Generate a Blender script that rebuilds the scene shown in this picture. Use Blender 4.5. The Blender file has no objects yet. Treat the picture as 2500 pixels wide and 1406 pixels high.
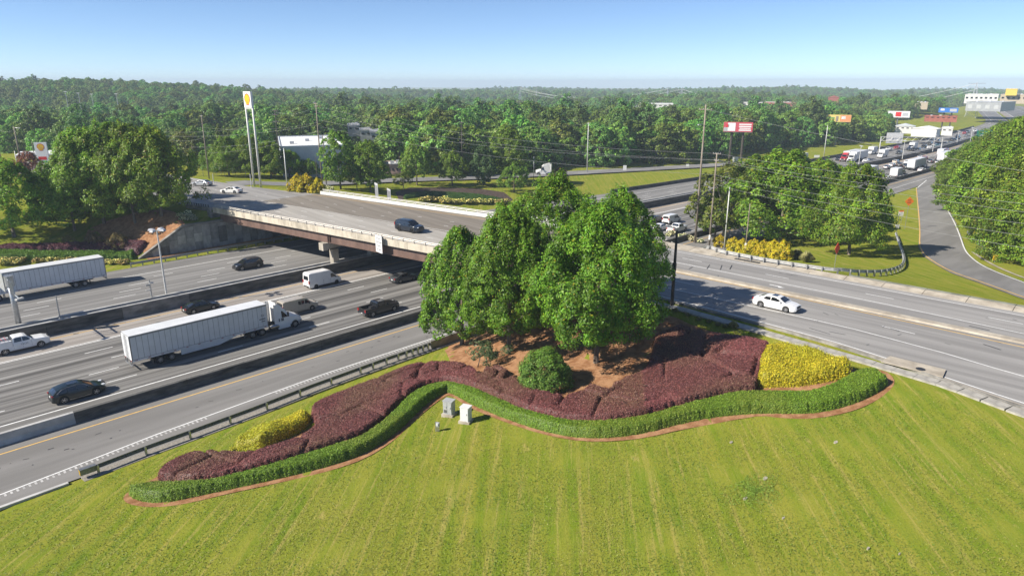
import bpy, math, random
import numpy as np
from mathutils import Vector, Matrix
from mathutils.geometry import delaunay_2d_cdt

# ------------------------------------------------------------------ camera, sky, sun, exposure
SC = bpy.context.scene
COL = SC.collection
F = 1667.; HC = 31.; TH = math.radians(43.9); PT = math.atan((703 - 205) / F)   # the photograph's lens: 24 mm, 16.6 degrees down, 31 m above the freeway
cam_data = bpy.data.cameras.new('camera'); cam = bpy.data.objects.new('camera', cam_data); COL.objects.link(cam)
cam_data.sensor_width = 36.0; cam_data.lens = F / 2500 * 36; cam_data.clip_start = .5; cam_data.clip_end = 12000
cam.location = (0, 0, HC); cam.rotation_euler = (math.pi / 2 - PT, 0, TH - math.pi / 2)
SC.camera = cam
SUN_TO = Vector((-1.2, .6, 1.0)).normalized()          # from the ground towards the sun
SUN_EL = math.asin(SUN_TO.z)
world = bpy.data.worlds.new('World'); SC.world = world; world.use_nodes = True
wn = world.node_tree.nodes; wl = world.node_tree.links; wn.clear()
sky = wn.new('ShaderNodeTexSky'); sky.sky_type = 'NISHITA'; sky.sun_disc = False
sky.sun_elevation = SUN_EL; sky.sun_rotation = math.atan2(SUN_TO.x, SUN_TO.y)
sky.altitude = 7000; sky.air_density = 1.25; sky.dust_density = 3.0; sky.ozone_density = 3.0
bg = wn.new('ShaderNodeBackground'); bg.inputs['Strength'].default_value = 0.092
wo = wn.new('ShaderNodeOutputWorld'); wl.new(sky.outputs[0], bg.inputs[0]); wl.new(bg.outputs[0], wo.inputs[0])
sun_data = bpy.data.lights.new('sun', 'SUN'); sun = bpy.data.objects.new('sun', sun_data); COL.objects.link(sun)
sun_data.energy = 4.9; sun_data.angle = math.radians(.5); sun_data.color = (1, .93, .82)
sun.rotation_euler = (-SUN_TO).to_track_quat('-Z', 'Y').to_euler(); sun.location = (-60, 40, 90)
vs = SC.view_settings; vs.view_transform = 'Standard'; vs.look = 'None'; vs.exposure = 0.76; vs.gamma = 1.0; vs.use_curve_mapping = False
SC.cycles.max_bounces = 6; SC.cycles.transparent_max_bounces = 8; SC.cycles.volume_bounces = 0
SC.cycles.diffuse_bounces = 3; SC.cycles.glossy_bounces = 3; SC.cycles.transmission_bounces = 4
SC.cycles.caustics_reflective = False; SC.cycles.caustics_refractive = False

# ------------------------------------------------------------------ surveying: where a sight line of the photograph meets the place
FW = (math.cos(TH), math.sin(TH)); RT = (math.sin(TH), -math.cos(TH))
def ray(u, v):
    x = (u - 1250) / F; y = (703 - v) / F
    f = math.cos(PT) + y * math.sin(PT); z = -math.sin(PT) + y * math.cos(PT)
    return (f * FW[0] + x * RT[0], f * FW[1] + x * RT[1], z)
def G(u, v, z=0.):
    r = ray(u, v); t = (HC - z) / -r[2]; return (r[0] * t, r[1] * t)
def depth_of(X, Y, Z): return (X * FW[0] + Y * FW[1]) * math.cos(PT) - (Z - HC) * math.sin(PT)
def hgt(v0, v1, X, Y, Z): return (v0 - v1) * depth_of(X, Y, Z) / F / math.cos(PT)   # height of a thing v0..v1 px tall standing at X,Y,Z
def at_dist(u, v, D):
    r = ray(u, v); h = math.hypot(r[0], r[1]); t = D / h; return (r[0] * t, r[1] * t, HC + r[2] * t)
def ss(a, b, x):
    t = np.clip((x - a) / (b - a), 0, 1); return t * t * (3 - 2 * t)
def itp(pts):
    xs = [p[0] for p in pts]; ys = [p[1] for p in pts]
    return lambda x: np.interp(x, xs, ys)
# freeway lines (along X): near wall, median, outer edge of the far carriageway, toe of the near slope
def smooth(pts):
    xs = np.arange(-400, 1600, 5.); ys = np.interp(xs, [p[0] for p in pts], [p[1] for p in pts])
    for i in range(3): ys = np.convolve(np.pad(ys, 6, 'edge'), np.ones(13) / 13, 'valid')
    return lambda x: np.interp(x, xs, ys)
yN = smooth([(-400, 71), (60, 71), (110, 70.8), (245, 66.8), (300, 64.6), (420, 62.5), (520, 64), (700, 74), (1600, 260)])
yM = smooth([(-400, 100.2), (60, 100.2), (110, 99.5), (152, 97.3), (206, 93), (276, 87), (334, 83.8), (414, 84.5), (510, 88.7), (700, 102), (1600, 290)])
yL = smooth([(-400, 127.5), (60, 127), (110, 125), (152, 121), (204, 116.5), (290, 111), (397, 108.6), (470, 107.5), (640, 117), (700, 122), (1600, 315)])
yR = smooth([(-400, 58.5), (0, 58.8), (14, 59.4), (50, 60.6), (90, 60.5), (160, 59), (230, 57.5), (300, 55), (420, 52), (520, 53), (700, 63), (1600, 250)])
ZS = 7.4                                                        # level of the cross street and its bridge
zC = lambda X: .8 * (1 - ss(95, 190, X))                        # the far carriageway lies a little higher
# street lines (along Y): near and far pavement edge
sN = itp([(-60, 52), (-20, 57), (4.8, 61.0), (10.7, 62.8), (19.6, 64.6), (26, 65.2), (40, 65.7), (60, 65.0), (75, 62.7), (100, 59.3), (133, 54.8), (160, 51), (260, 38)])
sF = itp([(-60, 88.3), (5, 88.3), (60, 88.3), (86, 87.0), (100, 85.1), (134, 80.5), (146, 77), (160, 74.3), (260, 62)])
RNG = np.random.default_rng(7)
PEAKS = [(215, 900, 21, 190, 170), (30, 1150, 9, 220, 250), (470, 1300, 2, 250, 300), (900, 1500, 5, 400, 300), (1620, 1900, 6, 450, 380), (1860, 1700, 9, 220, 300),
         (2150, 2300, 4, 500, 400), (2500, 1900, 10, 250, 300), (1340, 2100, 3, 300, 300), (650, 2300, 4, 600, 400), (1120, 1100, 1, 300, 200), (2330, 760, 9, 190, 130)]
PK = []
for u, D, h, sx, sy in PEAKS:
    az = math.atan((u - 1250) / F * 1.04); PK.append((D * (FW[0] * math.cos(az) + RT[0] * math.sin(az)), D * (FW[1] * math.cos(az) + RT[1] * math.sin(az)), h, sx, sy))
def hills(X, Y):
    D = np.hypot(X, Y)
    z = -9.0 * ss(380, 1500, D)
    for px, py, h, sx, sy in PK:
        L = math.hypot(px, py); ux, uy = px / L, py / L
        a = (X - px) * ux + (Y - py) * uy; b = -(X - px) * uy + (Y - py) * ux
        z = z + h * np.exp(-(a / sy) ** 2 - (b / sx) ** 2)
    z = z + ss(350, 800, D) * (4.2 * np.sin(X / 120. + 1.3 * np.sin(Y / 170.)) + 3.6 * np.sin(Y / 105. + X / 260.) + 2.0 * np.sin((X + Y) / 60.))
    return z * ss(330, 700, D)
def terrain(X, Y):
    X = np.asarray(X, float); Y = np.asarray(Y, float)
    n, f, r, l = sN(Y), sF(Y), yR(X), yL(X) + 1.2
    dsl = np.maximum(n - 2.6 - X, 0); dsr = np.maximum(X - f - 3.0, 0)
    ds = np.where(X < (n + f) / 2, dsl, dsr)
    # near side of the freeway
    dr = np.maximum(r - .6 - Y, 0)
    zn = (ZS - .12) * dr / (dr + ds * .95 + 1e-3)
    # far side, left of the street: cut slope and the ramped fill behind the retaining wall
    df = np.maximum(Y - 131.5, 0)
    fill = np.minimum(5.45, .9 + .57 * (X - 40)) + .33 * df
    zl = np.minimum(ZS - .12, np.maximum(.7 + .24 * np.maximum(df - 1.5, 0), np.where(df > 0, fill, .7)))
    zl = np.where(df <= 0, np.minimum(zl, .7), zl)
    # far side, right of the street
    dq = np.maximum(Y - l - .5, 0)
    zr = .0 + zC(X) * .9 + (ZS - .12 - .7) * dq / (dq + ds * .8 + 1e-3)
    zf = np.where(X < (n + f) / 2, np.where(df > 0, zl, np.minimum(zl, zC(X) - .1)), zr)
    z = np.where(Y < r, zn, np.where(Y > l, zf, np.where(Y > yM(X), zC(X) - .12, -.12)))
    z = np.where((Y >= r - .6) & (Y <= l), np.where(Y > yM(X) + 1, zC(X) - .12, -.12), z)
    # the street's own embankment, away from the opening under the bridge
    emb = (X > n - 2.6) & (X < f + 3.0) & ((Y < r - .5) | (Y > 134.))
    z = np.where(emb, ZS - .12, z)
    # the level falls off slowly behind the interchange, then the hills
    D = np.hypot(X, Y)
    corr = np.exp(-((Y - np.clip(Y, r - 6, l + 6)) / 25.) ** 2) * (X > 100)
    z = z * (1 - .55 * ss(230, 420, D) * (1 - corr))
    return z + hills(X, Y) * (1 - corr)
def tz(X, Y): return float(terrain(X, Y))
_T = np.concatenate([np.arange(18, 120, .8), 120 * 1.012 ** np.arange(0, 300)])
def hit(u, v, dz=0.):
    r = ray(u, v); T = _T
    for k in range(3):
        g = HC + r[2] * T < terrain(r[0] * T, r[1] * T) + dz
        i = int(np.argmax(g)) if g.any() else len(T) - 1; i = max(i, 1); T = np.linspace(T[i - 1], T[i], 24)
    t = (T[i - 1] + T[min(i, 23)]) / 2 if i < 24 else T[-1]
    return (r[0] * t, r[1] * t, tz(r[0] * t, r[1] * t))
def pix(X, Y, Z):
    f = X * FW[0] + Y * FW[1]; x = X * RT[0] + Y * RT[1]; z = Z - HC; d = f * math.cos(PT) - z * math.sin(PT); y = f * math.sin(PT) + z * math.cos(PT)
    return 1250 + F * x / d, 703 - F * y / d
def htop(X, Y, Z, vt):
    a, b = 0., 80.
    for i in range(40):
        m = (a + b) / 2
        if pix(X, Y, Z + m)[1] > vt: a = m
        else: b = m
    return a
def H2(u, v, dz=0.): return hit(u, v, dz)[:2]

# ------------------------------------------------------------------ materials
MATS = {}
def nodes_of(m): return m.node_tree.nodes, m.node_tree.links
def mat(name, c, rough=.6, metal=0., var=.12, scale=3., c2=None, bump=0., bscale=30., stretch=(1, 1, 1), coord='Object', spec=.5, detail=4., coat=0., lo=.38, hi=.62):
    if name in MATS: return MATS[name]
    m = bpy.data.materials.new(name); m.use_nodes = True; MATS[name] = m
    N, L = nodes_of(m); b = N['Principled BSDF']
    b.inputs['Roughness'].default_value = rough; b.inputs['Metallic'].default_value = metal
    b.inputs['Specular IOR Level'].default_value = spec; b.inputs['Coat Weight'].default_value = coat; b.inputs['Coat Roughness'].default_value = .05
    if c2 is None: c2 = tuple(min(1., x * (1 + var)) for x in c); c1 = tuple(x * (1 - var) for x in c)
    else: c1 = c
    tc = N.new('ShaderNodeTexCoord'); mp = N.new('ShaderNodeMapping'); mp.inputs['Scale'].default_value = stretch
    L.new(tc.outputs[coord], mp.inputs[0])
    no = N.new('ShaderNodeTexNoise'); no.inputs['Scale'].default_value = scale; no.inputs['Detail'].default_value = detail; no.inputs['Roughness'].default_value = .62
    L.new(mp.outputs[0], no.inputs['Vector'])
    cr = N.new('ShaderNodeValToRGB'); cr.color_ramp.elements[0].position = lo; cr.color_ramp.elements[1].position = hi
    cr.color_ramp.elements[0].color = (*c1, 1); cr.color_ramp.elements[1].color = (*c2, 1)
    L.new(no.outputs[0], cr.inputs[0]); L.new(cr.outputs[0], b.inputs['Base Color'])
    if bump:
        n2 = N.new('ShaderNodeTexNoise'); n2.inputs['Scale'].default_value = bscale; n2.inputs['Detail'].default_value = 5
        L.new(mp.outputs[0], n2.inputs['Vector'])
        bp = N.new('ShaderNodeBump'); bp.inputs['Strength'].default_value = bump; bp.inputs['Distance'].default_value = .1
        L.new(n2.outputs[0], bp.inputs['Height']); L.new(bp.outputs[0], b.inputs['Normal'])
    return m
def leafmat(name, tint, trans=.25, rough=.5, hv=1.):
    if name in MATS: return MATS[name]
    m = bpy.data.materials.new(name); m.use_nodes = True; MATS[name] = m
    N, L = nodes_of(m); b = N['Principled BSDF']; b.inputs['Roughness'].default_value = rough; b.inputs['Specular IOR Level'].default_value = .35
    at = N.new('ShaderNodeAttribute'); at.attribute_name = 'Col'
    oi = N.new('ShaderNodeObjectInfo'); hs = N.new('ShaderNodeHueSaturation')
    mr = N.new('ShaderNodeMapRange'); mr.inputs['To Min'].default_value = 1 - .22 * hv; mr.inputs['To Max'].default_value = 1 + .24 * hv
    mh = N.new('ShaderNodeMapRange'); mh.inputs['To Min'].default_value = .5 - .022 * hv; mh.inputs['To Max'].default_value = .5 + .020 * hv
    mx = N.new('ShaderNodeMix'); mx.data_type = 'RGBA'; mx.blend_type = 'MULTIPLY'; mx.inputs[0].default_value = 1
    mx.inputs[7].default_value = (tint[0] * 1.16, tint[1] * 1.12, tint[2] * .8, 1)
    L.new(at.outputs['Color'], mx.inputs[6]); L.new(oi.outputs['Random'], mr.inputs[0]); L.new(oi.outputs['Random'], mh.inputs[0])
    L.new(mx.outputs[2], hs.inputs['Color']); L.new(mr.outputs[0], hs.inputs['Value']); L.new(mh.outputs[0], hs.inputs['Hue'])
    L.new(hs.outputs[0], b.inputs['Base Color'])
    tr = N.new('ShaderNodeBsdfTranslucent'); L.new(hs.outputs[0], tr.inputs[0])
    ms = N.new('ShaderNodeMixShader'); ms.inputs[0].default_value = trans
    L.new(b.outputs[0], ms.inputs[1]); L.new(tr.outputs[0], ms.inputs[2]); L.new(ms.outputs[0], N['Material Output'].inputs[0])
    return m
def mixnode(N, L, a, b, fac, blend='MIX'):
    mx = N.new('ShaderNodeMix'); mx.data_type = 'RGBA'; mx.blend_type = blend
    for s, val in ((0, fac), (6, a), (7, b)):
        if hasattr(val, 'is_linked') or hasattr(val, 'links'): L.new(val, mx.inputs[s])
        elif s == 0: mx.inputs[0].default_value = val
        else: mx.inputs[s].default_value = (*val, 1)
    return mx.outputs[2]
def noise(N, L, vec, scale, detail=4., rough=.6):
    n = N.new('ShaderNodeTexNoise'); n.inputs['Scale'].default_value = scale; n.inputs['Detail'].default_value = detail; n.inputs['Roughness'].default_value = rough
    L.new(vec, n.inputs['Vector']); return n.outputs[0]
def rampf(N, L, v, a, b):
    r = N.new('ShaderNodeMapRange'); r.interpolation_type = 'SMOOTHSTEP'; r.inputs['From Min'].default_value = a; r.inputs['From Max'].default_value = b
    L.new(v, r.inputs[0]); return r.outputs[0]
def mapped(N, L, src, rot=0., scale=(1, 1, 1), loc=(0, 0, 0)):
    mp = N.new('ShaderNodeMapping'); mp.inputs['Rotation'].default_value = (0, 0, rot); mp.inputs['Scale'].default_value = scale; mp.inputs['Location'].default_value = loc
    L.new(src, mp.inputs[0]); return mp.outputs[0]
def bumped(N, L, h, b, strength, dist=.05):
    bp = N.new('ShaderNodeBump'); bp.inputs['Strength'].default_value = strength; bp.inputs['Distance'].default_value = dist
    L.new(h, bp.inputs['Height']); L.new(bp.outputs[0], b.inputs['Normal'])
def asphalt(name, c1, c2, rot=0., streak=(.012, .55, 1), sdark=.45, patch=.25):
    if name in MATS: return MATS[name]
    m = bpy.data.materials.new(name); m.use_nodes = True; MATS[name] = m
    N, L = nodes_of(m); b = N['Principled BSDF']; b.inputs['Roughness'].default_value = .82; b.inputs['Specular IOR Level'].default_value = .3
    P = N.new('ShaderNodeNewGeometry').outputs['Position']
    st = rampf(N, L, noise(N, L, mapped(N, L, mapped(N, L, P, rot), 0, streak), 1.6, 3, .55), .34, .66)      # tyre-worn bands along the lanes
    fine = noise(N, L, P, 14., 3); pt = rampf(N, L, noise(N, L, mapped(N, L, mapped(N, L, P, rot), 0, (.06, .3, 1)), 1., 5), .3, .7)
    c = mixnode(N, L, c1, c2, st)
    c = mixnode(N, L, c, tuple(x * .72 for x in c1), mulf(N, L, pt, patch))
    c = mixnode(N, L, c, (0.02, .02, .02), mulf(N, L, rampf(N, L, fine, .55, .8), .3))
    L.new(c, b.inputs['Base Color']); bumped(N, L, fine, b, .25, .02)
    return m
def mulf(N, L, v, k):
    a = N.new('ShaderNodeMath'); a.operation = 'MULTIPLY'; L.new(v, a.inputs[0]); a.inputs[1].default_value = k; return a.outputs[0]
def addf(N, L, v, w):
    a = N.new('ShaderNodeMath'); a.operation = 'ADD'; L.new(v, a.inputs[0])
    if isinstance(w, float): a.inputs[1].default_value = w
    else: L.new(w, a.inputs[1])
    return a.outputs[0]
def glassmat(name='tinted_glass', c=(.012, .014, .017)):
    return mat(name, c, .06, 0, .1, 1., spec=.7, coat=.6)

# ------------------------------------------------------------------ mesh helpers
def tag(o, label=None, cat=None, group=None, kind=None):
    if label: o['label'] = label
    if cat: o['category'] = cat
    if group: o['group'] = group
    if kind: o['kind'] = kind
    return o
def empty(name, loc=(0, 0, 0), rz=0.):
    o = bpy.data.objects.new(name, None); o.location = loc; o.rotation_euler = (0, 0, rz); o.empty_display_size = .5; COL.objects.link(o); return o
class MB:
    def __init__(s): s.v = []; s.f = []
    def add(s, vs, fs):
        k = len(s.v); s.v += [tuple(map(float, p)) for p in vs]; s.f += [tuple(i + k for i in f) for f in fs]; return s
    def box(s, c, d, rz=0., taper=1.):
        x, y, z = d[0] / 2, d[1] / 2, d[2] / 2; ca, sa = math.cos(rz), math.sin(rz); vs = []
        for dz in (-1, 1):
            k = taper if dz > 0 else 1.
            for a, b in ((-1, -1), (1, -1), (1, 1), (-1, 1)):
                px, py = a * x * k, b * y * k; vs.append((c[0] + px * ca - py * sa, c[1] + px * sa + py * ca, c[2] + dz * z))
        return s.add(vs, [(3, 2, 1, 0), (4, 5, 6, 7), (0, 1, 5, 4), (1, 2, 6, 5), (2, 3, 7, 6), (3, 0, 4, 7)])
    def tube(s, a, b, r0, r1=None, n=8, caps=True):
        a, b = Vector(a), Vector(b); r1 = r0 if r1 is None else r1; d = (b - a)
        if d.length < 1e-6: return s
        q = d.to_track_quat('Z', 'Y'); vs = []
        for p, r in ((a, r0), (b, r1)):
            for i in range(n):
                t = 2 * math.pi * i / n; vs.append(p + q @ Vector((math.cos(t) * r, math.sin(t) * r, 0)))
        fs = [(i, (i + 1) % n, n + (i + 1) % n, n + i) for i in range(n)]
        if caps: fs += [tuple(range(n - 1, -1, -1)), tuple(range(n, 2 * n))]
        return s.add(vs, fs)
    def path(s, pts, r, n=6):
        pts = [Vector(p) for p in pts]; rs = r if isinstance(r, (list, tuple)) else [r] * len(pts); vs = []; fs = []
        for k, p in enumerate(pts):
            d = pts[min(k + 1, len(pts) - 1)] - pts[max(k - 1, 0)]; q = d.to_track_quat('Z', 'Y')
            for i in range(n):
                t = 2 * math.pi * i / n; vs.append(p + q @ Vector((math.cos(t) * rs[k], math.sin(t) * rs[k], 0)))
            if k: fs += [((k - 1) * n + i, (k - 1) * n + (i + 1) % n, k * n + (i + 1) % n, k * n + i) for i in range(n)]
        fs += [tuple(range(n - 1, -1, -1)), tuple(range((len(pts) - 1) * n, len(pts) * n))]
        return s.add(vs, fs)
    def prism(s, poly, z0, z1):
        n = len(poly); vs = [(p[0], p[1], z0) for p in poly] + [(p[0], p[1], z1) for p in poly]
        return s.add(vs, [tuple(range(n - 1, -1, -1)), tuple(range(n, 2 * n))] + [(i, (i + 1) % n, n + (i + 1) % n, n + i) for i in range(n)])
    def strip(s, A, B):
        n = len(A); return s.add(list(A) + list(B), [(i, i + 1, n + i + 1, n + i) for i in range(n - 1)])
    def sweep(s, path, prof, closed=True):
        # prof: (lateral, height) pairs; lateral is to the left of the direction of travel
        n = len(prof); vs = []; fs = []
        for k, p in enumerate(path):
            a, b = path[max(k - 1, 0)], path[min(k + 1, len(path) - 1)]
            dx, dy = b[0] - a[0], b[1] - a[1]; L = math.hypot(dx, dy) or 1; nx, ny = -dy / L, dx / L
            for (o, h) in prof: vs.append((p[0] + nx * o, p[1] + ny * o, p[2] + h))
            if k:
                for i in range(n if closed else n - 1):
                    j = (i + 1) % n; fs.append(((k - 1) * n + i, k * n + i, k * n + j, (k - 1) * n + j))
        if closed:
            fs += [tuple(range(n)), tuple(range(len(path) * n - 1, (len(path) - 1) * n - 1, -1))]
        return s.add(vs, fs)
    def mesh(s, name, smooth=False):
        me = bpy.data.meshes.new(name); me.from_pydata(s.v, [], s.f)
        if smooth:
            me.polygons.foreach_set('use_smooth', [True] * len(me.polygons))
        me.update(); return me
    def build(s, name, m, parent=None, smooth=False, kind=None):
        return link(name, s.mesh(name, smooth), m, parent, kind)
def link(name, me, m, parent=None, kind=None):
    o = bpy.data.objects.new(name, me)
    if m is not None and len(me.materials) == 0: me.materials.append(m)
    COL.objects.link(o)
    if parent is not None: o.parent = parent
    if kind: o['kind'] = kind
    return o
def inst(name, src, parent, loc=(0, 0, 0), rz=0., scale=None):
    o = bpy.data.objects.new(name, src.data); COL.objects.link(o); o.parent = parent; o.location = loc; o.rotation_euler = (0, 0, rz)
    if scale: o.scale = scale
    return o
def copy_tree(o, parent=None):
    c = o.copy(); COL.objects.link(c); c.parent = parent
    for ch in list(o.children): copy_tree(ch, c)
    return c
def npmesh(name, v, f, cols=None, smooth=False):
    # v (n,3), f (m,k) arrays
    me = bpy.data.meshes.new(name); n, m, k = len(v), len(f), f.shape[1]
    me.vertices.add(n); me.vertices.foreach_set('co', np.ascontiguousarray(v, np.float32).ravel())
    me.loops.add(m * k); me.loops.foreach_set('vertex_index', np.ascontiguousarray(f, np.int32).ravel())
    me.polygons.add(m); me.polygons.foreach_set('loop_start', np.arange(0, m * k, k, dtype=np.int32))
    if smooth: me.polygons.foreach_set('use_smooth', np.ones(m, bool))
    me.update(calc_edges=True)
    if cols is not None:
        a = me.attributes.new('Col', 'FLOAT_COLOR', 'POINT'); c4 = np.ones((n, 4), np.float32); c4[:, :3] = cols; a.data.foreach_set('color', c4.ravel())
    return me
def inpoly(poly, x, y):
    x = np.asarray(x); y = np.asarray(y); r = np.zeros(x.shape, bool); n = len(poly)
    for i in range(n):
        x0, y0 = poly[i]; x1, y1 = poly[(i + 1) % n]
        c = ((y0 > y) != (y1 > y)) & (x < (x1 - x0) * (y - y0) / ((y1 - y0) or 1e-9) + x0); r ^= c
    return r
def polydist(poly, x, y, closed=True):
    d = np.full(np.shape(x), 1e9); n = len(poly)
    for i in range(n if closed else n - 1):
        x0, y0 = poly[i]; x1, y1 = poly[(i + 1) % n]; dx, dy = x1 - x0, y1 - y0; L = dx * dx + dy * dy or 1e-9
        t = np.clip(((x - x0) * dx + (y - y0) * dy) / L, 0, 1); d = np.minimum(d, np.hypot(x - x0 - t * dx, y - y0 - t * dy))
    return d
def resample(pts, step, closed=False):
    pts = [np.array(p, float) for p in pts]
    if closed: pts = pts + [pts[0]]
    out = []
    for a, b in zip(pts, pts[1:]):
        n = max(1, int(np.linalg.norm(b - a) / step)); out += [tuple(a + (b - a) * i / n) for i in range(n)]
    if not closed: out.append(tuple(pts[-1]))
    return out
def chaikin(pts, k=2, closed=False):
    for _ in range(k):
        q = []; n = len(pts)
        for i in range(n if closed else n - 1):
            a, b = np.array(pts[i], float), np.array(pts[(i + 1) % n], float); q += [tuple(a * .75 + b * .25), tuple(a * .25 + b * .75)]
        if not closed: q = [tuple(pts[0])] + q + [tuple(pts[-1])]
        pts = q
    return pts
def cdt(poly, step):
    # triangulated polygon with inner grid points -> verts (n,2), faces
    b = resample(poly, step, True); P = np.array(b); x0, y0 = P.min(0); x1, y1 = P.max(0)
    gx, gy = np.meshgrid(np.arange(x0, x1, step), np.arange(y0, y1, step)); gx = gx + (np.arange(gx.shape[0]) % 2)[:, None] * step * .5
    gx, gy = gx.ravel(), gy.ravel(); k = inpoly(b, gx, gy); gx, gy = gx[k], gy[k]
    k = polydist(b, gx, gy) > step * .45; gx, gy = gx[k], gy[k]
    vs = [Vector(p) for p in b] + [Vector((a, c)) for a, c in zip(gx, gy)]; n = len(b)
    ov, oe, of, _, _, _ = delaunay_2d_cdt(vs, [(i, (i + 1) % n) for i in range(n)], [], 1, 1e-5)
    return np.array([(p.x, p.y) for p in ov]), np.array(of, int)
def drape(name, poly, m, dz=.03, step=1.0, zf=None, parent=None, kind=None):
    v, f = cdt(poly, step); z = (terrain(v[:, 0], v[:, 1]) if zf is None else zf(v[:, 0], v[:, 1])) + dz
    f = orient(v, f)
    return link(name, npmesh(name, np.column_stack([v, z]), f), m, parent, kind)
def orient(v, f):
    a, b, c = v[f[:, 0]], v[f[:, 1]], v[f[:, 2]]
    cr = (b[:, 0] - a[:, 0]) * (c[:, 1] - a[:, 1]) - (b[:, 1] - a[:, 1]) * (c[:, 0] - a[:, 0])
    f = f.copy(); k = cr < 0; f[k] = f[k][:, ::-1]; return f
def text_mesh(name, body, size, m, parent, loc, rot, depth=.004, align='CENTER', sx=1.):
    cu = bpy.data.curves.new(name, 'FONT'); cu.body = body; cu.size = size; cu.align_x = align; cu.align_y = 'CENTER'; cu.extrude = depth; cu.resolution_u = 2
    o = bpy.data.objects.new(name, cu); me = o.to_mesh(); m2 = me.copy(); o.to_mesh_clear(); bpy.data.objects.remove(o); bpy.data.curves.remove(cu)
    m2.name = name; m2.materials.clear()
    t = link(name, m2, m, parent); t.location = loc; t.rotation_euler = rot; t.scale = (sx, 1, 1); return t
# ------------------------------------------------------------------ ground
def grass_material():
    m = bpy.data.materials.new('grass'); m.use_nodes = True; MATS['grass'] = m
    N, L = nodes_of(m); b = N['Principled BSDF']; b.inputs['Roughness'].default_value = 1.; b.inputs['Specular IOR Level'].default_value = .0
    P = N.new('ShaderNodeNewGeometry').outputs['Position']
    Q = mapped(N, L, P, -TH)                                               # mowing runs run this way
    wob = mapped(N, L, P, -TH + .08)
    s1 = rampf(N, L, noise(N, L, mapped(N, L, Q, 0, (.045, .85, 1)), 1., 5, .65), .38, .64)
    s2 = rampf(N, L, noise(N, L, mapped(N, L, wob, 0, (.09, 2.6, 1), (3, 9, 0)), 1., 6, .7), .50, .68)
    sx = N.new('ShaderNodeSeparateXYZ'); L.new(Q, sx.inputs[0])
    wv = N.new('ShaderNodeMath'); wv.operation = 'SINE'; L.new(mulf(N, L, addf(N, L, sx.outputs['Y'], mulf(N, L, noise(N, L, mapped(N, L, Q, 0, (.05, .3, 1)), 1., 3), 1.2)), 3.9), wv.inputs[0])
    runs = rampf(N, L, wv.outputs[0], -.5, .7)
    big = rampf(N, L, noise(N, L, P, .06, 4), .38, .66)
    mid = rampf(N, L, noise(N, L, P, .30, 6, .7), .42, .66); tan = rampf(N, L, noise(N, L, mapped(N, L, Q, 0, (.25, .6, 1), (7, 3, 0)), 1., 6, .7), .60, .74)
    fin = noise(N, L, P, 6., 6, .75); fin2 = noise(N, L, mapped(N, L, Q, 0, (1.1, 5, 1)), 3., 5, .75)
    green, lush, straw, dry = (.160, .215, .018), (.110, .188, .016), (.275, .258, .042), (.39, .31, .105)
    c = mixnode(N, L, green, straw, mulf(N, L, s1, .62))
    c = mixnode(N, L, c, lush, mulf(N, L, big, .5)); c = mixnode(N, L, c, straw, mulf(N, L, runs, .34))
    c = mixnode(N, L, c, dry, mulf(N, L, s2, .62))
    c = mixnode(N, L, c, straw, mulf(N, L, mid, .35))
    c = mixnode(N, L, c, dry, mulf(N, L, tan, .75))
    c = mixnode(N, L, c, (.035, .07, .008), mulf(N, L, rampf(N, L, fin, .50, .72), .55))
    c = mixnode(N, L, c, (.34, .32, .085), mulf(N, L, rampf(N, L, fin2, .55, .8), .4))
    L.new(c, b.inputs['Base Color'])
    bumped(N, L, addf(N, L, fin, fin2), b, .45, .12)
    return m
GRASS = grass_material()
def axis(lo, hi, step, far, extra=()):
    a = list(np.arange(lo, hi, step)); x = hi; s = step
    while x < far: a.append(x); s *= 1.12; x += s
    a.append(far); x = lo; s = step
    while x > -far: s *= 1.12; x -= s; a.append(x)
    return np.unique(np.round(np.array(a + list(extra)), 3))
gx = axis(-30, 330, 1.25, 5200.)
gy = axis(-40, 235, 1.25, 5200., (131.5, 131.62, 59.98, 59.9, 60.1, 134.0, 134.1))
def make_ground():
    X, Y = np.meshgrid(gx, gy); Z = terrain(X, Y); n, k = X.shape
    fx = np.exp(-((Y - 60) / 6.) ** 2)
    Z = Z + .05 * np.sin(X * .7 + 1.7 * np.sin(Y * .4)) * np.sin(Y * .61) * ((Y < yR(X) - 2) & (X < sN(Y) - 4))
    v = np.column_stack([X.ravel(), Y.ravel(), Z.ravel()]); i = np.arange(n * k).reshape(n, k)
    f = np.column_stack([i[:-1, :-1].ravel(), i[:-1, 1:].ravel(), i[1:, 1:].ravel(), i[1:, :-1].ravel()])
    link('ground', npmesh('ground', v, f, smooth=True), GRASS, kind='structure')
make_ground()

# ------------------------------------------------------------------ freeway
A_LANE = asphalt('freeway_asphalt', (.080, .076, .071), (.275, .266, .250), 0., (.005, .62, 1))
A_HOV = asphalt('express_lane_concrete', (.235, .212, .19), (.36, .33, .30), 0., (.012, .5, 1), patch=.3)
A_RAMP = asphalt('ramp_asphalt', (.175, .168, .158), (.235, .226, .214), 0., (.02, .25, 1), patch=.18)
A_FAR = asphalt('far_carriageway_asphalt', (.165, .16, .153), (.275, .267, .256), 0., (.008, .62, 1))
A_SHO = asphalt('shoulder_asphalt', (.16, .155, .15), (.25, .24, .225), 0., (.03, .4, 1))
WHITE = mat('road_paint_white', (.66, .66, .64), .7, 0, c2=(.80, .80, .78), scale=2.5)
YELLOW = mat('road_paint_yellow', (.62, .36, .08), .7, 0, c2=(.74, .48, .14), scale=2.)
CONC = mat('weathered_concrete', (.10, .097, .09), .88, 0, c2=(.30, .285, .26), scale=.8, bump=.25, bscale=9, stretch=(.6, 1, 1.6), lo=.32, hi=.7)
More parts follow.
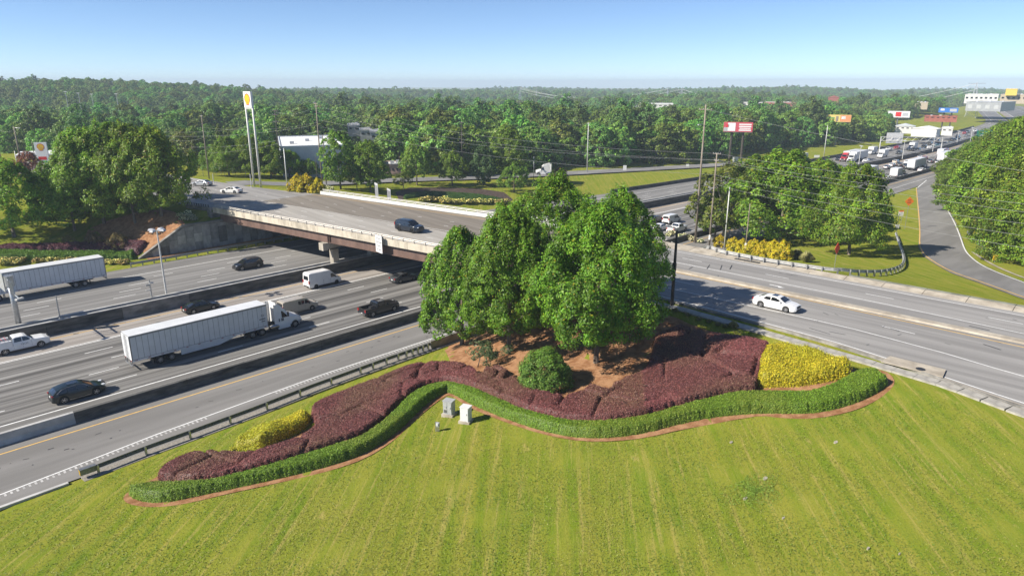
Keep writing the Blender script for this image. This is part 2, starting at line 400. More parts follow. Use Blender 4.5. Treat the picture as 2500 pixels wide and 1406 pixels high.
CONC_DARK = mat('stained_concrete', (.035, .034, .032), .9, 0, c2=(.155, .15, .138), scale=.9, bump=.35, bscale=6, stretch=(.45, 1, 2.2), lo=.34, hi=.72, detail=7)
CONC_PALE = mat('pale_concrete', (.36, .355, .34), .85, 0, c2=(.50, .49, .47), scale=.7, bump=.1)
CONC_TAN = mat('tan_concrete', (.30, .26, .205), .88, 0, c2=(.46, .41, .33), scale=.6, bump=.15, detail=6)
CONC_BRIDGE = mat('bridge_concrete', (.17, .145, .11), .85, 0, c2=(.56, .50, .40), scale=.55, bump=.15, stretch=(1, 1, .35), lo=.25, hi=.55, detail=7)
STEEL = mat('galvanised_steel', (.36, .37, .38), .42, .75, c2=(.5, .51, .52), scale=6)
STEEL_DARK = mat('weathered_steel', (.16, .17, .18), .5, .6, c2=(.26, .27, .28), scale=5)
RUST = mat('brown_girder_paint', (.105, .062, .048), .62, 0, c2=(.17, .105, .082), scale=.5, stretch=(1, 1, .3), detail=6)
WHITE_PAINT = mat('white_paint', (.66, .645, .61), .5, 0, var=.08)
xs_f = np.concatenate([np.arange(-90, 330, 6.), np.arange(330, 1250, 20.)])
def fsheet(name, fa, fb, zf, m, x0=-90, x1=1250, parent=None, kind='structure', dz=0.):
    x = xs_f[(xs_f >= x0) & (xs_f <= x1)]
    x = np.unique(np.concatenate([[x0], x, [x1]]))
    a = [(p, float(fa(p)), float(zf(p)) + dz) for p in x]; b = [(p, float(fb(p)), float(zf(p)) + dz) for p in x]
    o = MB().strip(a, b).build(name, m, parent); 
    if parent is None: o['kind'] = kind
    return o
Z0 = lambda X: 0. * X
nearf = lambda k: (lambda X: yN(X) + .45 + k * (yM(X) - yN(X) - .45))
farf = lambda k: (lambda X: yM(X) + 2.1 + k * (yL(X) - 2.5 - yM(X) - 2.1))
fw = fsheet('freeway_carriageway', nearf(.0), nearf(.765), Z0, A_LANE); hov = fsheet('express_lane', nearf(.765), nearf(1.), Z0, A_HOV)
ff = fsheet('far_carriageway', farf(.0), farf(.80), zC, A_FAR); fs_ = fsheet('far_shoulder', farf(.80), farf(1.05), zC, A_SHO)
cd_w = itp([(-90, 60.6), (5.8, 61.6), (11.7, 62.2), (18, 62.9), (37, 63.9), (53, 63.7), (90, 63.7), (160, 62.3), (230, 61.5), (300, 60.0), (420, 57), (520, 58), (700, 68), (1600, 255)])
cd_y = lambda X: yN(X) - 2.0
ramp = fsheet('collector_road', lambda X: yR(X) + .35 + .0 * X, lambda X: yN(X) - .45, Z0, A_RAMP)
def fline(name, f, zf, m, parent, w=.15, x0=-90, x1=1250): return fsheet(name, lambda X: f(X) - w / 2, lambda X: f(X) + w / 2, zf, m, x0, x1, parent, dz=.006)
def fdash(name, f, zf, m, parent, x0, x1, ph=0., L=3.05, gap=9.15, w=.14):
    b = MB(); x = x0 + ph
    while x < x1:
        b.strip([(x, float(f(x)) - w / 2, float(zf(x)) + .006), (x + L, float(f(x + L)) - w / 2, float(zf(x + L)) + .006)],
                [(x, float(f(x)) + w / 2, float(zf(x)) + .006), (x + L, float(f(x + L)) + w / 2, float(zf(x + L)) + .006)]); x += L + gap
    return b.build(name, m, parent)
fline('edge_line', nearf(.126), Z0, WHITE, fw, .2)
for i, ph in enumerate((7.2, 9.0, 5.6, 6.3)):
    fdash('lane_dashes', nearf(.126 + .1286 * (4 - i)), Z0, WHITE, fw, -90 + 2, 700, (ph + 90 - 2) % 12.2 + .0)
fline('express_line', nearf(.762), Z0, WHITE, fw, .16); fline('express_line', nearf(.776), Z0, WHITE, hov, .16)
fline('edge_line', nearf(.937), Z0, YELLOW, hov, .17)
fline('edge_line', farf(.05), zC, WHITE, ff, .17); fline('edge_line', farf(.80), zC, WHITE, ff, .17)
for i, (k, x) in enumerate(((.281, 40.5), (.41, 42.2), (.536, 44.4), (.668, 49.1))):
    fdash('lane_dashes', farf(k), zC, WHITE, ff, -80, 700, (x + 80) % 12.2)
fline('edge_line', cd_w, Z0, WHITE, ramp, .15); fline('edge_line', cd_y, Z0, YELLOW, ramp, .17, -90, 300)
# rumble strip bars outside the white line of the collector road
b = MB(); x = 4.
while x < 52:
    if int(x / 7.5) % 4 != 3: b.box((x, float(cd_w(x)) - .38, .004), (.16, .42, .012))
    x += .42
b.build('rumble_strip', mat('worn_rumble_paint', (.34, .335, .32), .8, 0, c2=(.52, .51, .49), scale=2.), ramp, kind='stuff')
b = MB(); x = -20.
while x < 60: b.box((x, float(nearf(.075)(x)), .004), (.12, .5, .012)); x += .5
b.build('rumble_strip', mat('shoulder_grooves', (.13, .125, .12), .9, 0), fw, kind='stuff')
# kerb between the collector road and the lawn
kp = [(x, float(yR(x)) + .12, 0.) for x in np.arange(-60, 12, 2.)]
MB().sweep(kp, [(.22, -.1), (.22, .05), (.1, .13), (-.22, .13), (-.22, -.1)]).build('kerb', CONC_PALE, kind='structure')

def barrier(name, f, prof, segs, m, label, cat='barrier', zf=Z0, mats=None):
    root = tag(empty(name, (segs[0], float(f(segs[0])), 0)), label, cat)
    for i, (a, c) in enumerate(zip(segs, segs[1:])):
        g = .02; n = max(2, int((c - a) / 8) + 1); pth = [(x, float(f(x)), float(zf(x))) for x in np.linspace(a + g, c - g, n)]
        o = MB().sweep(pth, prof).build('wall_segment', (mats or {}).get(i, m), root)
        o.matrix_parent_inverse = Matrix.Translation((-segs[0], -float(f(segs[0])), 0))
    return root
sega = list(np.arange(-40, 112, 8.0)) + list(np.arange(112, 620, 25.))
sega[6] = 6.; sega[7] = 13.5
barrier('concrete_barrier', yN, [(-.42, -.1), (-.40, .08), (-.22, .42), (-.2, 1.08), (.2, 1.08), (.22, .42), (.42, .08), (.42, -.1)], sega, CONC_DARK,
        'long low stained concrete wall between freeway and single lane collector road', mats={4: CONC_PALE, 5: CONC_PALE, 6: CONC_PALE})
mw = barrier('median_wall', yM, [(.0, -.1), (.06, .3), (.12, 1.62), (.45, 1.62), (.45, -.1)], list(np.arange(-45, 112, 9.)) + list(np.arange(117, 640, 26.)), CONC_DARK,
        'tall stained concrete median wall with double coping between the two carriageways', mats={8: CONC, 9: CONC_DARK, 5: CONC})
off0 = Matrix.Translation((45, -float(yM(-45)), 0))
def mpart(name, prof, m, x0=-45, x1=620, zf=Z0, step=9.):
    o = MB().sweep([(x, float(yM(x)), float(zf(x))) for x in np.arange(x0, x1, step)], prof).build(name, m, mw); o.matrix_parent_inverse = off0; return o
mpart('coping', [(.1, 1.621), (.1, 1.70), (.47, 1.70), (.47, 1.621)], CONC_PALE)
mpart('fill', [(.45, -.1), (.45, 1.25), (1.6, 1.25), (1.6, -.1)], CONC)
mpart('far_wall', [(1.6, -.1), (1.6, 1.72), (1.98, 1.72), (2.1, -.1)], CONC_PALE)
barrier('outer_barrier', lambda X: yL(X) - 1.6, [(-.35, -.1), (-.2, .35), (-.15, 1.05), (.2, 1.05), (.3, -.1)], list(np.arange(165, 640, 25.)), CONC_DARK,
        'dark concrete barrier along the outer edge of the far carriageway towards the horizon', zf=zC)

# ------------------------------------------------------------------ cross street
A_ST = asphalt('street_asphalt', (.235, .226, .215), (.325, .313, .298), math.pi / 2, (.014, .5, 1), patch=.3)
A_DECK = asphalt('deck_concrete', (.31, .288, .254), (.40, .375, .335), math.pi / 2 + .135, (.014, .5, 1), patch=.2)
A_OVER = asphalt('brown_asphalt_overlay', (.18, .156, .126), (.24, .213, .176), math.pi / 2 + .135, (.014, .5, 1), patch=.25)
ys_s = np.concatenate([np.arange(-60, 140, 4.), np.arange(140, 262, 6.)])
def ssheet(name, fa, fb, y0, y1, m, parent=None, dz=0., z=ZS):
    y = np.unique(np.concatenate([[y0], ys_s[(ys_s > y0) & (ys_s < y1)], [y1]]))
    o = MB().strip([(float(fb(p)), p, z + dz) for p in y], [(float(fa(p)), p, z + dz) for p in y]).build(name, m, parent)
    if parent is None: o['kind'] = 'structure'
    return o
st = ssheet('street', sN, sF, -60, 262, A_ST)
mid = itp([(60, 74.5), (80.7, 73.3), (97.6, 71.2), (132.5, 67.0), (145, 65)])
ssheet('deck_pavement', lambda Y: sN(Y) + 1.6, mid, 68, 140, A_DECK, st, .004)
ssheet('asphalt_overlay', mid, lambda Y: sF(Y) - .2, 68, 137, A_OVER, st, .004)
def sline(f, y0, y1, m, w=.14, name='lane_line', dz=.009): return ssheet(name, lambda Y: f(Y) - w / 2, lambda Y: f(Y) + w / 2, y0, y1, m, st, dz)
def sdash(f, y0, y1, m, ph=0., L=3.05, gap=9.15, w=.13):
    b = MB(); y = y0 + ph
    while y < y1: b.strip([(float(f(y)) + w / 2, y, ZS + .009), (float(f(y + L)) + w / 2, y + L, ZS + .009)], [(float(f(y)) - w / 2, y, ZS + .009), (float(f(y + L)) - w / 2, y + L, ZS + .009)]); y += L + gap
    return b.build('lane_dashes', m, st)
e1 = itp([(-60, 52.8), (4.8, 61.9), (10.7, 63.4), (19.6, 65.3), (26, 65.8), (33, 66.3), (40, 66.5), (60, 66.4)])
sline(e1, -60, 60, WHITE, .15, 'edge_line')
sline(itp([(-60, 60), (5.6, 68), (12, 69.4), (21, 70.5), (41, 70.0), (60, 69.6)]), -60, 60, WHITE, .14)
sline(itp([(-60, 76.2), (7, 76.15), (14, 76.4), (31, 76.8), (60, 76.9)]), -60, 56, YELLOW, .15, 'edge_line')
sline(itp([(-60, 78.5), (60, 78.55)]), -60, 56, YELLOW, .15, 'edge_line')
sline(itp([(-60, 79.5), (7.5, 80.6), (21, 81.4), (47, 81.5), (60, 81.2)]), -60, 60, WHITE, .14)
sline(itp([(-60, 87), (60, 87.25)]), -60, 60, WHITE, .15, 'edge_line')
sdash(itp([(-60, 70), (7, 72.6), (20, 73.4), (60, 73.3)]), -60, 60, WHITE, 2.0)
sdash(itp([(-60, 83.5), (60, 84.35)]), -60, 60, WHITE, 7.0)
br = lambda x100: (lambda Y: x100 - .137 * (Y - 100))
for x0, ph in ((62.2, 1.), (65.6, 3.), (69.0, 0.)): sdash(br(x0), 72, 160, WHITE, ph, 1.6, 6.2, .12)
for x0, ph in ((74.6, 1.), (78.0, 3.)): sdash(br(x0), 72, 160, WHITE, ph, 1.0, 6.8, .12)
sline(br(83.4), 74, 137, YELLOW, .16, 'edge_line'); sline(br(71.4), 70, 137, WHITE, .12)
# turn arrow, painted patch and tar-sealed cracks on the right carriageway
ax, ay = 79.9, 31.5
MB().add([(ax - .12, ay, ZS + .011), (ax + .12, ay, ZS + .011), (ax + .12, ay + 1.5, ZS + .011), (ax - .12, ay + 1.5, ZS + .011), (ax - .5, ay + .1, ZS + .011), (ax - .12, ay - .5, ZS + .011), (ax - .12, ay + .45, ZS + .011)], [(0, 1, 2, 3), (6, 4, 5)]).build('turn_arrow', WHITE, st)
TAR = mat('tar_seal', (.03, .03, .03), .55, 0)
b = MB(); rr = random.Random(3)
for (x, y, L, a) in ((83.3, 41.2, 2.6, .4), (84.3, 40.3, 2.4, .35), (82.4, 42.6, 2.4, .35), (80.3, 44., 1.2, .1), (74.2, 9, 1.6, 1.2), (67.4, 22.3, 2.2, 1.4), (68, 20.8, 1.5, 1.7), (79.4, 11, 1.8, 1.5), (73, 17, 1.0, 1.2), (71.7, 36, 1.4, 1.)):
    b.box((x, y, ZS + .0075), (L, .09 + .1 * rr.random(), .004), a)
for i in range(46):
    y = rr.uniform(-5, 50); b.box((rr.uniform(63 if y > 12 else 66, 88), y, ZS + .0075), (rr.uniform(.1, .9), rr.uniform(.03, .12), .004), rr.uniform(0, 3.1))
b.build('crack_seal', TAR, st)
b = MB(); 
for i in range(26):
    x = rr.uniform(2, 55); b.box((x, rr.uniform(64.5, 68), .008), (rr.uniform(.1, .6), rr.uniform(.05, .14), .006), rr.uniform(-.4, .4))
for i in range(14): x = rr.uniform(2, 60); b.box((x, rr.uniform(94, 99.5), .008), (rr.uniform(.3, 2.5), rr.uniform(.05, .2), .006), rr.uniform(-.6, .3))
b.build('tyre_debris', TAR, ramp)
# raised median of the street
MB().sweep([(float(77.65 + .0 * y), y, ZS) for y in np.arange(-60, 54, 4.)] + [(77.65, 54., ZS)], [(.58, -.02), (.5, .17), (-.5, .17), (-.58, -.02)]).build('street_median', CONC_TAN, kind='structure')
# kerbs
MB().sweep([(float(sN(y)) - .02, y, ZS) for y in np.arange(-60, 61, 3.)], [(.0, -.3), (.02, .13), (.16, .14), (.2, -.3)]).build('street_kerb', CONC, kind='structure')
ssheet('gutter', lambda Y: sN(Y), lambda Y: sN(Y) + .45, -60, 60, CONC_TAN, st, .005)
# sidewalk of single slabs on the near side
sw = tag(empty('sidewalk', (61, 20, ZS)), kind='structure')
swx = itp([(-60, 50.6), (4.5, 59.9), (10, 61.6), (16, 62.3), (25, 63.1), (36, 64.0), (60, 62.6)])
me = MB().box((0, 0, 0), (1.16, 1.685, .16)).mesh('slab'); me.materials.append(mat('sidewalk_concrete', (.27, .255, .225), .85, 0, c2=(.40, .38, .335), scale=1.2, coord='Object', bump=.1))
for i in range(47):
    y = -26 + i * 1.7; a = math.atan2(float(swx(y + 1)) - float(swx(y - 1)), 2.)
    o = bpy.data.objects.new('slab', me); COL.objects.link(o); o.parent = sw; o.location = (float(swx(y)) - 61, y - 20, -.03 + .008 * math.sin(i * 2.3)); o.rotation_euler = (0.004 * math.sin(i), 0, -a)
# storm drain inlet with its round cover beside the near lane
dr = tag(empty('storm_drain', (63.9, 12.9, ZS)), 'concrete storm drain inlet with round iron cover beside the near kerb', 'drain')
MB().prism([(-1.0, -2.4), (.9, -2.2), (.9, 2.2), (-1.0, 2.4)], .06, .145).build('apron', CONC_TAN, dr)
o = MB().prism([(.38 * math.cos(t * .5236), .38 * math.sin(t * .5236)) for t in range(12)], .146, .165).build('cover', TAR, dr); o.location = (-.5, -.6, 0)
# sloped concrete apron on the far side of the street
ap = tag(empty('concrete_apron', (89, 20, ZS)), kind='structure')
edges = list(np.arange(-30, 60, 4.4))
for a, c in zip(edges, edges[1:]):
    x0 = 88.3; w = 2.6 if a > 29 else 1.5
    o = MB().add([(x0 - 89, a + .03 - 20, .01), (x0 + w - 89, a + .03 - 20, .24), (x0 + w - 89, c - .03 - 20, .24), (x0 - 89, c - .03 - 20, .01), (x0 - 89, a + .03 - 20, -.3), (x0 + w - 89, a + .03 - 20, -.3), (x0 + w - 89, c - .03 - 20, -.3), (x0 - 89, c - .03 - 20, -.3)],
                 [(0, 1, 2, 3), (0, 4, 5, 1), (1, 5, 6, 2), (2, 6, 7, 3), (3, 7, 4, 0)]).build('slab', CONC_TAN, ap)
for a, c in zip(edges, edges[1:]):
    if c > 31: continue
    MB().box((90.35 - 89, (a + c) / 2 - 20, -.03), (1.0, c - a - .05, .42)).build('slab', mat('mossy_concrete', (.15, .155, .115), .9, 0, c2=(.27, .27, .21), scale=.8), ap)
o = MB().box((88.9 - 89, 40.2 - 20, .05), (.5, 3.6, .16)).build('drain_slot', TAR, ap)

# ------------------------------------------------------------------ the bridge
BR = tag(empty('overpass_bridge', (72, 100, ZS)), 'steel girder overpass bridge carrying the street across the freeway', 'bridge')
def bpart(name, mb, m, kind=None):
    o = mb.build(name, m, BR); o.matrix_parent_inverse = Matrix.Translation((-72, -100, -ZS)); return o
def brp(x100, y0, y1, z, step=8.): return [(x100 - .137 * (y - 100), y, z) for y in np.arange(y0, y1 + .01, (y1 - y0) / max(1, round((y1 - y0) / step)))]
Y0, Y1 = 60.4, 133.2
bpart('deck_slab', MB().sweep(brp(59.1, Y0, Y1, ZS), [(.0, -.04), (.0, -.30), (-26.3, -.30), (-26.3, -.04)]), CONC)
for a, c in zip(np.linspace(Y0, Y1, 8), np.linspace(Y0, Y1, 8)[1:]):
    bpart('near_parapet', MB().sweep(brp(59.0, a + .015, c - .015, ZS), [(.0, -.40), (.03, .66), (-.34, .66), (-.38, .0), (-.38, -.40)]), CONC_BRIDGE)
bpart('far_parapet', MB().sweep(brp(85.15, Y0, 136.5, ZS), [(.15, -.35), (.15, .62), (-.2, .62), (-.2, -.35)]), WHITE_PAINT)
RAILM = mat('aluminium_rail', (.50, .47, .42), .5, .3, c2=(.62, .59, .54), scale=4)
pm = MB().add([(-.10, -.05, .0), (.12, -.05, .0), (.12, .05, .0), (-.10, .05, .0), (-.02, -.04, .52), (.10, -.04, .52), (.10, .04, .52), (-.02, .04, .52), (.09, -.05, .25), (.16, -.05, .25), (.16, .05, .25), (.09, .05, .25)],
              [(0, 1, 9, 8), (3, 11, 10, 2), (0, 8, 4, 7, 11, 3), (1, 2, 10, 9), (8, 9, 5, 4), (11, 7, 6, 10), (9, 10, 6, 5), (4, 5, 6, 7)]).mesh('rail_post'); pm.materials.append(RAILM)
def rails(x100, y0, y1, step, zb, hs, m):
    y = y0
    while y <= y1:
        o = bpy.data.objects.new('rail_post', pm); COL.objects.link(o); o.parent = BR; o.location = (x100 - .137 * (y - 100) - 72, y - 100, zb); o.rotation_euler = (0, 0, .136 + (math.pi if x100 < 70 else 0)); y += step
    for h in hs: bpart('rail', MB().path([(p[0], p[1], p[2]) for p in brp(x100, y0 - .3, y1 + .3, ZS + zb + h)], .055, 6), m)
rails(59.18, 64.0, 132.4, 2.28, .66, (.28, .52), RAILM)
rails(85.2, 66.0, 135.5, 2.6, .62, (.25, .48), WHITE_PAINT)
for k, x in enumerate((59.7, 64.6, 69.5, 74.4, 79.3, 84.2)):
    for a, c in ((Y0 + .6, 99.9), (100.06, Y1 - 1.2)):
        bpart('girder', MB().sweep(brp(x, a, c, 0), [(.25, 5.42), (.25, 5.50), (.03, 5.52), (.03, 6.92), (.25, 6.94), (.25, 7.04), (-.25, 7.04), (-.25, 6.94), (-.03, 6.92), (-.03, 5.52), (-.25, 5.50), (-.25, 5.42)]), RUST)
for y in (99.7, 100.25): bpart('stiffener', MB().box((59.7 - .137 * (y - 100) - .12, y, 6.22), (.2, .05, 1.38), -.136), RUST)
PIERC = mat('pier_concrete', (.27, .24, .195), .85, 0, c2=(.46, .42, .35), scale=.8, stretch=(1, 1, .4), bump=.1)
for i in range(4):
    x = 60.9 + i * 7.6; y = 101.4 - .137 * 0
    col = bpart('pier_column', MB().box((x, 100.95, 1.9), (1.1, 1.1, 4.2)), PIERC)
for i in range(4):
    x0 = 60.0 + i * 6.6
bpart('pier_cap', MB().add([(59.4, 100.2, 4.35), (86., 100.2, 4.35), (86., 101.7, 4.35), (59.4, 101.7, 4.35), (59.4, 100.2, 5.40), (86., 100.2, 5.40), (86, 101.7, 5.40), (59.4, 101.7, 5.40)],
      [(3, 2, 1, 0), (4, 5, 6, 7), (0, 1, 5, 4), (1, 2, 6, 5), (2, 3, 7, 6), (3, 0, 4, 7)]), PIERC)
bpart('cap_end', MB().box((58.95, 100.95, 4.72), (.9, 1.35, 1.25)), PIERC)
bpart('near_abutment', MB().box((76, 60.1, 3.6), (29, .5, 7.2)), CONC)
bpart('far_abutment', MB().sweep([(54.0, 133.6, 0), (83, 133.6, 0)], [(.5, 4.2), (.5, 6.98), (-.4, 6.98), (-.4, 4.2)]), CONC)
wing = MB().add([(53.9, 133.1, 5.3), (54.2, 133.1, 5.3), (54.2, 133.1, 8.05), (53.9, 133.1, 8.05), (52.3, 140.5, 6.6), (52.6, 140.5, 6.6), (52.6, 140.5, 8.05), (52.3, 140.5, 8.05)], [(0, 1, 2, 3), (7, 6, 5, 4), (0, 3, 7, 4), (1, 5, 6, 2), (3, 2, 6, 7), (0, 4, 5, 1)])
bpart('wing_wall', wing, CONC)
for i in range(10):
    y = 133.6 + i * .72; bpart('stub_post', MB().box((53.95 - .215 * (y - 133.1), y, 8.3), (.16, .14, .5)), CONC_DARK)
# retaining wall of precast panels below the far abutment, with its sloping coping
RW = tag(empty('retaining_wall', (60, 131.4, .8)), 'grey precast panel retaining wall under the far end of the bridge', 'wall')
def rpart(name, mb, m):
    o = mb.build(name, m, RW); o.matrix_parent_inverse = Matrix.Translation((-60, -131.4, -.8)); return o
topz = lambda x: min(5.30, .75 + .57 * (x - 40))
rpart('backing', MB().add([(40, 131.5, .2), (90, 131.5, .2), (90, 131.5, 5.2), (48, 131.5, 5.2), (40, 131.5, .7), (40, 131.9, .2), (90, 131.9, .2), (90, 131.9, 5.2), (48, 131.9, 5.2), (40, 131.9, .7)],
      [(0, 1, 2, 3, 4), (9, 8, 7, 6, 5), (4, 3, 8, 9), (3, 2, 7, 8)]), mat('joint_concrete', (.30, .29, .27), .9, 0, c2=(.4, .39, .37), scale=1))
PANELS = [mat('wall_panel_%s' % n, c, .9, 0, c2=tuple(x * 1.6 for x in c), scale=1.3, bump=.2, bscale=14, stretch=(1, 1, .5)) for n, c in (('grey', (.25, .245, .235)), ('dark', (.095, .094, .092)), ('mid', (.18, .178, .17)), ('pale', (.34, .33, .31)))]
rr = random.Random(5); PW, PH = 1.52, 1.52
for i in range(31):
    x0 = 40.3 + i * 1.56; offz = -.38 if i % 2 else .38
    for j in range(5):
        z0 = .3 + offz + j * 1.56; z1 = z0 + PH; zt0, zt1 = topz(x0) - .02, topz(x0 + PW) - .02
        z0 = max(z0, .35)
        if z0 > max(zt0, zt1) - .2 or z1 - z0 < .25: continue
        a, c = min(z1, zt0), min(z1, zt1); a = max(a, z0 + .02); c = max(c, z0 + .02)
        y = 131.40 - rr.uniform(0, .05); m = PANELS[rr.choices((0, 1, 2, 3), (5, 2.2, 4, 1.5))[0]]
        rpart('panel', MB().add([(x0, y, z0), (x0 + PW, y, z0), (x0 + PW, y, c), (x0, y, a), (x0, y + .1, z0), (x0 + PW, y + .1, z0), (x0 + PW, y + .1, c), (x0, y + .1, a)], [(0, 1, 2, 3), (3, 2, 6, 7), (0, 3, 7, 4), (1, 5, 6, 2), (0, 4, 5, 1)]), m)
rpart('coping', MB().add([(39.4, 131.15, .35), (47.9, 131.15, 5.25), (47.9, 131.15, 5.75), (39.4, 131.15, .85), (39.4, 131.95, .35), (47.9, 131.95, 5.25), (47.9, 131.95, 5.75), (39.4, 131.95, .85)], [(0, 1, 2, 3), (7, 6, 5, 4), (3, 2, 6, 7), (0, 3, 7, 4), (0, 4, 5, 1), (1, 5, 6, 2)]), CONC)
rpart('coping', MB().box((69, 131.55, 5.5), (42.2, .8, .5)), CONC)

# ------------------------------------------------------------------ guardrails
WB = [(.0, .36), (.0, .40), (.07, .46), (.07, .50), (.0, .555), (.07, .61), (.07, .65), (.0, .71), (.0, .75), (.012, .75), (.012, .71), (.082, .655), (.082, .605), (.012, .555), (.082, .505), (.082, .455), (.012, .40), (.012, .36)]
post_me = MB().add([(-.05, -.08, -.2), (.05, -.08, -.2), (.05, -.07, -.2), (.006, -.07, -.2), (.006, .07, -.2), (.05, .07, -.2), (.05, .08, -.2), (-.05, .08, -.2), (-.05, .07, -.2), (-.006, .07, -.2), (-.006, -.07, -.2), (-.05, -.07, -.2)] +
                   [(-.05, -.08, .74), (.05, -.08, .74), (.05, -.07, .74), (.006, -.07, .74), (.006, .07, .74), (.05, .07, .74), (.05, .08, .74), (-.05, .08, .74), (-.05, .07, .74), (-.006, .07, .74), (-.006, -.07, .74), (-.05, -.07, .74)],
                   [tuple(range(12, 24))] + [(i, (i + 1) % 12, 12 + (i + 1) % 12, 12 + i) for i in range(12)]).mesh('post'); post_me.materials.append(STEEL)
def guardrail(label, pts, posts, m, side=1, hs=1., extra=None, pm_=None):
    root = tag(empty('guardrail', tuple(pts[0])), label, 'guardrail'); inv = Matrix.Translation(tuple(-c for c in pts[0]))
    prof = [(side * (o * 1.35 + .13), h * hs) for o, h in WB]
    if side < 0: prof = prof[::-1]
    o = MB().sweep(pts, prof).build('rail', m, root); o.matrix_parent_inverse = inv
    for (x, y, z, rz) in posts:
        p = bpy.data.objects.new('post', pm_ or post_me); COL.objects.link(p); p.parent = root; p.location = (x - pts[0][0], y - pts[0][1], z - pts[0][2]); p.rotation_euler = (0, 0, rz); p.scale = (1.5, 1.5, hs)
        k = MB().box((0, side * .11, .55), (.1, .10, .3)); q = None
    return root
def along(pts, step, start=0.):
    P = [Vector(p) for p in pts]; out = []; acc = start; L = 0.
    for a, c in zip(P, P[1:]):
        d = (c - a).length
        while acc <= L + d:
            t = (acc - L) / d if d else 0; q = a.lerp(c, t); out.append((q.x, q.y, q.z, math.atan2(c.y - a.y, c.x - a.x))); acc += step
        L += d
    return out
g1 = itp([(12, 59.35), (16, 59.65), (20, 59.75), (26, 60.0), (33, 60.6), (43, 61.0), (48, 61.0), (52, 61.2)])
gp = [(x, float(g1(x)), .06) for x in np.arange(12.0, 52.1, 1.)]
xs_posts = [12.2 + i * 3.81 for i in range(8)] + [40.6, 42.5, 44.2, 45.4, 46.3, 47.1, 47.9, 48.7]
gr = guardrail('dark galvanised guardrail with striped yellow end beside the collector road and purple hedge', gp, [(x, float(g1(x)), .06, 0.) for x in xs_posts], STEEL_DARK, 1)
BLK = mat('black_plastic', (.012, .012, .013), .5, 0); YEL = mat('hazard_yellow', (.75, .48, .03), .5, 0)
inv = Matrix.Translation((-12.0, -gp[0][1], -.06))
o = MB().box((11.5, 59.5, .62), (1.2, .42, .5)).build('end_terminal', STEEL_DARK, gr); o.matrix_parent_inverse = inv
for i in range(4):
    o = MB().add([(10.88, 59.29 + i * .105, .38), (10.88, 59.29 + i * .105 + .1, .38), (10.88, 59.29 + i * .105 + .1, .87), (10.88, 59.29 + i * .105, .87)], [(3, 2, 1, 0)]).build('hazard_stripe', YEL if i % 2 == 0 else BLK, gr); o.matrix_parent_inverse = inv
MB().sweep([(x, float(g1(x)) - .1, .0) for x in np.arange(11, 49, 2.)], [(.75, -.1), (.75, .035), (-.4, .035), (-.4, -.1)]).build('gravel_verge', mat('gravel', (.19, .175, .15), .95, 0, c2=(.33, .30, .25), scale=6., bump=.5, bscale=25), kind='structure')
# short wall that takes over from the guardrail towards the abutment
barrier('parapet_wall', lambda X: 61.25 + 0 * X, [(.25, -.1), (.18, .95), (-.15, .95), (-.25, -.1)], [49.2, 54, 59, 64.], CONC, 'grey concrete parapet that continues the collector road guardrail under the trees', cat='parapet')
gfar = [(x, 126.3 + .012 * (x - 36), .72) for x in np.arange(36.5, 90, 1.5)]
guardrail('weathered guardrail in front of the panelled retaining wall', gfar, along(gfar, 1.9), STEEL, -1, 1.1)
# ------------------------------------------------------------------ vehicles
PAINT = {}
def paint(n, c, metal=.0, rough=.28):
    if n not in PAINT: PAINT[n] = mat('car_paint_' + n, c, rough, metal, var=.04, scale=.8, coat=.5, coord='Object')
    return PAINT[n]
P_WHITE = paint('white', (.76, .76, .75)); P_BLACK = paint('black', (.006, .006, .007)); P_GREEN = paint('dark_green', (.005, .011, .010)); P_NAVY = paint('dark_blue', (.005, .010, .020))
P_TAN = paint('tan', (.40, .36, .30), .0); P_SILVER = paint('silver', (.42, .43, .44), .5); P_GREY = paint('grey', (.10, .105, .11), .4); P_RED = paint('red', (.42, .02, .03)); P_BEIGE = paint('beige', (.42, .37, .30), .2); P_TEAL = paint('teal', (.05, .14, .16), .2)
GLASS = glassmat(); TYRE = mat('tyre_rubber', (.014, .014, .014), .85, 0, var=.2); RIM = mat('alloy_rim', (.45, .45, .46), .3, .8); RIMD = mat('dark_rim', (.03, .03, .032), .35, .6)
CHROME = mat('chrome_trim', (.6, .6, .6), .18, 1.); TRIM = mat('black_trim', (.02, .02, .021), .55, 0); LAMP = mat('headlamp_lens', (.62, .64, .66), .12, .1, spec=.8); TAIL = mat('tail_lamp_red', (.30, .012, .012), .2, 0, spec=.7); PLATE = mat('licence_plate', (.7, .7, .68), .5, 0); AMBER = mat('amber_lamp', (.6, .2, .02), .3)
DARK = mat('underbody_dark', (.012, .012, .012), .9, 0)

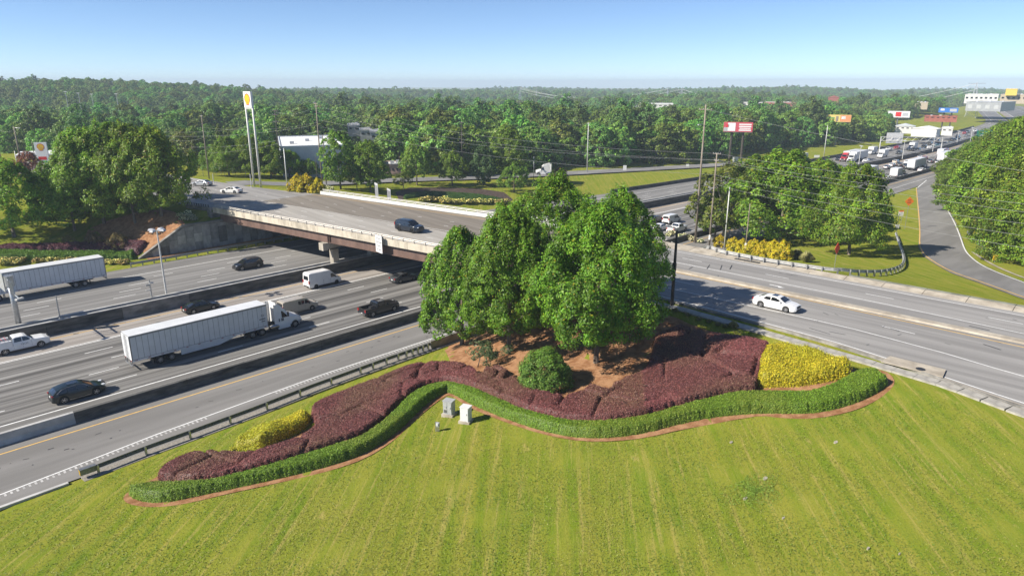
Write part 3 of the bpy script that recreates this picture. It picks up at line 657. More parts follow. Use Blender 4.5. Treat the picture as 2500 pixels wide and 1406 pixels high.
def wheel_meshes(r, w, rim, n=18, spokes=6, rimfrac=.66):
    key = (r, w, rim.name, spokes)
    if key in WHEELS: return WHEELS[key]
    prof = [(r * rimfrac, -w / 2), (r * .93, -w / 2), (r, -w / 2 + .04), (r, w / 2 - .04), (r * .93, w / 2), (r * rimfrac, w / 2)]
    vs, fs = [], []; k = len(prof)
    for i in range(n):
        t = 2 * math.pi * i / n
        for (q, y) in prof: vs.append((q * math.cos(t), y, q * math.sin(t)))
    for i in range(n):
        for j in range(k - 1): a, c = i * k + j, ((i + 1) % n) * k + j; fs.append((a, c, c + 1, a + 1))
    ty = MB().add(vs, fs).mesh('tyre', True); ty.materials.append(TYRE)
    b = MB(); R = r * rimfrac
    # barrel and dished disc with spokes, outer face at -y
    m = n; bar = [(R * 1.01, -w / 2 + .005), (R * .93, -w / 2 + .01), (R * .90, -w / 2 + .07)]
    vs, fs = [], []
    for i in range(m):
        t = 2 * math.pi * i / m
        for (q, y) in bar: vs.append((q * math.cos(t), y, q * math.sin(t)))
    for i in range(m):
        for j in range(2): a, c = i * 3 + j, ((i + 1) % m) * 3 + j; fs.append((a, a + 1, c + 1, c))
    b.add(vs, fs)
    for i in range(spokes):
        t = 2 * math.pi * i / spokes; c_, s_ = math.cos(t), math.sin(t); h = R * .15
        pts = [(R * .12, -h), (R * .93, -h * .7), (R * .93, h * .7), (R * .12, h)]
        b.add([(p * c_ - q * s_, -w / 2 + .03, p * s_ + q * c_) for p, q in pts] + [(p * c_ - q * s_, -w / 2 + .07, p * s_ + q * c_) for p, q in pts], [(0, 1, 2, 3), (0, 4, 5, 1), (2, 6, 7, 3)])
    b.tube((0, -w / 2 + .02, 0), (0, -w / 2 + .10, 0), R * .24, n=10)
    ri = b.mesh('rim'); ri.materials.append(rim)
    b = MB(); b.tube((0, -w / 2 + .09, 0), (0, w / 2 - .02, 0), R * .97, n=14); hub = b.mesh('brake_drum'); hub.materials.append(DARK)
    WHEELS[key] = (ty, ri, hub); return WHEELS[key]
WHEELS = {}
def add_wheel(root, x, y, r, w, rim, spokes=6, far=False, frac=.66):
    ty, ri, hub = wheel_meshes(r, w, rim, 14 if far else 20, spokes, frac)
    o = bpy.data.objects.new('wheel', ty); COL.objects.link(o); o.parent = root; o.location = (x, y, r); o.rotation_euler = (0, 0, 0 if y < 0 else math.pi)
    for n_, me in (('rim', ri), ('brake_drum', hub)):
        q = bpy.data.objects.new(n_, me); COL.objects.link(q); q.parent = o
    return o
def P1(pts): 
    xs = [p[0] for p in pts]; ys = [p[1] for p in pts]; return lambda x: float(np.interp(x, xs, ys))
def car(spec, pnt, name, far=False):
    """A vehicle lofted from its side profile. +X is forward, the origin lies on the road under its middle."""
    L, W, r, wb0, wb1 = spec['L'], spec['W'], spec['r'], spec['wx'][0], spec['wx'][1]; cl = spec.get('cl', .2); hw = W / 2
    root = empty(name); top = P1(spec['top']); plan = P1(spec.get('plan', [(-L / 2, .80), (-L / 2 + .12, .92), (-L / 2 + .5, 1.), (L / 2 - .7, 1.), (L / 2 - .2, .9), (L / 2, .70)]))
    xsn = sorted(set([round(x, 3) for x in list(np.linspace(-L / 2, L / 2, 27)) + [p[0] for p in spec['top']] + [wx + r * k for wx in (wb0, wb1) for k in (-1.14, -1.1, -.95, -.7, -.4, 0, .4, .7, .95, 1.1, 1.14)] + [-L / 2 + .04, L / 2 - .04]]))
    xsn = [x for x in xsn if -L / 2 <= x <= L / 2]
    def low(x):
        z = cl + (.10 * max(0, (abs(x) - L / 2 + .35) / .35) if abs(x) > L / 2 - .35 else 0)
        for wx in (wb0, wb1):
            d = abs(x - wx) / (r * 1.12)
            if d < 1: z = max(z, r + r * 1.12 * math.sqrt(1 - d * d) - .02)
        return z
    b = MB(); K = 7; bel = spec.get('belt_in', .06)
    for x in xsn:
        zt, zb, w = top(x), low(x), hw * plan(x); zb = min(zb, zt - .12); h = zt - zb
        e = .0
        sec = [(w * .93, zb), (w * .985, zb + min(.10, h * .3)), (w, zb + h * .48), (w * .985, zb + h * .78), (w - bel, zt - .025), (w - bel - .08, zt), (0, zt + spec.get('crown', .03))]
        b.v += [(x, -y, z) for y, z in sec] + [(x, y, z) for y, z in sec[:-1][::-1]]
    n = 2 * K - 1; m = len(xsn)
    for i in range(m - 1):
        for j in range(n - 1): a = i * n + j; b.f.append((a, a + n, a + n + 1, a + 1))
        b.f.append((i * n + n - 1, (i + 1) * n + n - 1, (i + 1) * n, i * n))
    b.f.append(tuple(range(n))); b.f.append(tuple(range(m * n - 1, (m - 1) * n - 1, -1)))
    # cabin
    cab = spec['cab']; rf = P1(cab['roof']); zb_ = cab['belt']; ins = cab.get('in', .20); wbelt = hw - bel - .01; x0, x1 = cab['roof'][0][0], cab['roof'][-1][0]; H = max(p[1] for p in cab['roof'])
    belt = P1(zb_) if isinstance(zb_, list) else (lambda x: zb_)
    def side_y(x, z):
        t = max(0, (z - belt(x)) / max(.01, H - belt(x))); pw = hw * plan(x) - bel - .01; return pw - ins * t ** 1.15
    xr = sorted(set([round(q, 3) for q in list(np.linspace(x0, x1, 15)) + [p[0] for p in cab['roof']]])); k0 = len(b.v); J = 5
    for x in xr:
        z = max(rf(x), belt(x) + .005); zb = belt(x) - .05; zm = belt(x) + (z - belt(x)) * .55; ze = belt(x) + (z - belt(x)) * .93
        sec = [(side_y(x, belt(x)), zb), (side_y(x, zm), zm), (side_y(x, ze), ze), (side_y(x, z) - .10 if z - belt(x) > .1 else side_y(x, z) - .02, z), (0, z + .025)]
        b.v += [(x, -y, q) for y, q in sec] + [(x, y, q) for y, q in sec[:-1][::-1]]
    n = 2 * J - 1
    for i in range(len(xr) - 1):
        for j in range(n - 1): a = k0 + i * n + j; b.f.append((a, a + n, a + n + 1, a + 1))
    b.f.append(tuple(k0 + i for i in range(n))); b.f.append(tuple(k0 + (len(xr) - 1) * n + n - 1 - i for i in range(n)))
    body = b.build('body', pnt, root, smooth=False)
    MB().box((0, 0, cl + .22), (L * .93, W * .80, .34)).build('underbody', DARK, root)
    # glass
    def pane(nm, quads, m=GLASS, par=root):
        q = MB()
        for p in quads: q.add(p, [tuple(range(len(p)))])
        return q.build(nm, m, par)
    def sidewin(poly, nm='side_window', m=GLASS):
        for s in (-1, 1):
            pts = [(x, s * (side_y(x, z) + .012), z) for x, z in poly]
            if s > 0: pts = pts[::-1]
            pane(nm, [pts], m)
    for poly in cab['side']: sidewin(poly)
    def endwin(nm, xa, xb, fr=.88):
        # a sloped pane lofted across the cabin from (xa) low to (xb) high
        pts = []
        sgn = 1 if xa > xb else -1
        for x in np.linspace(xa, xb, 4):
            z = rf(x); w = (side_y(x, z) - .11) * 1.0; w = max(.2, w)
            nx = .012 * sgn
            pts.append([(x + nx, -w, z + .016), (x + nx, -w * .5, z + .028), (x + nx, 0, z + .038), (x + nx, w * .5, z + .028), (x + nx, w, z + .016)])
        q = MB()
        for a, c in zip(pts, pts[1:]):
            for i in range(4): q.add([a[i], a[i + 1], c[i + 1], c[i]] if sgn > 0 else [a[i + 1], a[i], c[i], c[i + 1]], [(0, 1, 2, 3)])
        q.build(nm, GLASS, root)
    if cab.get('wind'): endwin('windshield', *cab['wind'])
    if cab.get('rear'): endwin('rear_window', *cab['rear'])
    if cab.get('rearflat'):
        x, za, zc_, w = cab['rearflat']; pane('rear_window', [[(x, w, za), (x, -w, za), (x + .03, -w * .92, zc_), (x + .03, w * .92, zc_)]])
    if cab.get('sunroof'):
        x, l = cab['sunroof']; pane('sunroof', [[(x - l, -.4, H + .03), (x, -.4, H + .03), (x, .4, H + .03), (x - l, .4, H + .03)]])
    # lights, grille, bumpers, mirrors, plate
    fz, rz_ = spec['hl'], spec['tl']; f2 = L / 2
    for s in (-1, 1):
        y = s * hw * plan(f2 - .12) * .78; MB().box((f2 - .20, y * .96, fz), (.30, .34, spec.get('hlh', .12)), s * -.40).build('headlight', LAMP, root)
        y = s * hw * plan(-f2 + .06) * .86; MB().box((-f2 + .06, y, rz_), (.16, .26, spec.get('tlh', .2)), s * .1).build('taillight', TAIL, root)
        mx = cab['mirror']; MB().box((mx, s * (side_y(mx, belt(mx)) + .12), belt(mx) + .10), (.12, .24, .17)).build('mirror', pnt if not spec.get('dark_mirror') else TRIM, root)
    MB().box((f2 - .035, 0, fz - .05), (.10, W * .42, spec.get('grh', .24))).build('grille', spec.get('grm', TRIM), root)
    MB().box((f2 - .06, 0, cl + .16), (.16, W * .68, .16)).build('front_bumper', spec.get('bm', TRIM), root)
    MB().box((-f2 + .05, 0, cl + .20), (.16, W * .76, .2)).build('rear_bumper', spec.get('bm', TRIM), root)
    MB().box((-f2 - .005, 0, spec.get('plz', rz_ - .2)), (.03, .34, .16)).build('licence_plate', PLATE, root)
    if spec.get('sillm'):
        for s in (-1, 1): MB().box(((wb0 + wb1) / 2, s * hw * .985, cl + .10), (wb1 - wb0 - 2.3 * r, .04, .05)).build('sill_trim', spec['sillm'], root)
    if spec.get('cladding'):
        for s in (-1, 1): MB().box(((wb0 + wb1) / 2, s * hw * .985, cl + .10), (wb1 - wb0 - 2.3 * r, .05, .18)).build('cladding', TRIM, root)
    if spec.get('roofrail'):
        for s in (-1, 1): MB().path([(x, s * (side_y(x, H) - .12), rf(x) + .07) for x in np.linspace(spec['roofrail'][0], spec['roofrail'][1], 5)], .022, 5).build('roof_rail', spec.get('rrm', CHROME), root)
    if spec.get('chromeline'):
        for s in (-1, 1): MB().path([(x, s * (side_y(x, z) + .02), z) for x, z in spec['chromeline']], .02, 5).build('window_trim', CHROME, root)
    for s in (-1, 1):
        for dx in spec.get('handles', ()): MB().box((dx, s * (hw - .015), spec['hz']), (.22, .03, .035)).build('door_handle', spec.get('handm', pnt), root)
        for dx in spec.get('seams', ()):
            MB().add([(dx - .008, s * (hw + .004), cl + .22), (dx + .008, s * (hw + .004), cl + .22), (dx + .008, s * (hw * .985 + .004), spec['hz'] + .05), (dx - .008, s * (hw * .985 + .004), spec['hz'] + .05)], [(0, 1, 2, 3)]).build('door_seam', TRIM, root)
    tw = spec.get('tw', .24)
    for wx in (wb0, wb1):
        for s in (-1, 1): add_wheel(root, wx, s * (hw - tw / 2 - .015), r, tw, spec.get('rim', RIM), spec.get('spokes', 5), far, spec.get('frac', .68))
    return root
SEDAN = dict(L=4.86, W=1.84, r=.345, wx=(-1.42, 1.39), cl=.17, top=[(-2.43, .72), (-2.36, .96), (-2.0, 1.03), (-1.5, 1.02), (0, .97), (1.0, .96), (1.9, .84), (2.3, .72), (2.43, .56)],
    cab=dict(roof=[(-1.98, 1.02), (-1.15, 1.37), (-.5, 1.45), (.15, 1.44), (.55, 1.33), (1.22, .96)], belt=.97, side=[[(-1.20, 1.03), (-1.0, 1.32), (-.42, 1.38), (-.42, 1.02)], [(-.35, 1.02), (-.35, 1.385), (.12, 1.37), (.50, 1.24), (.90, 1.02)]], wind=(1.12, .50), rear=(-1.86, -1.18), mirror=.72, sunroof=(.1, .55)),
    hl=.66, tl=.84, handles=(-.75, .15), seams=(-.38, .78), hz=.84, spokes=7, plz=.62)
SUV = dict(L=4.9, W=1.95, r=.385, wx=(-1.46, 1.46), cl=.21, top=[(-2.45, .80), (-2.38, 1.10), (-1.5, 1.13), (0, 1.09), (1.0, 1.08), (1.6, 1.04), (2.2, .90), (2.45, .66)],
    cab=dict(roof=[(-2.34, 1.12), (-2.12, 1.56), (-1.6, 1.68), (-.4, 1.72), (.25, 1.69), (.55, 1.60), (1.35, 1.08)], belt=1.08, side=[[(-1.98, 1.20), (-1.75, 1.52), (-1.15, 1.60), (-1.15, 1.15)], [(-1.05, 1.14), (-1.05, 1.61), (-.25, 1.64), (-.25, 1.13)], [(-.17, 1.13), (-.17, 1.64), (.25, 1.61), (.56, 1.50), (1.0, 1.13)]], wind=(1.26, .55), rear=(-2.30, -2.10), mirror=.85, **{'in': .2}),
    hl=.86, tl=1.0, tlh=.14, grh=.36, handles=(-.9, .1), seams=(-.2, .85), hz=.98, roofrail=(-1.9, .1), spokes=5, plz=.8)
BIGSUV = dict(SUV, L=5.35, W=2.06, r=.42, wx=(-1.55, 1.52), cl=.26, top=[(-2.67, .85), (-2.62, 1.22), (-1.5, 1.24), (0, 1.22), (1.1, 1.22), (1.8, 1.19), (2.45, 1.10), (2.67, .80)],
    cab=dict(roof=[(-2.60, 1.22), (-2.45, 1.78), (-2.1, 1.90), (-.4, 1.93), (.35, 1.90), (.6, 1.80), (1.25, 1.22)], belt=1.22, side=[[(-2.3, 1.28), (-2.2, 1.74), (-1.3, 1.80), (-1.3, 1.27)], [(-1.2, 1.27), (-1.2, 1.81), (-.25, 1.82), (-.25, 1.27)], [(-.17, 1.27), (-.17, 1.82), (.35, 1.79), (.6, 1.70), (1.0, 1.27)]], wind=(1.18, .58), rearflat=(-2.585, 1.32, 1.72, .75), mirror=.85, **{'in': .17}),
    hl=1.0, tl=1.2, tlh=.5, grh=.45, handles=(-.95, .1), hz=1.1, rim=RIMD, roofrail=(-2.1, .2), rrm=TRIM, frac=.74)
CROSS = dict(SUV, top=[(-2.45, .80), (-2.38, 1.08), (-1.5, 1.12), (0, 1.07), (1.0, 1.06), (1.7, 1.0), (2.25, .84), (2.45, .6)],
    cab=dict(roof=[(-2.36, 1.10), (-1.95, 1.45), (-1.4, 1.62), (-.4, 1.69), (.2, 1.66), (.5, 1.56), (1.35, 1.06)], belt=1.07, side=[[(-1.95, 1.18), (-1.5, 1.48), (-1.1, 1.56), (-1.1, 1.14)], [(-1.02, 1.14), (-1.02, 1.57), (-.25, 1.61), (-.25, 1.12)], [(-.17, 1.12), (-.17, 1.61), (.2, 1.58), (.5, 1.47), (1.0, 1.12)]], wind=(1.26, .5), rear=(-2.26, -1.95), mirror=.85, sunroof=(0., .9), **{'in': .21}),
    chromeline=[(-2.0, 1.17), (-1.5, 1.51), (-1.1, 1.59), (-.2, 1.645), (.2, 1.62), (.5, 1.5), (1.05, 1.11)], sillm=CHROME, handles=(-.9, .1), roofrail=None)
VAN = dict(L=5.9, W=2.05, r=.35, wx=(-1.75, 1.95), cl=.24, tw=.22, top=[(-2.95, .95), (-2.9, 1.25), (1.6, 1.27), (2.0, 1.22), (2.6, 1.02), (2.95, .72)], belt_in=.03,
    cab=dict(roof=[(-2.93, 1.25), (-2.88, 2.50), (-2.6, 2.58), (.6, 2.56), (1.0, 2.44), (1.4, 2.05), (2.2, 1.2)], belt=1.25, side=[[(.95, 1.32), (.95, 1.95), (1.35, 1.93), (1.75, 1.50), (1.80, 1.32)]], wind=(2.1, 1.32), rearflat=(-2.945, 1.45, 2.1, .7), mirror=1.75, **{'in': .10}),
    hl=.92, tl=1.15, tlh=.5, handles=(.6,), seams=(.85, -.4, -.42), hz=1.15, cladding=True, rim=RIMD, dark_mirror=True, plan=[(-2.95, .95), (-2.8, 1.), (2.0, 1.), (2.6, .93), (2.95, .74)], frac=.6)
OLDVAN = dict(L=5.5, W=2.0, r=.36, wx=(-1.70, 1.72), cl=.26, top=[(-2.75, .95), (-2.7, 1.15), (1.2, 1.17), (1.7, 1.18), (2.45, 1.08), (2.75, .82)], belt_in=.03,
    cab=dict(roof=[(-2.72, 1.15), (-2.62, 2.0), (-2.3, 2.08), (.5, 2.08), (.95, 1.98), (1.75, 1.15)], belt=1.15, side=[[(-.35, 1.24), (-.35, 1.75), (.05, 1.75), (.05, 1.24)], [(.12, 1.24), (.12, 1.75), (.55, 1.75), (.55, 1.24)], [(.68, 1.24), (.68, 1.80), (.98, 1.76), (1.45, 1.24)]], wind=(1.66, 1.0), rearflat=(-2.715, 1.3, 1.85, .75), mirror=1.25, **{'in': .13}),
    hl=.92, tl=1.2, tlh=.45, grh=.3, handles=(.75,), seams=(.62, -.4, .1), hz=1.02, dark_mirror=True, plan=[(-2.75, .95), (-2.6, 1.), (2.0, 1.), (2.5, .95), (2.75, .86)], frac=.62)
PICK = dict(L=5.85, W=2.03, r=.40, wx=(-1.75, 1.88), cl=.34, tw=.26, top=[(-2.92, .72), (-2.88, .82), (-.95, .82), (-.9, 1.26), (1.0, 1.26), (1.3, 1.27), (2.4, 1.20), (2.8, 1.08), (2.92, .85)],
    cab=dict(roof=[(-.95, 1.26), (-.82, 1.82), (-.5, 1.90), (.35, 1.90), (.65, 1.80), (1.3, 1.26)], belt=1.26, side=[[(-.72, 1.30), (-.64, 1.78), (.05, 1.81), (.05, 1.30)], [(.13, 1.30), (.13, 1.81), (.38, 1.78), (.65, 1.68), (1.02, 1.30)]], wind=(1.24, .62), rear=(-.93, -.80), mirror=.92, **{'in': .16}),
    hl=1.02, tl=1.05, tlh=.36, grh=.42, handles=(-.55, .3), seams=(.1, -.85, 1.0), hz=1.12, bm=CHROME, plan=[(-2.92, .97), (-2.7, 1.), (2.3, 1.), (2.75, .92), (2.92, .78)], plz=.62)
def pickup(pnt, name, spec=PICK, far=False, rack=False):
    root = car(spec, pnt, name, far); hw = spec['W'] / 2
    for s in (-1, 1): MB().box((-1.92, s * (hw - .07), 1.04), (1.95, .12, .46)).build('bed_side', pnt, root)
    MB().box((-2.86, 0, 1.04), (.09, 1.8, .46)).build('tailgate', pnt, root)
    MB().box((-1.9, 0, .84), (1.85, 1.7, .05)).build('bed_floor', TRIM, root)
    if rack:
        for s in (-1, 1):
            MB().box((-1.92, s * .78, 1.42), (1.9, .42, .34)).build('tool_box', pnt, root)
            MB().path([(-2.7, s * .8, 1.75), (-1.2, s * .8, 1.75)], .03).build('ladder_rack', STEEL, root)
        for x in (-2.6, -2.2, -1.8, -1.4): MB().path([(x, -.8, 1.75), (x, .8, 1.75)], .025).build('rack_bar', mat('red_rack', (.45, .05, .04), .5), root)
    else: MB().box((-1.2, .2, 1.0), (.5, .5, .3)).build('cargo', TRIM, root)
    return root
def colour(root, pnt, old):
    for o in [root] + list(root.children):
        if o.type == 'MESH' and len(o.data.materials) and o.data.materials[0] == old:
            o.material_slots[0].link = 'OBJECT'; o.material_slots[0].material = pnt
def put(o, X, Y, Z, rz, label, cat, group=None):
    o.location = (X, Y, Z); o.rotation_euler = (0, 0, rz); tag(o, label, cat, group); return o
# --- tractor and trailer
TRL = mat('trailer_white', (.60, .61, .62), .42, 0, c2=(.67, .68, .69), scale=.7, coord='Object', spec=.5); TRLG = mat('trailer_rail', (.28, .29, .30), .45, .5)
def dual(root, x, y, rim=RIM):
    s = -1 if y < 0 else 1
    add_wheel(root, x, y, .5, .28, rim, 8, frac=.56); add_wheel(root, x, y - s * .33, .5, .28, rim, 8, frac=.56)
def trailer(root, x0, x1, hw=1.29, skirt=True, panels=26, tandem=(2.9, 4.15), z0=1.12, z1=4.1):
    """box from x0 (rear) to x1 (front)"""
    MB().box(((x0 + x1) / 2, 0, (z0 + z1) / 2), (x1 - x0 - .04, 2 * hw - .03, z1 - z0 - .02)).build('trailer_box', TRLG, root)
    MB().box(((x0 + x1) / 2, 0, z1 + .012), (x1 - x0, 2 * hw - .1, .03)).build('trailer_roof', TRL, root)
    for s in (-1, 1):
        MB().box(((x0 + x1) / 2, s * (hw + .0), z1 - .08), (x1 - x0, .05, .16)).build('top_rail', TRLG, root)
        MB().box(((x0 + x1) / 2, s * (hw + .0), z0 + .04), (x1 - x0, .05, .2)).build('bottom_rail', TRL, root)
        w = (x1 - x0 - .1) / panels
        for i in range(panels):
            MB().box((x0 + .05 + w * (i + .5), s * (hw - .008), (z0 + z1) / 2), (w - .05, .02, z1 - z0 - .40)).build('side_panel', TRL, root)
        for i in range(12): MB().box((x0 + .4 + i * (x1 - x0 - .8) / 11, s * (hw + .03), z0 + .07), (.28, .012, .06)).build('reflector', TAIL, root)
    for s in (-1, 1):
        d = MB().box((x0 - .02, s * .63, (z0 + z1) / 2), (.05, 1.2, z1 - z0 - .16)).build('rear_door', TRL, root)
        for y in (.12, .45): MB().tube((x0 - .06, s * y, z0 + .1), (x0 - .06, s * y, z1 - .1), .022, n=6).build('lock_rod', STEEL, root)
        MB().box((x0 - .03, s * 1.27, (z0 + z1) / 2), (.07, .06, z1 - z0)).build('rear_post', TRLG, root)
        MB().box((x0 - .02, s * .55, .82), (.07, .08, .55)).build('guard_upright', TRLG, root); MB().box((x0 - .02, s * 1.15, .82), (.07, .08, .55)).build('guard_upright', TRLG, root)
        MB().box((x0 - .04, s * .95, z0 - .02), (.05, .2, .1)).build('tail_lamp', TAIL, root)
        MB().box((x1 - 2.9, s * .5, .62), (.1, .1, .9)).build('landing_leg', TRLG, root)
    MB().box((x0 - .03, 0, .56), (.09, 2.4, .1)).build('underride_guard', TRLG, root)
    MB().box((x0 + 3.5, 0, .88), (3.6, 1.1, .3)).build('bogie', DARK, root)
    MB().box(((x0 + x1) / 2, 0, .98), (x1 - x0 - .6, .9, .22)).build('frame_rail', DARK, root)
    for t in tandem:
        for s in (-1, 1): dual(root, x0 + t, s * 1.14)
    for s in (-1, 1): MB().box((x0 + tandem[0] - .75, s * 1.1, .55), (.03, .55, .6)).build('mud_flap', TRIM, root)
    if skirt:
        for s in (-1, 1):
            a, c = x0 + tandem[-1] + 1.1, x1 - 4.2
            MB().add([(a, s * 1.26, .42), (c - 2.2, s * 1.26, .42), (c, s * 1.22, .95), (c, s * 1.22, z0), (a, s * 1.26, z0)] + [(a, s * 1.23, .42), (c - 2.2, s * 1.23, .42), (c, s * 1.19, .95), (c, s * 1.19, z0), (a, s * 1.23, z0)], [(0, 1, 2, 3, 4), (9, 8, 7, 6, 5), (0, 5, 6, 1), (1, 6, 7, 2)]).build('side_skirt', TRL, root)
def tractor(root, xf, sleeper=False, pnt=P_WHITE, fairing=True, drives=(-4.3, -5.6)):
    """front bumper at xf"""
    hw = 1.12; ln = 1.25 if not sleeper else 2.7; xc = xf - 1.75     # cowl
    # hood
    b = MB(); st = [(xf, .62, 1.05, .85), (xf - .12, .58, 1.45, .98), (xf - .5, .58, 1.72, 1.05), (xf - 1.2, .62, 1.90, 1.10), (xc, .62, 2.02, 1.12)]
    for x, za, zc_, w in st: b.v += [(x, -w, za), (x, -w, zc_ - .35), (x, -w * .82, zc_ - .06), (x, 0, zc_), (x, w * .82, zc_ - .06), (x, w, zc_ - .35), (x, w, za)]
    for i in range(4):
        for j in range(6): a = i * 7 + j; b.f.append((a, a + 1, a + 8, a + 7))
    b.f.append(tuple(range(6, -1, -1))); b.build('hood', pnt, root)
    # cab
    xr = xc - ln - .35; b = MB(); top = 2.95
    sec = [(xc, 1.95, .0), (xc - .52, top - .05, .12), (xc - .8, top, .14), (xr, top, .14)]
    prof = [(xc + .02, .62), (xc + .02, 1.98), (xc - .50, top - .08), (xc - .75, top), (xr, top), (xr, .62)]
    for s in (-1, 1): b.v += [(x, s * (hw - (.16 if z > 2.2 else .0)), z) for x, z in prof]
    b.f += [(0, 1, 2, 3, 4, 5), (11, 10, 9, 8, 7, 6)] + [(i + 1, i, i + 6, i + 7) for i in range(5)] + [(0, 5, 11, 6)]
    b.build('cab', pnt, root)
    q = [(xc + .03, 2.02), (xc - .47, top - .14)]
    MB().add([(q[0][0] + .01, -.98, q[0][1]), (q[0][0] + .01, .98, q[0][1]), (q[1][0] + .03, .88, q[1][1]), (q[1][0] + .03, -.88, q[1][1])], [(0, 1, 2, 3)]).build('windshield', GLASS, root)
    for s in (-1, 1):
        pts = [(xc - .18, s * (hw + .012), 1.75), (xc - .95, s * (hw + .012), 1.75), (xc - .95, s * (hw - .13), 2.62), (xc - .48, s * (hw - .13), 2.62)]
        MB().add(pts if s > 0 else pts[::-1], [(0, 1, 2, 3)]).build('side_window', GLASS, root)
        MB().box((xc - .2, s * (hw + .26), 2.15), (.16, .2, .6)).build('mirror', TRIM, root)
        MB().box((xc - .75, s * (hw + .02), .55), (1.7, .06, .55)).build('side_step', pnt, root)
        MB().tube((xc - 1.0 - ln * .4, s * .95, .72), (xc - 2.2 - ln * .4, s * .95, .72), .31, n=14).build('fuel_tank', CHROME, root)
        MB().box((xf - .06, s * .85, 1.15), (.16, .3, .28)).build('headlight', LAMP, root)
        # front fender arch
        fb = MB(); A = [(xf - .95 + .62 * math.cos(t), .5 + .66 * math.sin(t)) for t in np.linspace(-.2, math.pi * .95, 9)]
        fb.strip([(x, s * 1.2, z) for x, z in A], [(x, s * .8, z) for x, z in A]); fb.build('fender', pnt, root)
        add_wheel(root, xf - .95, s * 1.05, .5, .3, RIM, 8, frac=.56)
        for dx in drives: dual(root, xf + dx, s * 1.0)
        if fairing:
            MB().add([(xr + .02, s * 1.14, .95), (xr - .42, s * 1.14, 1.1), (xr - .42, s * 1.14, 3.75), (xr + .02, s * 1.05, 3.6), (xr + .02, s * 1.10, .95), (xr - .42, s * 1.10, 1.1), (xr - .42, s * 1.10, 3.75), (xr + .02, s * 1.0, 3.6)], [(0, 1, 2, 3), (7, 6, 5, 4), (0, 4, 5, 1), (1, 5, 6, 2), (2, 6, 7, 3), (3, 7, 4, 0)]).build('side_fairing', pnt, root)
    if fairing:
        b = MB(); pr = [(xc - .65, top), (xc - 1.0, 3.35), (xr, 3.85), (xr, top)]
        for s in (-1, 1): b.v += [(x, s * (.92 if z > 3.0 else .98), z) for x, z in pr]
        b.f += [(0, 1, 2, 3), (7, 6, 5, 4), (1, 0, 4, 5), (2, 1, 5, 6), (3, 2, 6, 7)]; b.build('roof_fairing', pnt, root)
    MB().box((xf - .02, 0, .78), (.2, 2.3, .32)).build('bumper', CHROME, root); MB().box((xf + .0, 0, 1.2), (.1, 1.0, .65)).build('grille', TRIM, root)
    MB().box((xr - 1.6, 0, .95), (3.6, .85, .28)).build('chassis', DARK, root); MB().box((xf - 2.2, 0, .75), (3.6, 1.5, .5)).build('engine_bay', DARK, root)
    MB().box((xf + drives[-1] + .65, 0, 1.08), (.9, .9, .12)).build('fifth_wheel', DARK, root)

cars_near = 'vehicles on the near freeway carriageway'; cars_far = 'vehicles queueing on the freeway beyond the bridge'
root = empty('semi_truck')
trailer(root, -8.1, 8.1); tractor(root, 8.1 + 4.75, drives=(-5.55, -6.85))
put(root, 29.8, 81.25, 0, 0, 'white articulated lorry with ribbed trailer on the near carriageway, closest of the lorries', 'truck')
for i, (t, sz, dz) in enumerate((('53', .40, 2.75),)): text_mesh('trailer_number', t, sz, mat('decal_grey', (.12, .13, .15), .6), root, (7.45, -1.308, dz), (math.pi / 2, 0, 0))
DECAL = mat('decal_grey', (.12, .13, .15), .6)
for (x, z, w, h) in ((7.4, 2.3, .8, .12), (7.5, 2.0, .5, .1), (9.75, 1.5, .14, .4), (10.2, 1.5, .35, .36)): MB().box((x, -1.31 if x < 9 else -1.13, z), (w, .02, h)).build('decal', DECAL, root)
# far lorry, heading the other way
root = empty('semi_truck')
trailer(root, -8.1, 8.1, skirt=False, tandem=(3.1, 4.35)); tractor(root, 8.1 + 4.9, drives=(-5.6, -6.9))
put(root, 22.45, 119.9, .8, math.pi, 'white articulated lorry on the far carriageway passing the flower bed, its cab out of view', 'truck')

o = put(car(CROSS, P_GREEN, 'sport_utility_car'), 15.4, 77.1, 0, 0, 'dark green sport utility car with chrome window line in the outer lane behind the lorry', 'car', cars_near)
o = put(pickup(P_WHITE, 'pickup_truck', rack=True), 14.5, 97.0, 0, 0, 'white service pickup with ladder rack and tool boxes in the express lane', 'pickup', cars_near)
text_mesh('door_decal', 'TACM', .28, mat('decal_grey', (.12, .13, .15), .6), o, (.25, -1.03, .95), (math.pi / 2, 0, 0))
X, Y = G(793, 694); o = put(car(VAN, P_WHITE, 'cargo_van'), *[G(797, 699)[0], G(797, 699)[1] + 1.0], 0, 0, 'tall white cargo van in the express lane next to the median wall', 'van', cars_near)
x, y = G(763, 757); put(car(OLDVAN, P_TAN, 'passenger_van'), x - 1.72, y + .95, 0, 0, 'tan full-size van half hidden behind the white lorry cab', 'van', cars_near)
x, y = G(911, 774); put(pickup(P_BLACK, 'pickup_truck'), x + 1.75, y + .95, 0, 0, 'black crew cab pickup on the near carriageway short of the bridge', 'pickup', cars_near)
x, y = G(978, 692); put(car(SEDAN, P_GREY, 'sedan'), x + 1.42, y + .9, 0, 0, 'dark grey sedan driving into the shadow under the bridge', 'car', cars_near)
x, y = G(520, 752); put(car(SEDAN, P_BLACK, 'sedan'), G(515, 748, 1.4)[0] , 96.2, 0, 0, 'black sedan in the express lane mostly hidden by the white trailer', 'car', cars_near)
x, y = G(592, 661, .8); put(car(SUV, P_BLACK, 'sport_utility_car'), x + 1.46, y + .95, .8, math.pi, 'black sport utility car coming along the far carriageway towards the lorry', 'car')
x, y = G(989, 567, ZS); put(car(BIGSUV, P_NAVY, 'large_sport_utility_car'), 68.9, 90.0, ZS + .004, -math.pi / 2 + .136, 'large dark blue sport utility car crossing the bridge', 'car')
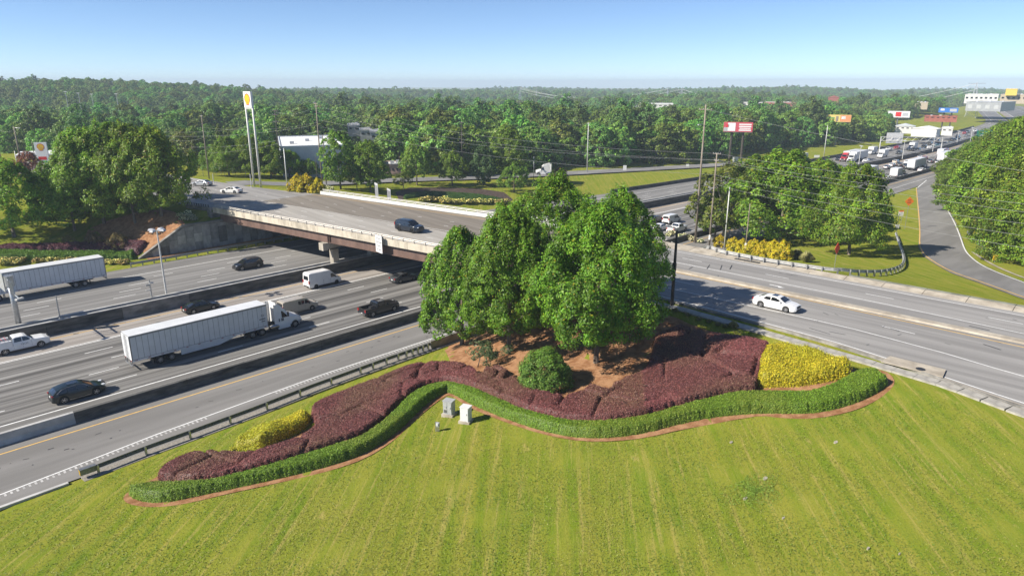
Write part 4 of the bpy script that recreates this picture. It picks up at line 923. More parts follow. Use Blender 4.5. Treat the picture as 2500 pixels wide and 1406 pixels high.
put(car(SEDAN, P_WHITE, 'sedan'), 71.5, 28.5, ZS + .004, -math.pi / 2, 'white sedan with sunroof on the street right of the big trees', 'car')
put(car(SEDAN, P_WHITE, 'sedan'), 66.9, 152.2, ZS + .004, math.pi / 2 + .55, 'white sedan turning on the street beyond the bridge, nearer of the two', 'car')
put(car(SEDAN, P_SILVER, 'sedan'), 67.2, 168.6, ZS + .004, math.pi / 2 + .5, 'silver white sedan on the street beyond the bridge, farther of the two', 'car')
# beyond the bridge
x, y = G(1648, 545); put(car(OLDVAN, P_WHITE, 'passenger_van'), x, y + .9, 0, 0, 'white full-size van on the freeway just right of the bridge', 'van')
x, y = G(1610, 545); put(car(SUV, P_BLACK, 'sport_utility_car'), x, y + .9, 0, 0, 'black sport utility car beside the white van right of the bridge', 'car')
x, y = G(1622, 562); put(car(SEDAN, P_WHITE, 'sedan'), x, y + .9, 0, 0, 'white sedan partly hidden behind the tree right of the bridge', 'car')
x, y = G(1662, 567); put(pickup(P_WHITE, 'pickup_truck'), x, y + .9, 0, 0, 'white pickup leaving the bridge on the near carriageway', 'pickup')
# white tractor unit on the far ramp
root = empty('tractor_unit'); tractor(root, 3.2, sleeper=True); x, y, z = hit(1330, 428)
BOB = put(root, x, y, z + .1, math.atan2(-FW[1] * .1 - RT[1], -FW[0] * .1 - RT[0]), 'white tractor unit without a trailer on the far ramp', 'truck')

# --- the queue towards the horizon
def box_truck(name, pnt=P_WHITE, box=TRL, L=7.6):
    root = empty(name); x0, x1 = -L / 2, L / 2 - 2.1
    MB().box(((x0 + x1) / 2, 0, 2.15), (x1 - x0, 2.4, 2.5)).build('cargo_box', box, root); MB().box((x0 - .01, 0, 2.1), (.05, 2.1, 2.2)).build('rear_door', box, root)
    b = MB(); pr = [(x1 + .1, .6), (x1 + .1, 2.35), (x1 + .95, 2.35), (x1 + 1.45, 1.55), (x1 + 2.05, 1.35), (x1 + 2.1, .6)]
    for s in (-1, 1): b.v += [(x, s * (1.0 if z < 1.6 else .88), z) for x, z in pr]
    b.f += [(0, 5, 4, 3, 2, 1), (6, 7, 8, 9, 10, 11)] + [(i, i + 1, i + 7, i + 6) for i in range(5)]; b.build('cab', pnt, root)
    MB().add([(x1 + 1.43, -.85, 1.62), (x1 + 1.43, .85, 1.62), (x1 + 1.01, .8, 2.28), (x1 + 1.01, -.8, 2.28)], [(0, 1, 2, 3)]).build('windshield', GLASS, root)
    for s in (-1, 1):
        MB().add([(x1 + .4, s * 1.01, 1.55), (x1 + 1.3, s * 1.01, 1.55), (x1 + .95, s * .91, 2.2), (x1 + .4, s * .91, 2.2)], [(0, 1, 2, 3) if s < 0 else (3, 2, 1, 0)]).build('side_window', GLASS, root)
        MB().box((x0 - .02, s * .95, 1.0), (.06, .2, .14)).build('taillight', TAIL, root); MB().box((x1 + 2.05, s * .75, 1.05), (.12, .25, .18)).build('headlight', LAMP, root)
        add_wheel(root, x1 + 1.3, s * .93, .42, .26, RIM, 6, True, .6); add_wheel(root, x0 + 1.7, s * 1.05, .42, .34, RIM, 6, True, .6)
    MB().box((0, 0, .75), (L - .6, .9, .25)).build('chassis', DARK, root)
    return root
def small_semi(name, pnt=P_WHITE):
    root = empty(name); MB().box((-2.2, 0, 2.6), (14.6, 2.56, 2.9)).build('trailer_box', TRL, root)
    for s in (-1, 1): MB().box((-9.53, s * .62, 2.6), (.05, 1.18, 2.7)).build('rear_door', TRL, root)
    MB().box((-2.2, 0, .98), (14, .9, .25)).build('frame_rail', DARK, root)
    for x in (-7.5, -6.2):
        for s in (-1, 1): add_wheel(root, x, s * 1.1, .5, .5, RIM, 8, True, .56)
    tractor(root, 9.2, True, pnt, True, (-4.9, -6.2)); return root
proto = dict(sedan=(car(SEDAN, P_WHITE, 'sedan', True), P_WHITE), suv=(car(SUV, P_WHITE, 'sport_utility_car', True), P_WHITE), pick=(pickup(P_WHITE, 'pickup_truck', far=True), P_WHITE), van=(car(VAN, P_WHITE, 'cargo_van', True), P_WHITE), box=(box_truck('box_truck'), P_WHITE), semi=(small_semi('semi_truck'), P_WHITE))
cname = {P_WHITE: 'white', P_BLACK: 'black', P_GREY: 'dark grey', P_SILVER: 'silver', P_RED: 'red', P_NAVY: 'dark blue', P_BEIGE: 'beige', P_TEAL: 'teal', P_GREEN: 'dark green'}
kname = dict(sedan='sedan', suv='sport utility car', pick='pickup', van='cargo van', box='box truck', semi='articulated lorry'); kcat = dict(sedan='car', suv='car', pick='pickup', van='van', box='truck', semi='truck')
K4 = 3.5686
def qput(kind, px, py, pnt, rz, where, zz=0.):
    u, v = 1800 + px / K4, 150 + py / K4; src, old = proto[kind]; o = copy_tree(src); colour(o, pnt, old); x, y = G(u, v, zz)
    return put(o, x, y, zz, rz, '%s %s %s' % (cname[pnt], kname[kind], where), kcat[kind], cars_far)
far_list = [('suv', 768, 893, P_NAVY, 'leading the oncoming traffic near the white direction sign'), ('semi', 1040, 868, P_WHITE, 'at the head of the oncoming traffic, largest there'), ('box', 1262, 838, P_WHITE, 'oncoming in the middle lanes behind the articulated lorry'), ('suv', 1407, 810, P_GREY, 'alone in the lane beside the median, oncoming'),
 ('box', 1524, 768, P_WHITE, 'oncoming at the outer barrier before the sign gantry'), ('sedan', 1494, 777, P_NAVY, 'tucked beside the white box truck before the gantry'), ('suv', 1530, 782, P_BLACK, 'in the cluster below the gantry, second from the left'), ('suv', 1568, 784, P_NAVY, 'in the cluster below the gantry, third from the left'), ('sedan', 1607, 777, P_SILVER, 'at the right end of the cluster below the gantry'), ('suv', 1625, 755, P_BLACK, 'just behind the cluster below the gantry'), ('sedan', 1675, 762, P_WHITE, 'beside the light pole below the gantry'),
 ('box', 1687, 710, P_WHITE, 'oncoming right under the gantry beam'), ('suv', 1742, 708, P_BLACK, 'oncoming right of the box truck under the gantry'), ('sedan', 1716, 738, P_SILVER, 'oncoming left of the gantry post'), ('sedan', 1745, 745, P_TEAL, 'oncoming beside the gantry post'), ('suv', 1800, 732, P_BLACK, 'oncoming just beyond the gantry post'), ('suv', 1848, 729, P_TEAL, 'oncoming beyond the gantry close to the median'), ('suv', 1863, 694, P_BLACK, 'left of a pair beyond the gantry'), ('suv', 1890, 698, P_NAVY, 'right of a pair beyond the gantry'), ('suv', 1916, 664, P_GREY, 'oncoming in the outer lane beyond the gantry'), ('sedan', 1960, 695, P_WHITE, 'oncoming near the green signs, close to the median'), ('sedan', 1990, 655, P_SILVER, 'oncoming near the green signs in a middle lane'), ('suv', 2003, 624, P_BLACK, 'farthest in the outer lane left of the green signs'), ('sedan', 2025, 668, P_GREY, 'right below the green signs'), ('sedan', 2090, 628, P_SILVER, 'close under the green signs, farthest oncoming by the median')]
for k, px, py, pc, w in far_list: qput(k, px, py, pc, math.pi, w, float(zC(200)))
qput('semi', 500, 900, P_WHITE, math.pi, 'oncoming, half hidden behind the roadside trees', 0.); o = qput('semi', 980, 862, P_RED, math.pi, 'with a red cab beside the leading white one', 0.)
near_list = [('sedan', 1115, 948, P_WHITE, 'leaving in the express lane right of the tree tops'), ('semi', 1140, 1018, P_WHITE, 'leaving with its box partly behind the tree tops'), ('sedan', 1300, 1033, P_WHITE, 'leaving close to the dark wall above the on-ramp'), ('box', 1385, 1012, P_WHITE, 'leaving along the dark wall above the on-ramp'), ('sedan', 1303, 936, P_SILVER, 'leaving alone in a middle lane'), ('suv', 1381, 892, P_BEIGE, 'leaving in the express lane beside the median'), ('suv', 1478, 936, P_BLACK, 'leaving left of the large white trailer'), ('suv', 1482, 893, P_WHITE, 'leaving ahead of the black one, left of the trailer'), ('semi', 1568, 935, P_WHITE, 'with tall square trailer in the middle of the leaving traffic'), ('sedan', 1603, 960, P_WHITE, 'leaving right of the tall square trailer'), ('sedan', 1594, 848, P_WHITE, 'leaving beside the median left of the red one'), ('sedan', 1629, 854, P_RED, 'leaving close to the median'), ('sedan', 1686, 884, P_GREY, 'leaving right of the tall square trailer, farther on'), ('sedan', 1750, 893, P_SILVER, 'leaving left of the paired white trailers'), ('suv', 1756, 863, P_BLACK, 'leaving ahead of the silver sedan'), ('semi', 1815, 868, P_WHITE, 'leaving, left of the paired trailers'), ('semi', 1880, 882, P_WHITE, 'leaving, right of the paired trailers beside the trees'), ('suv', 1818, 788, P_RED, 'leaving under the far end of the median wall'), ('suv', 1918, 798, P_BLACK, 'leaving near the trees at the right, nearer of two'), ('sedan', 1925, 782, P_GREY, 'leaving near the trees at the right, farther of two'), ('box', 1780, 828, P_RED, 'leaving with a red cab beyond the paired trailers'), ('sedan', 2095, 748, P_WHITE, 'leaving, farthest one before the trees close the view')]
for k, px, py, pc, w in near_list: qput(k, px, py, pc, 0., w, 0.)
rq = random.Random(31); used = [G(1800 + q[1] / K4, 150 + q[2] / K4) for q in far_list + near_list]
for i in range(64):
    way = 1 if i % 2 else -1; x = rq.uniform(230, 560); lane = rq.choice((.12, .22, .34, .47, .60, .73) if way < 0 else (.19, .32, .45, .57, .70, .85)); y = float((farf if way < 0 else nearf)(lane)(x))
    if any(abs(x - a) < 9.5 and abs(y - b2) < 2.6 for a, b2 in used): continue
    used.append((x, y)); k = rq.choices(('sedan', 'suv', 'pick', 'van', 'box'), (5, 5, 1.5, 1, .8))[0]; pc_ = rq.choice((P_WHITE, P_WHITE, P_SILVER, P_BLACK, P_GREY, P_GREY, P_NAVY, P_BEIGE, P_RED)); src, old = proto[k]; o = copy_tree(src); colour(o, pc_, old)
    put(o, x, y, float(zC(x)) if way < 0 else 0., math.pi if way < 0 else 0., '%s %s %s deep in the queue towards the horizon' % (cname[pc_], kname[k], 'oncoming' if way < 0 else 'leaving'), kcat[k], cars_far)
for k in proto:
    def kill(o):
        for c in list(o.children): kill(c)
        bpy.data.objects.remove(o)
    kill(proto[k][0])
# ------------------------------------------------------------------ foliage
def cards(rng, p, nrm, size, cols, asp=.62, jit=.9, bend=0.):
    """one small rhombic leaf (two triangles as a quad) per point"""
    n = len(p); nn = nrm + rng.normal(0, jit * .5, (n, 3)); nn /= np.linalg.norm(nn, axis=1)[:, None] + 1e-9
    a = rng.normal(0, 1, (n, 3)); t = np.cross(nn, a); t /= np.linalg.norm(t, axis=1)[:, None] + 1e-9; b = np.cross(nn, t)
    s = (size * rng.uniform(.65, 1.25, n))[:, None]
    v = np.empty((n, 4, 3)); v[:, 0] = p - t * s * .5; v[:, 1] = p + b * s * asp * .5 + nn * s * bend; v[:, 2] = p + t * s * .5; v[:, 3] = p - b * s * asp * .5 + nn * s * bend
    f = np.arange(n * 4).reshape(n, 4); c = np.repeat(cols, 4, axis=0)
    return v.reshape(-1, 3), f, c
def crown_mesh(seed, H, R, base, nc, per, leaf, col, prof='egg', cr=.2, tip=None, tipf=.0, squash=1.05, vary=.28, lump=.16, tuftk=1.):
    rng = np.random.default_rng(seed); n = nc
    t = rng.uniform(0, 1, n) ** .9; a = rng.uniform(0, 2 * math.pi, n)
    if prof == 'oval': rp = np.sqrt(np.clip(1 - (2 * t - .86) ** 2 / (1.14 ** 2), 0, 1)) ** .9
    elif prof == 'egg': rp = np.where(t > .30, np.clip(1 - ((t - .30) / .72) ** 2.0, 0, 1) ** .74, np.clip(1 - ((.30 - t) / .46) ** 2, 0, 1) ** .5)
    elif prof == 'cone': rp = np.clip(1.02 - t, 0, 1) ** .8 * np.clip(t * 9, .3, 1)
    elif prof == 'dome': rp = np.sqrt(np.clip(1 - t ** 2.2, 0, 1))
    elif prof == 'pine': rp = np.clip(.35 + .9 * np.sin(math.pi * np.clip(t, 0, 1) ** .9), .15, 1) * rng.uniform(.55, 1.05, n)
    else: rp = np.clip(np.sin(math.pi * (t * .9 + .08)), 0, 1) ** .6
    ph = rng.uniform(0, 6.28, 6)
    lumpf = 1 + lump * np.sin(3 * a + ph[0] + 4 * t) + lump * .8 * np.sin(5 * a + ph[1] - 7 * t) + lump * .6 * np.sin(2 * a + ph[2] + 11 * t)
    rad = R * rp * lumpf * np.where(rng.uniform(0, 1, n) < .86, rng.uniform(.82, 1.0, n), rng.uniform(.3, .8, n))
    c = np.column_stack([rad * np.cos(a), rad * np.sin(a), base + t * (H - base) + rng.normal(0, .02 * H, n)])
    rc = cr * R * rng.uniform(.6, 1.25, n)
    ctr = np.array([0, 0, base + (H - base) * .42])
    ct = rng.uniform(1 - vary, 1 + vary, n)
    i = np.repeat(np.arange(n), per); m = len(i)
    d = rng.normal(0, 1, (m, 3)); d /= np.linalg.norm(d, axis=1)[:, None]; out = c[i] - ctr; out /= np.linalg.norm(out, axis=1)[:, None] + 1e-6
    d = d + out * .45 + np.array([0, 0, .35]); d /= np.linalg.norm(d, axis=1)[:, None]
    up_ = np.clip(d[:, 2], 0, 1); sh = np.column_stack([1 - .5 * tuftk * up_, 1 - .5 * tuftk * up_, np.where(d[:, 2] > 0, (1 + .25 * tuftk) * squash, (1 - .45 * tuftk) * squash)])
    p = c[i] + d * (rc[i] * rng.uniform(.35, 1.05, m) ** .6)[:, None] * sh
    nrm = d * .8 + out * .3 + np.array([0, 0, .45])
    cols = np.array(col)[None, :] * (ct[i] * rng.uniform(.62, 1.4, m))[:, None]
    cols = cols * np.column_stack([rng.uniform(.8, 1.25, m), np.ones(m), rng.uniform(.7, 1.2, m)])
    if tip is not None:
        k = (rng.uniform(0, 1, m) < tipf) & (d[:, 2] > .2); cols[k] = np.array(tip) * rng.uniform(.7, 1.2, (k.sum(), 1))
    v, f, cc = cards(rng, p, nrm, leaf, np.clip(cols, .002, 1))
    return npmesh('crown', v, f, cc), c, rc
BARK = mat('tree_bark', (.085, .065, .05), .95, 0, c2=(.20, .165, .13), scale=3., bump=.5, bscale=12, stretch=(1, 1, .25))
BARK_PALE = mat('pale_bark', (.22, .19, .155), .95, 0, c2=(.36, .32, .27), scale=3., bump=.4, bscale=12, stretch=(1, 1, .25))
def trunk_mesh(seed, H, base, r, c, limbs=7, split=.0):
    rr = random.Random(seed); b = MB(); top = base + (H - base) * .62; lean = (rr.uniform(-.03, .03) * H, rr.uniform(-.03, .03) * H)
    pts = [(0, 0, -.4), (0, 0, .05), (lean[0] * .2, lean[1] * .2, base * .6 + .2), (lean[0] * .6, lean[1] * .6, base + (H - base) * .3), (lean[0], lean[1], top)]
    b.path(pts, [r * 1.5, r * 1.15, r * .9, r * .6, r * .2], 8)
    idx = list(range(len(c))); rr.shuffle(idx)
    for k in idx[:limbs]:
        q = c[k]; z = min(q[2] - .3, max(base * .75, q[2] * .55)); f = z / top
        s = (lean[0] * f, lean[1] * f, z); mdl = tuple(s[i] * .45 + q[i] * .55 + (0, 0, -.2)[i] for i in range(3))
        b.path([s, mdl, tuple(q)], [r * .42, r * .26, r * .08], 5)
    return b.mesh('trunk', True)
LEAF = leafmat('broad_leaf', (1, 1, 1), .36, hv=.6); MLEAF = leafmat('maple_leaf', (1, 1, 1), .36, hv=.2)
TREES = {}
def tree_proto(key, **k):
    bark = k.pop('bark', BARK); tr = k.pop('r', .22); limbs = k.pop('limbs', 7); lm = k.pop('mat', LEAF)
    cm, c, rc = crown_mesh(**k); cm.materials.append(lm)
    tm = trunk_mesh(k['seed'], k['H'], k['base'], tr, c, limbs); tm.materials.append(bark)
    TREES[key] = (cm, tm, k['H'], k['R'])
def fit_tree(key, u, v, vt, hw, label, group=None, name='maple_tree', rz=None):
    # base on the ground under (u, v), crown reaching up to vt and hw pixels to either side
    x, y, z = hit(u, v); cm, tm, H, R = TREES[key]; return plant_tree(key, x, y, z, label, group=group, s=hw * depth_of(x, y, z + 5) / F / R * .94, sz=htop(x, y, z, vt) / H * .955, name=name, rz=rz)
def plant_tree(key, X, Y, Z, label, cat='tree', group=None, s=1., sz=None, rz=None, name='deciduous_tree', trunk=True):
    cm, tm, H, R = TREES[key]; o = empty(name, (X, Y, Z)); sz = sz or s
    o.rotation_euler = (0, 0, rz if rz is not None else (X * 12.9898 + Y * 78.233) % 6.283); o.scale = (s, s, sz)
    for n_, me in (('crown', cm), ('trunk', tm)):
        if n_ == 'trunk' and not trunk: continue
        q = bpy.data.objects.new(n_, me); COL.objects.link(q); q.parent = o
    tag(o, label, cat, group); return o
MG = (.118, .245, .024)
g0 = 'maples growing together at the bridge corner'
for i, (u, v, H, R, bs, lab, nc, per) in enumerate(((1455, 886, 13.2, 5.5, 3.1, 'broad maple in front on the mulch, its bare trunk showing above the orange bed', 420, 120), (1243, 860, 12.4, 5.0, 3.1, 'maple in the middle of the big clump behind the round shrub', 350, 118), (1128, 842, 10.0, 4.0, 1.4, 'leftmost maple of the big clump leaning over the parapet', 250, 112),
    (1352, 775, 15.0, 5.6, 2., 'tall maple at the back of the big clump, highest against the bridge', 340, 112), (1510, 775, 14.4, 4.9, 2., 'maple at the back right of the big clump beside the dark pole', 300, 112), (1245, 796, 12.2, 4.6, 1.5, 'maple at the back left of the big clump above the bridge rail', 250, 105))):
    tree_proto('m%d' % i, seed=11 + i, H=H, R=R, base=bs, nc=int(nc * 1.15), per=int(per * 1.45), leaf=.225, col=MG, cr=.17, tip=(.30, .27, .03), tipf=.03, r=.24, lump=.15, vary=.42, mat=MLEAF)
    vt, hw = ((506, 150), (518, 122), (562, 94), (434, 130), (466, 110), (500, 98))[i]; fit_tree('m%d' % i, u, v, vt, hw, lab, g0, rz=i * 1.3)

# shared kinds
tree_proto('a', seed=31, H=9.5, R=4.2, base=1.6, nc=210, per=125, leaf=.27, col=(.150, .265, .030), cr=.2, tip=(.24, .21, .03), tipf=.06, r=.2, lump=.2, vary=.4)
tree_proto('b', seed=32, H=11., R=4.6, base=1.8, nc=220, per=125, leaf=.28, col=(.145, .260, .030), cr=.2, tip=(.22, .19, .03), tipf=.05, r=.22, lump=.2, vary=.4)
tree_proto('c', seed=33, H=7., R=3.0, base=1.7, nc=120, per=85, leaf=.28, col=(.135, .235, .03), cr=.22, r=.14)
tree_proto('col', seed=34, H=8.5, R=2.3, base=.9, nc=130, per=85, leaf=.28, col=(.075, .14, .06), cr=.26, r=.15, prof='col')
tree_proto('tall', seed=35, H=12., R=3.4, base=2., nc=170, per=90, leaf=.33, col=(.140, .235, .034), cr=.22, r=.18, prof='col')
tree_proto('cone', seed=36, H=11., R=2.6, base=.8, nc=150, per=70, leaf=.34, col=(.12, .18, .035), cr=.24, r=.16, prof='cone')
tree_proto('sparse', seed=37, H=8.5, R=3.4, base=2.4, nc=90, per=60, leaf=.3, col=(.12, .17, .032), cr=.2, r=.16, limbs=26, bark=BARK_PALE)
# left clump above the retaining wall
gl = 'maples on the far corner above the retaining wall'
for (u, v, k, vt, hw, lab) in ((35, 578, 'a', 396, 90, 'leftmost maple on the far lawn above the flower bed'), (183, 563, 'b', 384, 78, 'forked maple on the far lawn left of the mulch slope'), (255, 546, 'b', 325, 86, 'maple at the edge of the shaded mulch slope on the far corner'), (394, 528, 'a', 320, 90, 'maple overhanging the far end of the bridge rail'), (335, 512, 'b', 306, 86, 'maple behind the others at the top of the mulch slope'), (120, 520, 'a', 425, 40, 'maple behind the forked one on the far lawn'), (285, 495, 'b', 302, 84, 'farthest maple of the far corner clump'), (222, 528, 'a', 322, 80, 'maple tucked between the forked one and the mulch slope'), (330, 545, 'a', 352, 70, 'maple on the shaded mulch slope above the dry shrub')):
    fit_tree(k, u, v, vt, hw, lab, gl)
# behind the bridge
gb = 'trees beyond the bridge rail'
for (u, v, k, vt, hw, lab) in ((832, 462, 'tall', 322, 46, 'upright tree with thin lower crown just beyond the bridge rail'), (905, 470, 'tall', 345, 44, 'dense upright tree left of the grey sign backs'), (1018, 452, 'c', 350, 41, 'round young tree right of the sign backs'), (1104, 453, 'c', 371, 39, 'small vase-shaped tree over the dark mulch slope'), (1182, 452, 'col', 357, 31, 'blue-green columnar tree over the dark mulch slope'), (1240, 447, 'tall', 310, 46, 'tall light green tree right of the columnar one'), (1255, 470, 'c', 402, 35, 'small tree at the right end of the mulch slope'), (872, 466, 'sparse', 385, 28, 'half bare young tree between the two upright ones'), (985, 462, 'sparse', 420, 22, 'low open shrub tree behind the sign backs')):
    fit_tree(k, u, v, vt, hw, lab, gb, 'roadside_tree')
for i, (u, v, k, s, sz, lab) in enumerate(((612, 432, 'b', 1.1, .95, 'dark round tree left of the warehouse behind the lane arrow signs'), (662, 434, 'a', 1.25, .95, 'round tree in front of the left warehouse corner'), (708, 434, 'a', 1.0, .72, 'lower tree in front of the warehouse wall'), (755, 436, 'c', 1.0, .7, 'small dark tree at the foot of the warehouse wall'), (560, 430, 'b', 1.1, .9, 'round tree behind the first lane arrow signs'))):
    x, y, z = hit(u, v); plant_tree(k, x, y, z, lab, group='trees in front of the warehouse', s=s, sz=sz, name='roadside_tree')
x, y, z = hit(1365, 447); tree_proto('red', seed=41, H=4., R=2.3, base=.6, nc=60, per=60, leaf=.3, col=(.16, .05, .035), cr=.3, r=.08); plant_tree('red', x, y, z, 'red-leaved crape myrtle above the far lawn', cat='shrub', name='red_shrub')
for i, (u, v, s, lab) in enumerate(((75, 425, 1.3, 'pinkish red crape myrtle beside the low fuel price sign'), (55, 432, .9, 'smaller reddish shrub left of the crape myrtle'))):
    x, y, z = hit(u, v); plant_tree('red', x, y, z, lab, cat='shrub', name='red_shrub', s=s)
# island right of the street
gr_ = 'trees on the island between street and on-ramp'
for (u, v, k, vt, hw, lab) in ((1765, 590, 'sparse', 400, 84, 'half bare tree with pale limbs behind the wooden poles'), (1905, 594, 'b', 370, 118, 'largest tree on the island beyond the street'), (2072, 622, 'b', 405, 88, 'tree on the island next to the red diamond sign'), (1840, 578, 'b', 382, 96, 'tree behind the yellow shrubs on the island'), (1985, 565, 'a', 398, 88, 'tree between the two largest ones on the island'), (2020, 550, 'a', 410, 70, 'tree at the back of the island towards the freeway'), (1745, 584, 'c', 470, 52, 'small leafy tree behind the first wooden pole')):
    fit_tree(k, u, v, vt, hw, lab, gr_)
# wood on the right edge
gw = 'trees of the wood at the right edge'
rr = random.Random(21); k = 0
WR = [(2330, 452, 1.0), (2360, 478, 1.0), (2352, 430, 1.1), (2395, 520, 1.1), (2385, 455, 1.2), (2425, 565, 1.0), (2440, 500, 1.25), (2470, 600, 1.1), (2450, 440, 1.4), (2495, 640, .9), (2490, 530, 1.4), (2520, 600, 1.3), (2540, 470, 1.5), (2340, 415, 1.2), (2400, 420, 1.35), (2560, 660, 1.1), (2600, 560, 1.5), (2480, 410, 1.5), (2600, 640, 1.2), (2420, 395, 1.3), (2380, 395, 1.2), (2318, 432, .9), (2560, 420, 1.6), (2455, 590, .7), (2500, 615, .8), (2405, 545, .7)]
words = ['at the tip of the wood', 'on the ramp side', 'behind the front row', 'in the middle', 'at the back', 'by the guardrail end']
tree_proto('w', seed=45, H=11., R=4.7, base=.6, nc=260, per=130, leaf=.29, col=(.155, .255, .03), cr=.19, tip=(.20, .20, .03), tipf=.05, r=.2, lump=.2, vary=.4)
tree_proto('w2', seed=46, H=10., R=4.2, base=.4, nc=240, per=130, leaf=.28, col=(.14, .235, .028), cr=.2, tip=(.20, .19, .03), tipf=.05, r=.2, lump=.2, vary=.4)
WR.sort(key=lambda q: q[0] - .6 * q[1]); sil = itp([(2280, 432), (2320, 406), (2350, 378), (2390, 342), (2420, 312), (2450, 286), (2500, 266), (2620, 240)])
NTH = ['first', 'second', 'third', 'fourth', 'fifth', 'sixth', 'seventh', 'eighth', 'ninth', 'tenth', 'eleventh', 'twelfth', 'thirteenth', 'fourteenth', 'fifteenth', 'sixteenth', 'seventeenth', 'eighteenth', 'nineteenth', 'twentieth', 'twenty-first', 'twenty-second', 'twenty-third', 'twenty-fourth', 'twenty-fifth', 'twenty-sixth']
for i, (u, v, s) in enumerate(WR):
    k = 'w' if i % 2 else 'w2'; vt = max(float(sil(u)) + rr.uniform(0, 16), v - 215 * s + rr.uniform(-10, 20)); fit_tree(k, u, v, min(vt, v - 45), min(95, (v - min(vt, v - 45)) * .52 + 14), '%s leafy tree of the right-hand wood, %s from the ramp merge' % (('broad', 'rounder')[i % 2], NTH[i]), gw)

# ------------------------------------------------------------------ clipped hedges and bedding
HEDGE = leafmat('hedge_leaf', (.90, .92, 1.25), .15, .55, hv=.3)
def hedge(name, label, cat, poly, h, col, leaf, dens, var=.3, edge=.38, lumps=0., groove=0., cell=1.7, seed=1, patch=None, step=.22, tuft=0., patch2=None, group=None, asp=.62):
    rng = np.random.default_rng(seed); v, f = cdt(poly, step); f = orient(v, f); x, y = v[:, 0], v[:, 1]
    d = polydist(poly, x, y); prof = np.clip(d / edge, 0, 1); prof = np.sqrt(np.clip(1 - (1 - prof) ** 2.4, 0, 1))
    hh = np.full(len(x), h) * (1 + .04 * np.sin(x * .9 + 2 * np.sin(y * .7)))
    if lumps: 
        for k in range(3):
            fr = .8 * 1.9 ** k; hh = hh + lumps * .5 ** k * np.sin(x * fr + 1.7 * k + 1.3 * np.sin(y * fr * .8)) * np.sin(y * fr * 1.1 + k)
    if groove:
        x0, y0, x1, y1 = x.min(), y.min(), x.max(), y.max(); n = max(4, int((x1 - x0) * (y1 - y0) / cell ** 2)); sx, sy = rng.uniform(x0, x1, n), rng.uniform(y0, y1, n)
        D = np.hypot(x[:, None] - sx[None], y[:, None] - sy[None]); D.sort(axis=1); g = np.exp(-((D[:, 1] - D[:, 0]) / .26) ** 2)
        msk = np.clip(np.sin(x * .55 + seed) * np.sin(y * .47 + 2) * 1.6 + .55, 0, 1); hh = hh * (1 - groove * g * msk) + .05 * np.clip(1 - D[:, 0] / cell, 0, 1)
    z0 = terrain(x, y); z = z0 + hh * prof - .05; V = np.column_stack([x, y, z]); V += rng.normal(0, .02, V.shape)
    A, B, C = V[f[:, 0]], V[f[:, 1]], V[f[:, 2]]; nr = np.cross(B - A, C - A); ar = np.linalg.norm(nr, axis=1) * .5; nr /= (2 * ar)[:, None] + 1e-9
    N = int(ar.sum() * dens); i = rng.choice(len(f), N, p=ar / ar.sum()); r1 = np.sqrt(rng.uniform(0, 1, N)); r2 = rng.uniform(0, 1, N)
    P = A[i] * (1 - r1)[:, None] + B[i] * (r1 * (1 - r2))[:, None] + C[i] * (r1 * r2)[:, None]
    P = P + nr[i] * (rng.uniform(-.03, .07 + tuft, N) + .04 * (rng.uniform(0, 1, N) < .05))[:, None]
    nn = nr[i] + np.array([0, 0, .3])
    cols = np.array(col)[None] * rng.uniform(1 - var, 1 + var, (N, 1)) * np.column_stack([rng.uniform(.85, 1.2, N), np.ones(N), rng.uniform(.85, 1.15, N)])
    if patch is not None:
        w = np.clip(np.sin(P[:, 0] * .42 + 1.3 * np.sin(P[:, 1] * .33 + seed)) * np.sin(P[:, 1] * .38 + .7) * 1.4 + .25, 0, 1)[:, None] * rng.uniform(.3, 1, (N, 1)); cols = cols * (1 - w) + np.array(patch)[None] * w * rng.uniform(.7, 1.3, (N, 1))
    if patch2 is not None:
        w = np.clip(np.sin(P[:, 0] * .31 + 2.1 + 1.1 * np.sin(P[:, 1] * .27)) * np.sin(P[:, 1] * .29 + 2.2 + seed) * 1.5 + .05, 0, 1)[:, None] * rng.uniform(.2, 1, (N, 1)); cols = cols * (1 - w) + np.array(patch2)[None] * w * rng.uniform(.7, 1.3, (N, 1))
    lv, lf, lc = cards(rng, P, nn, leaf, np.clip(cols, .002, 1), asp=asp, jit=1.2)
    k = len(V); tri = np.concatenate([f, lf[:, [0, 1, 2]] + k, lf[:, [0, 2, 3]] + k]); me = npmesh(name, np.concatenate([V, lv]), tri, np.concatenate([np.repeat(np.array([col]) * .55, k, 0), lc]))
    o = link(name, me, HEDGE); tag(o, label, cat, group); return o
GF = [(311, 1203), (323, 1218), (358, 1228), (410, 1227), (461, 1217), (563, 1195), (640, 1179), (740, 1156), (816, 1136), (893, 1108), (955, 1068), (995, 1033), (1034, 993), (1072, 966), (1096, 957), (1140, 983), (1200, 1010), (1280, 1040), (1350, 1060), (1420, 1071), (1500, 1070), (1580, 1058), (1660, 1036), (1740, 1020), (1820, 1012), (1884, 1010), (1964, 1012), (2028, 1004), (2092, 985), (2140, 962), (2172, 937)]
GBk = [(2166, 915), (2137, 893), (2092, 897), (2044, 924), (1980, 950), (1916, 948), (1839, 948), (1766, 956), (1692, 975), (1635, 992), (1563, 1012), (1486, 1022), (1422, 1022), (1358, 1016), (1282, 995), (1212, 964), (1162, 944), (1123, 931), (1087, 926), (1046, 934), (1008, 951), (957, 1000), (918, 1036), (880, 1059), (816, 1080), (739, 1105), (640, 1136), (538, 1159), (461, 1171), (384, 1167), (333, 1177)]
gpoly = chaikin([H2(u, v) for u, v in GF] + [H2(u, v, .9) for u, v in GBk], 1, True)
hedge('clipped_hedge', 'long winding clipped green hedge along the front of the planting bed', 'hedge', gpoly, .95, (.150, .270, .020), .10, 380, edge=.30, seed=3, var=.5, patch=(.21, .26, .035))
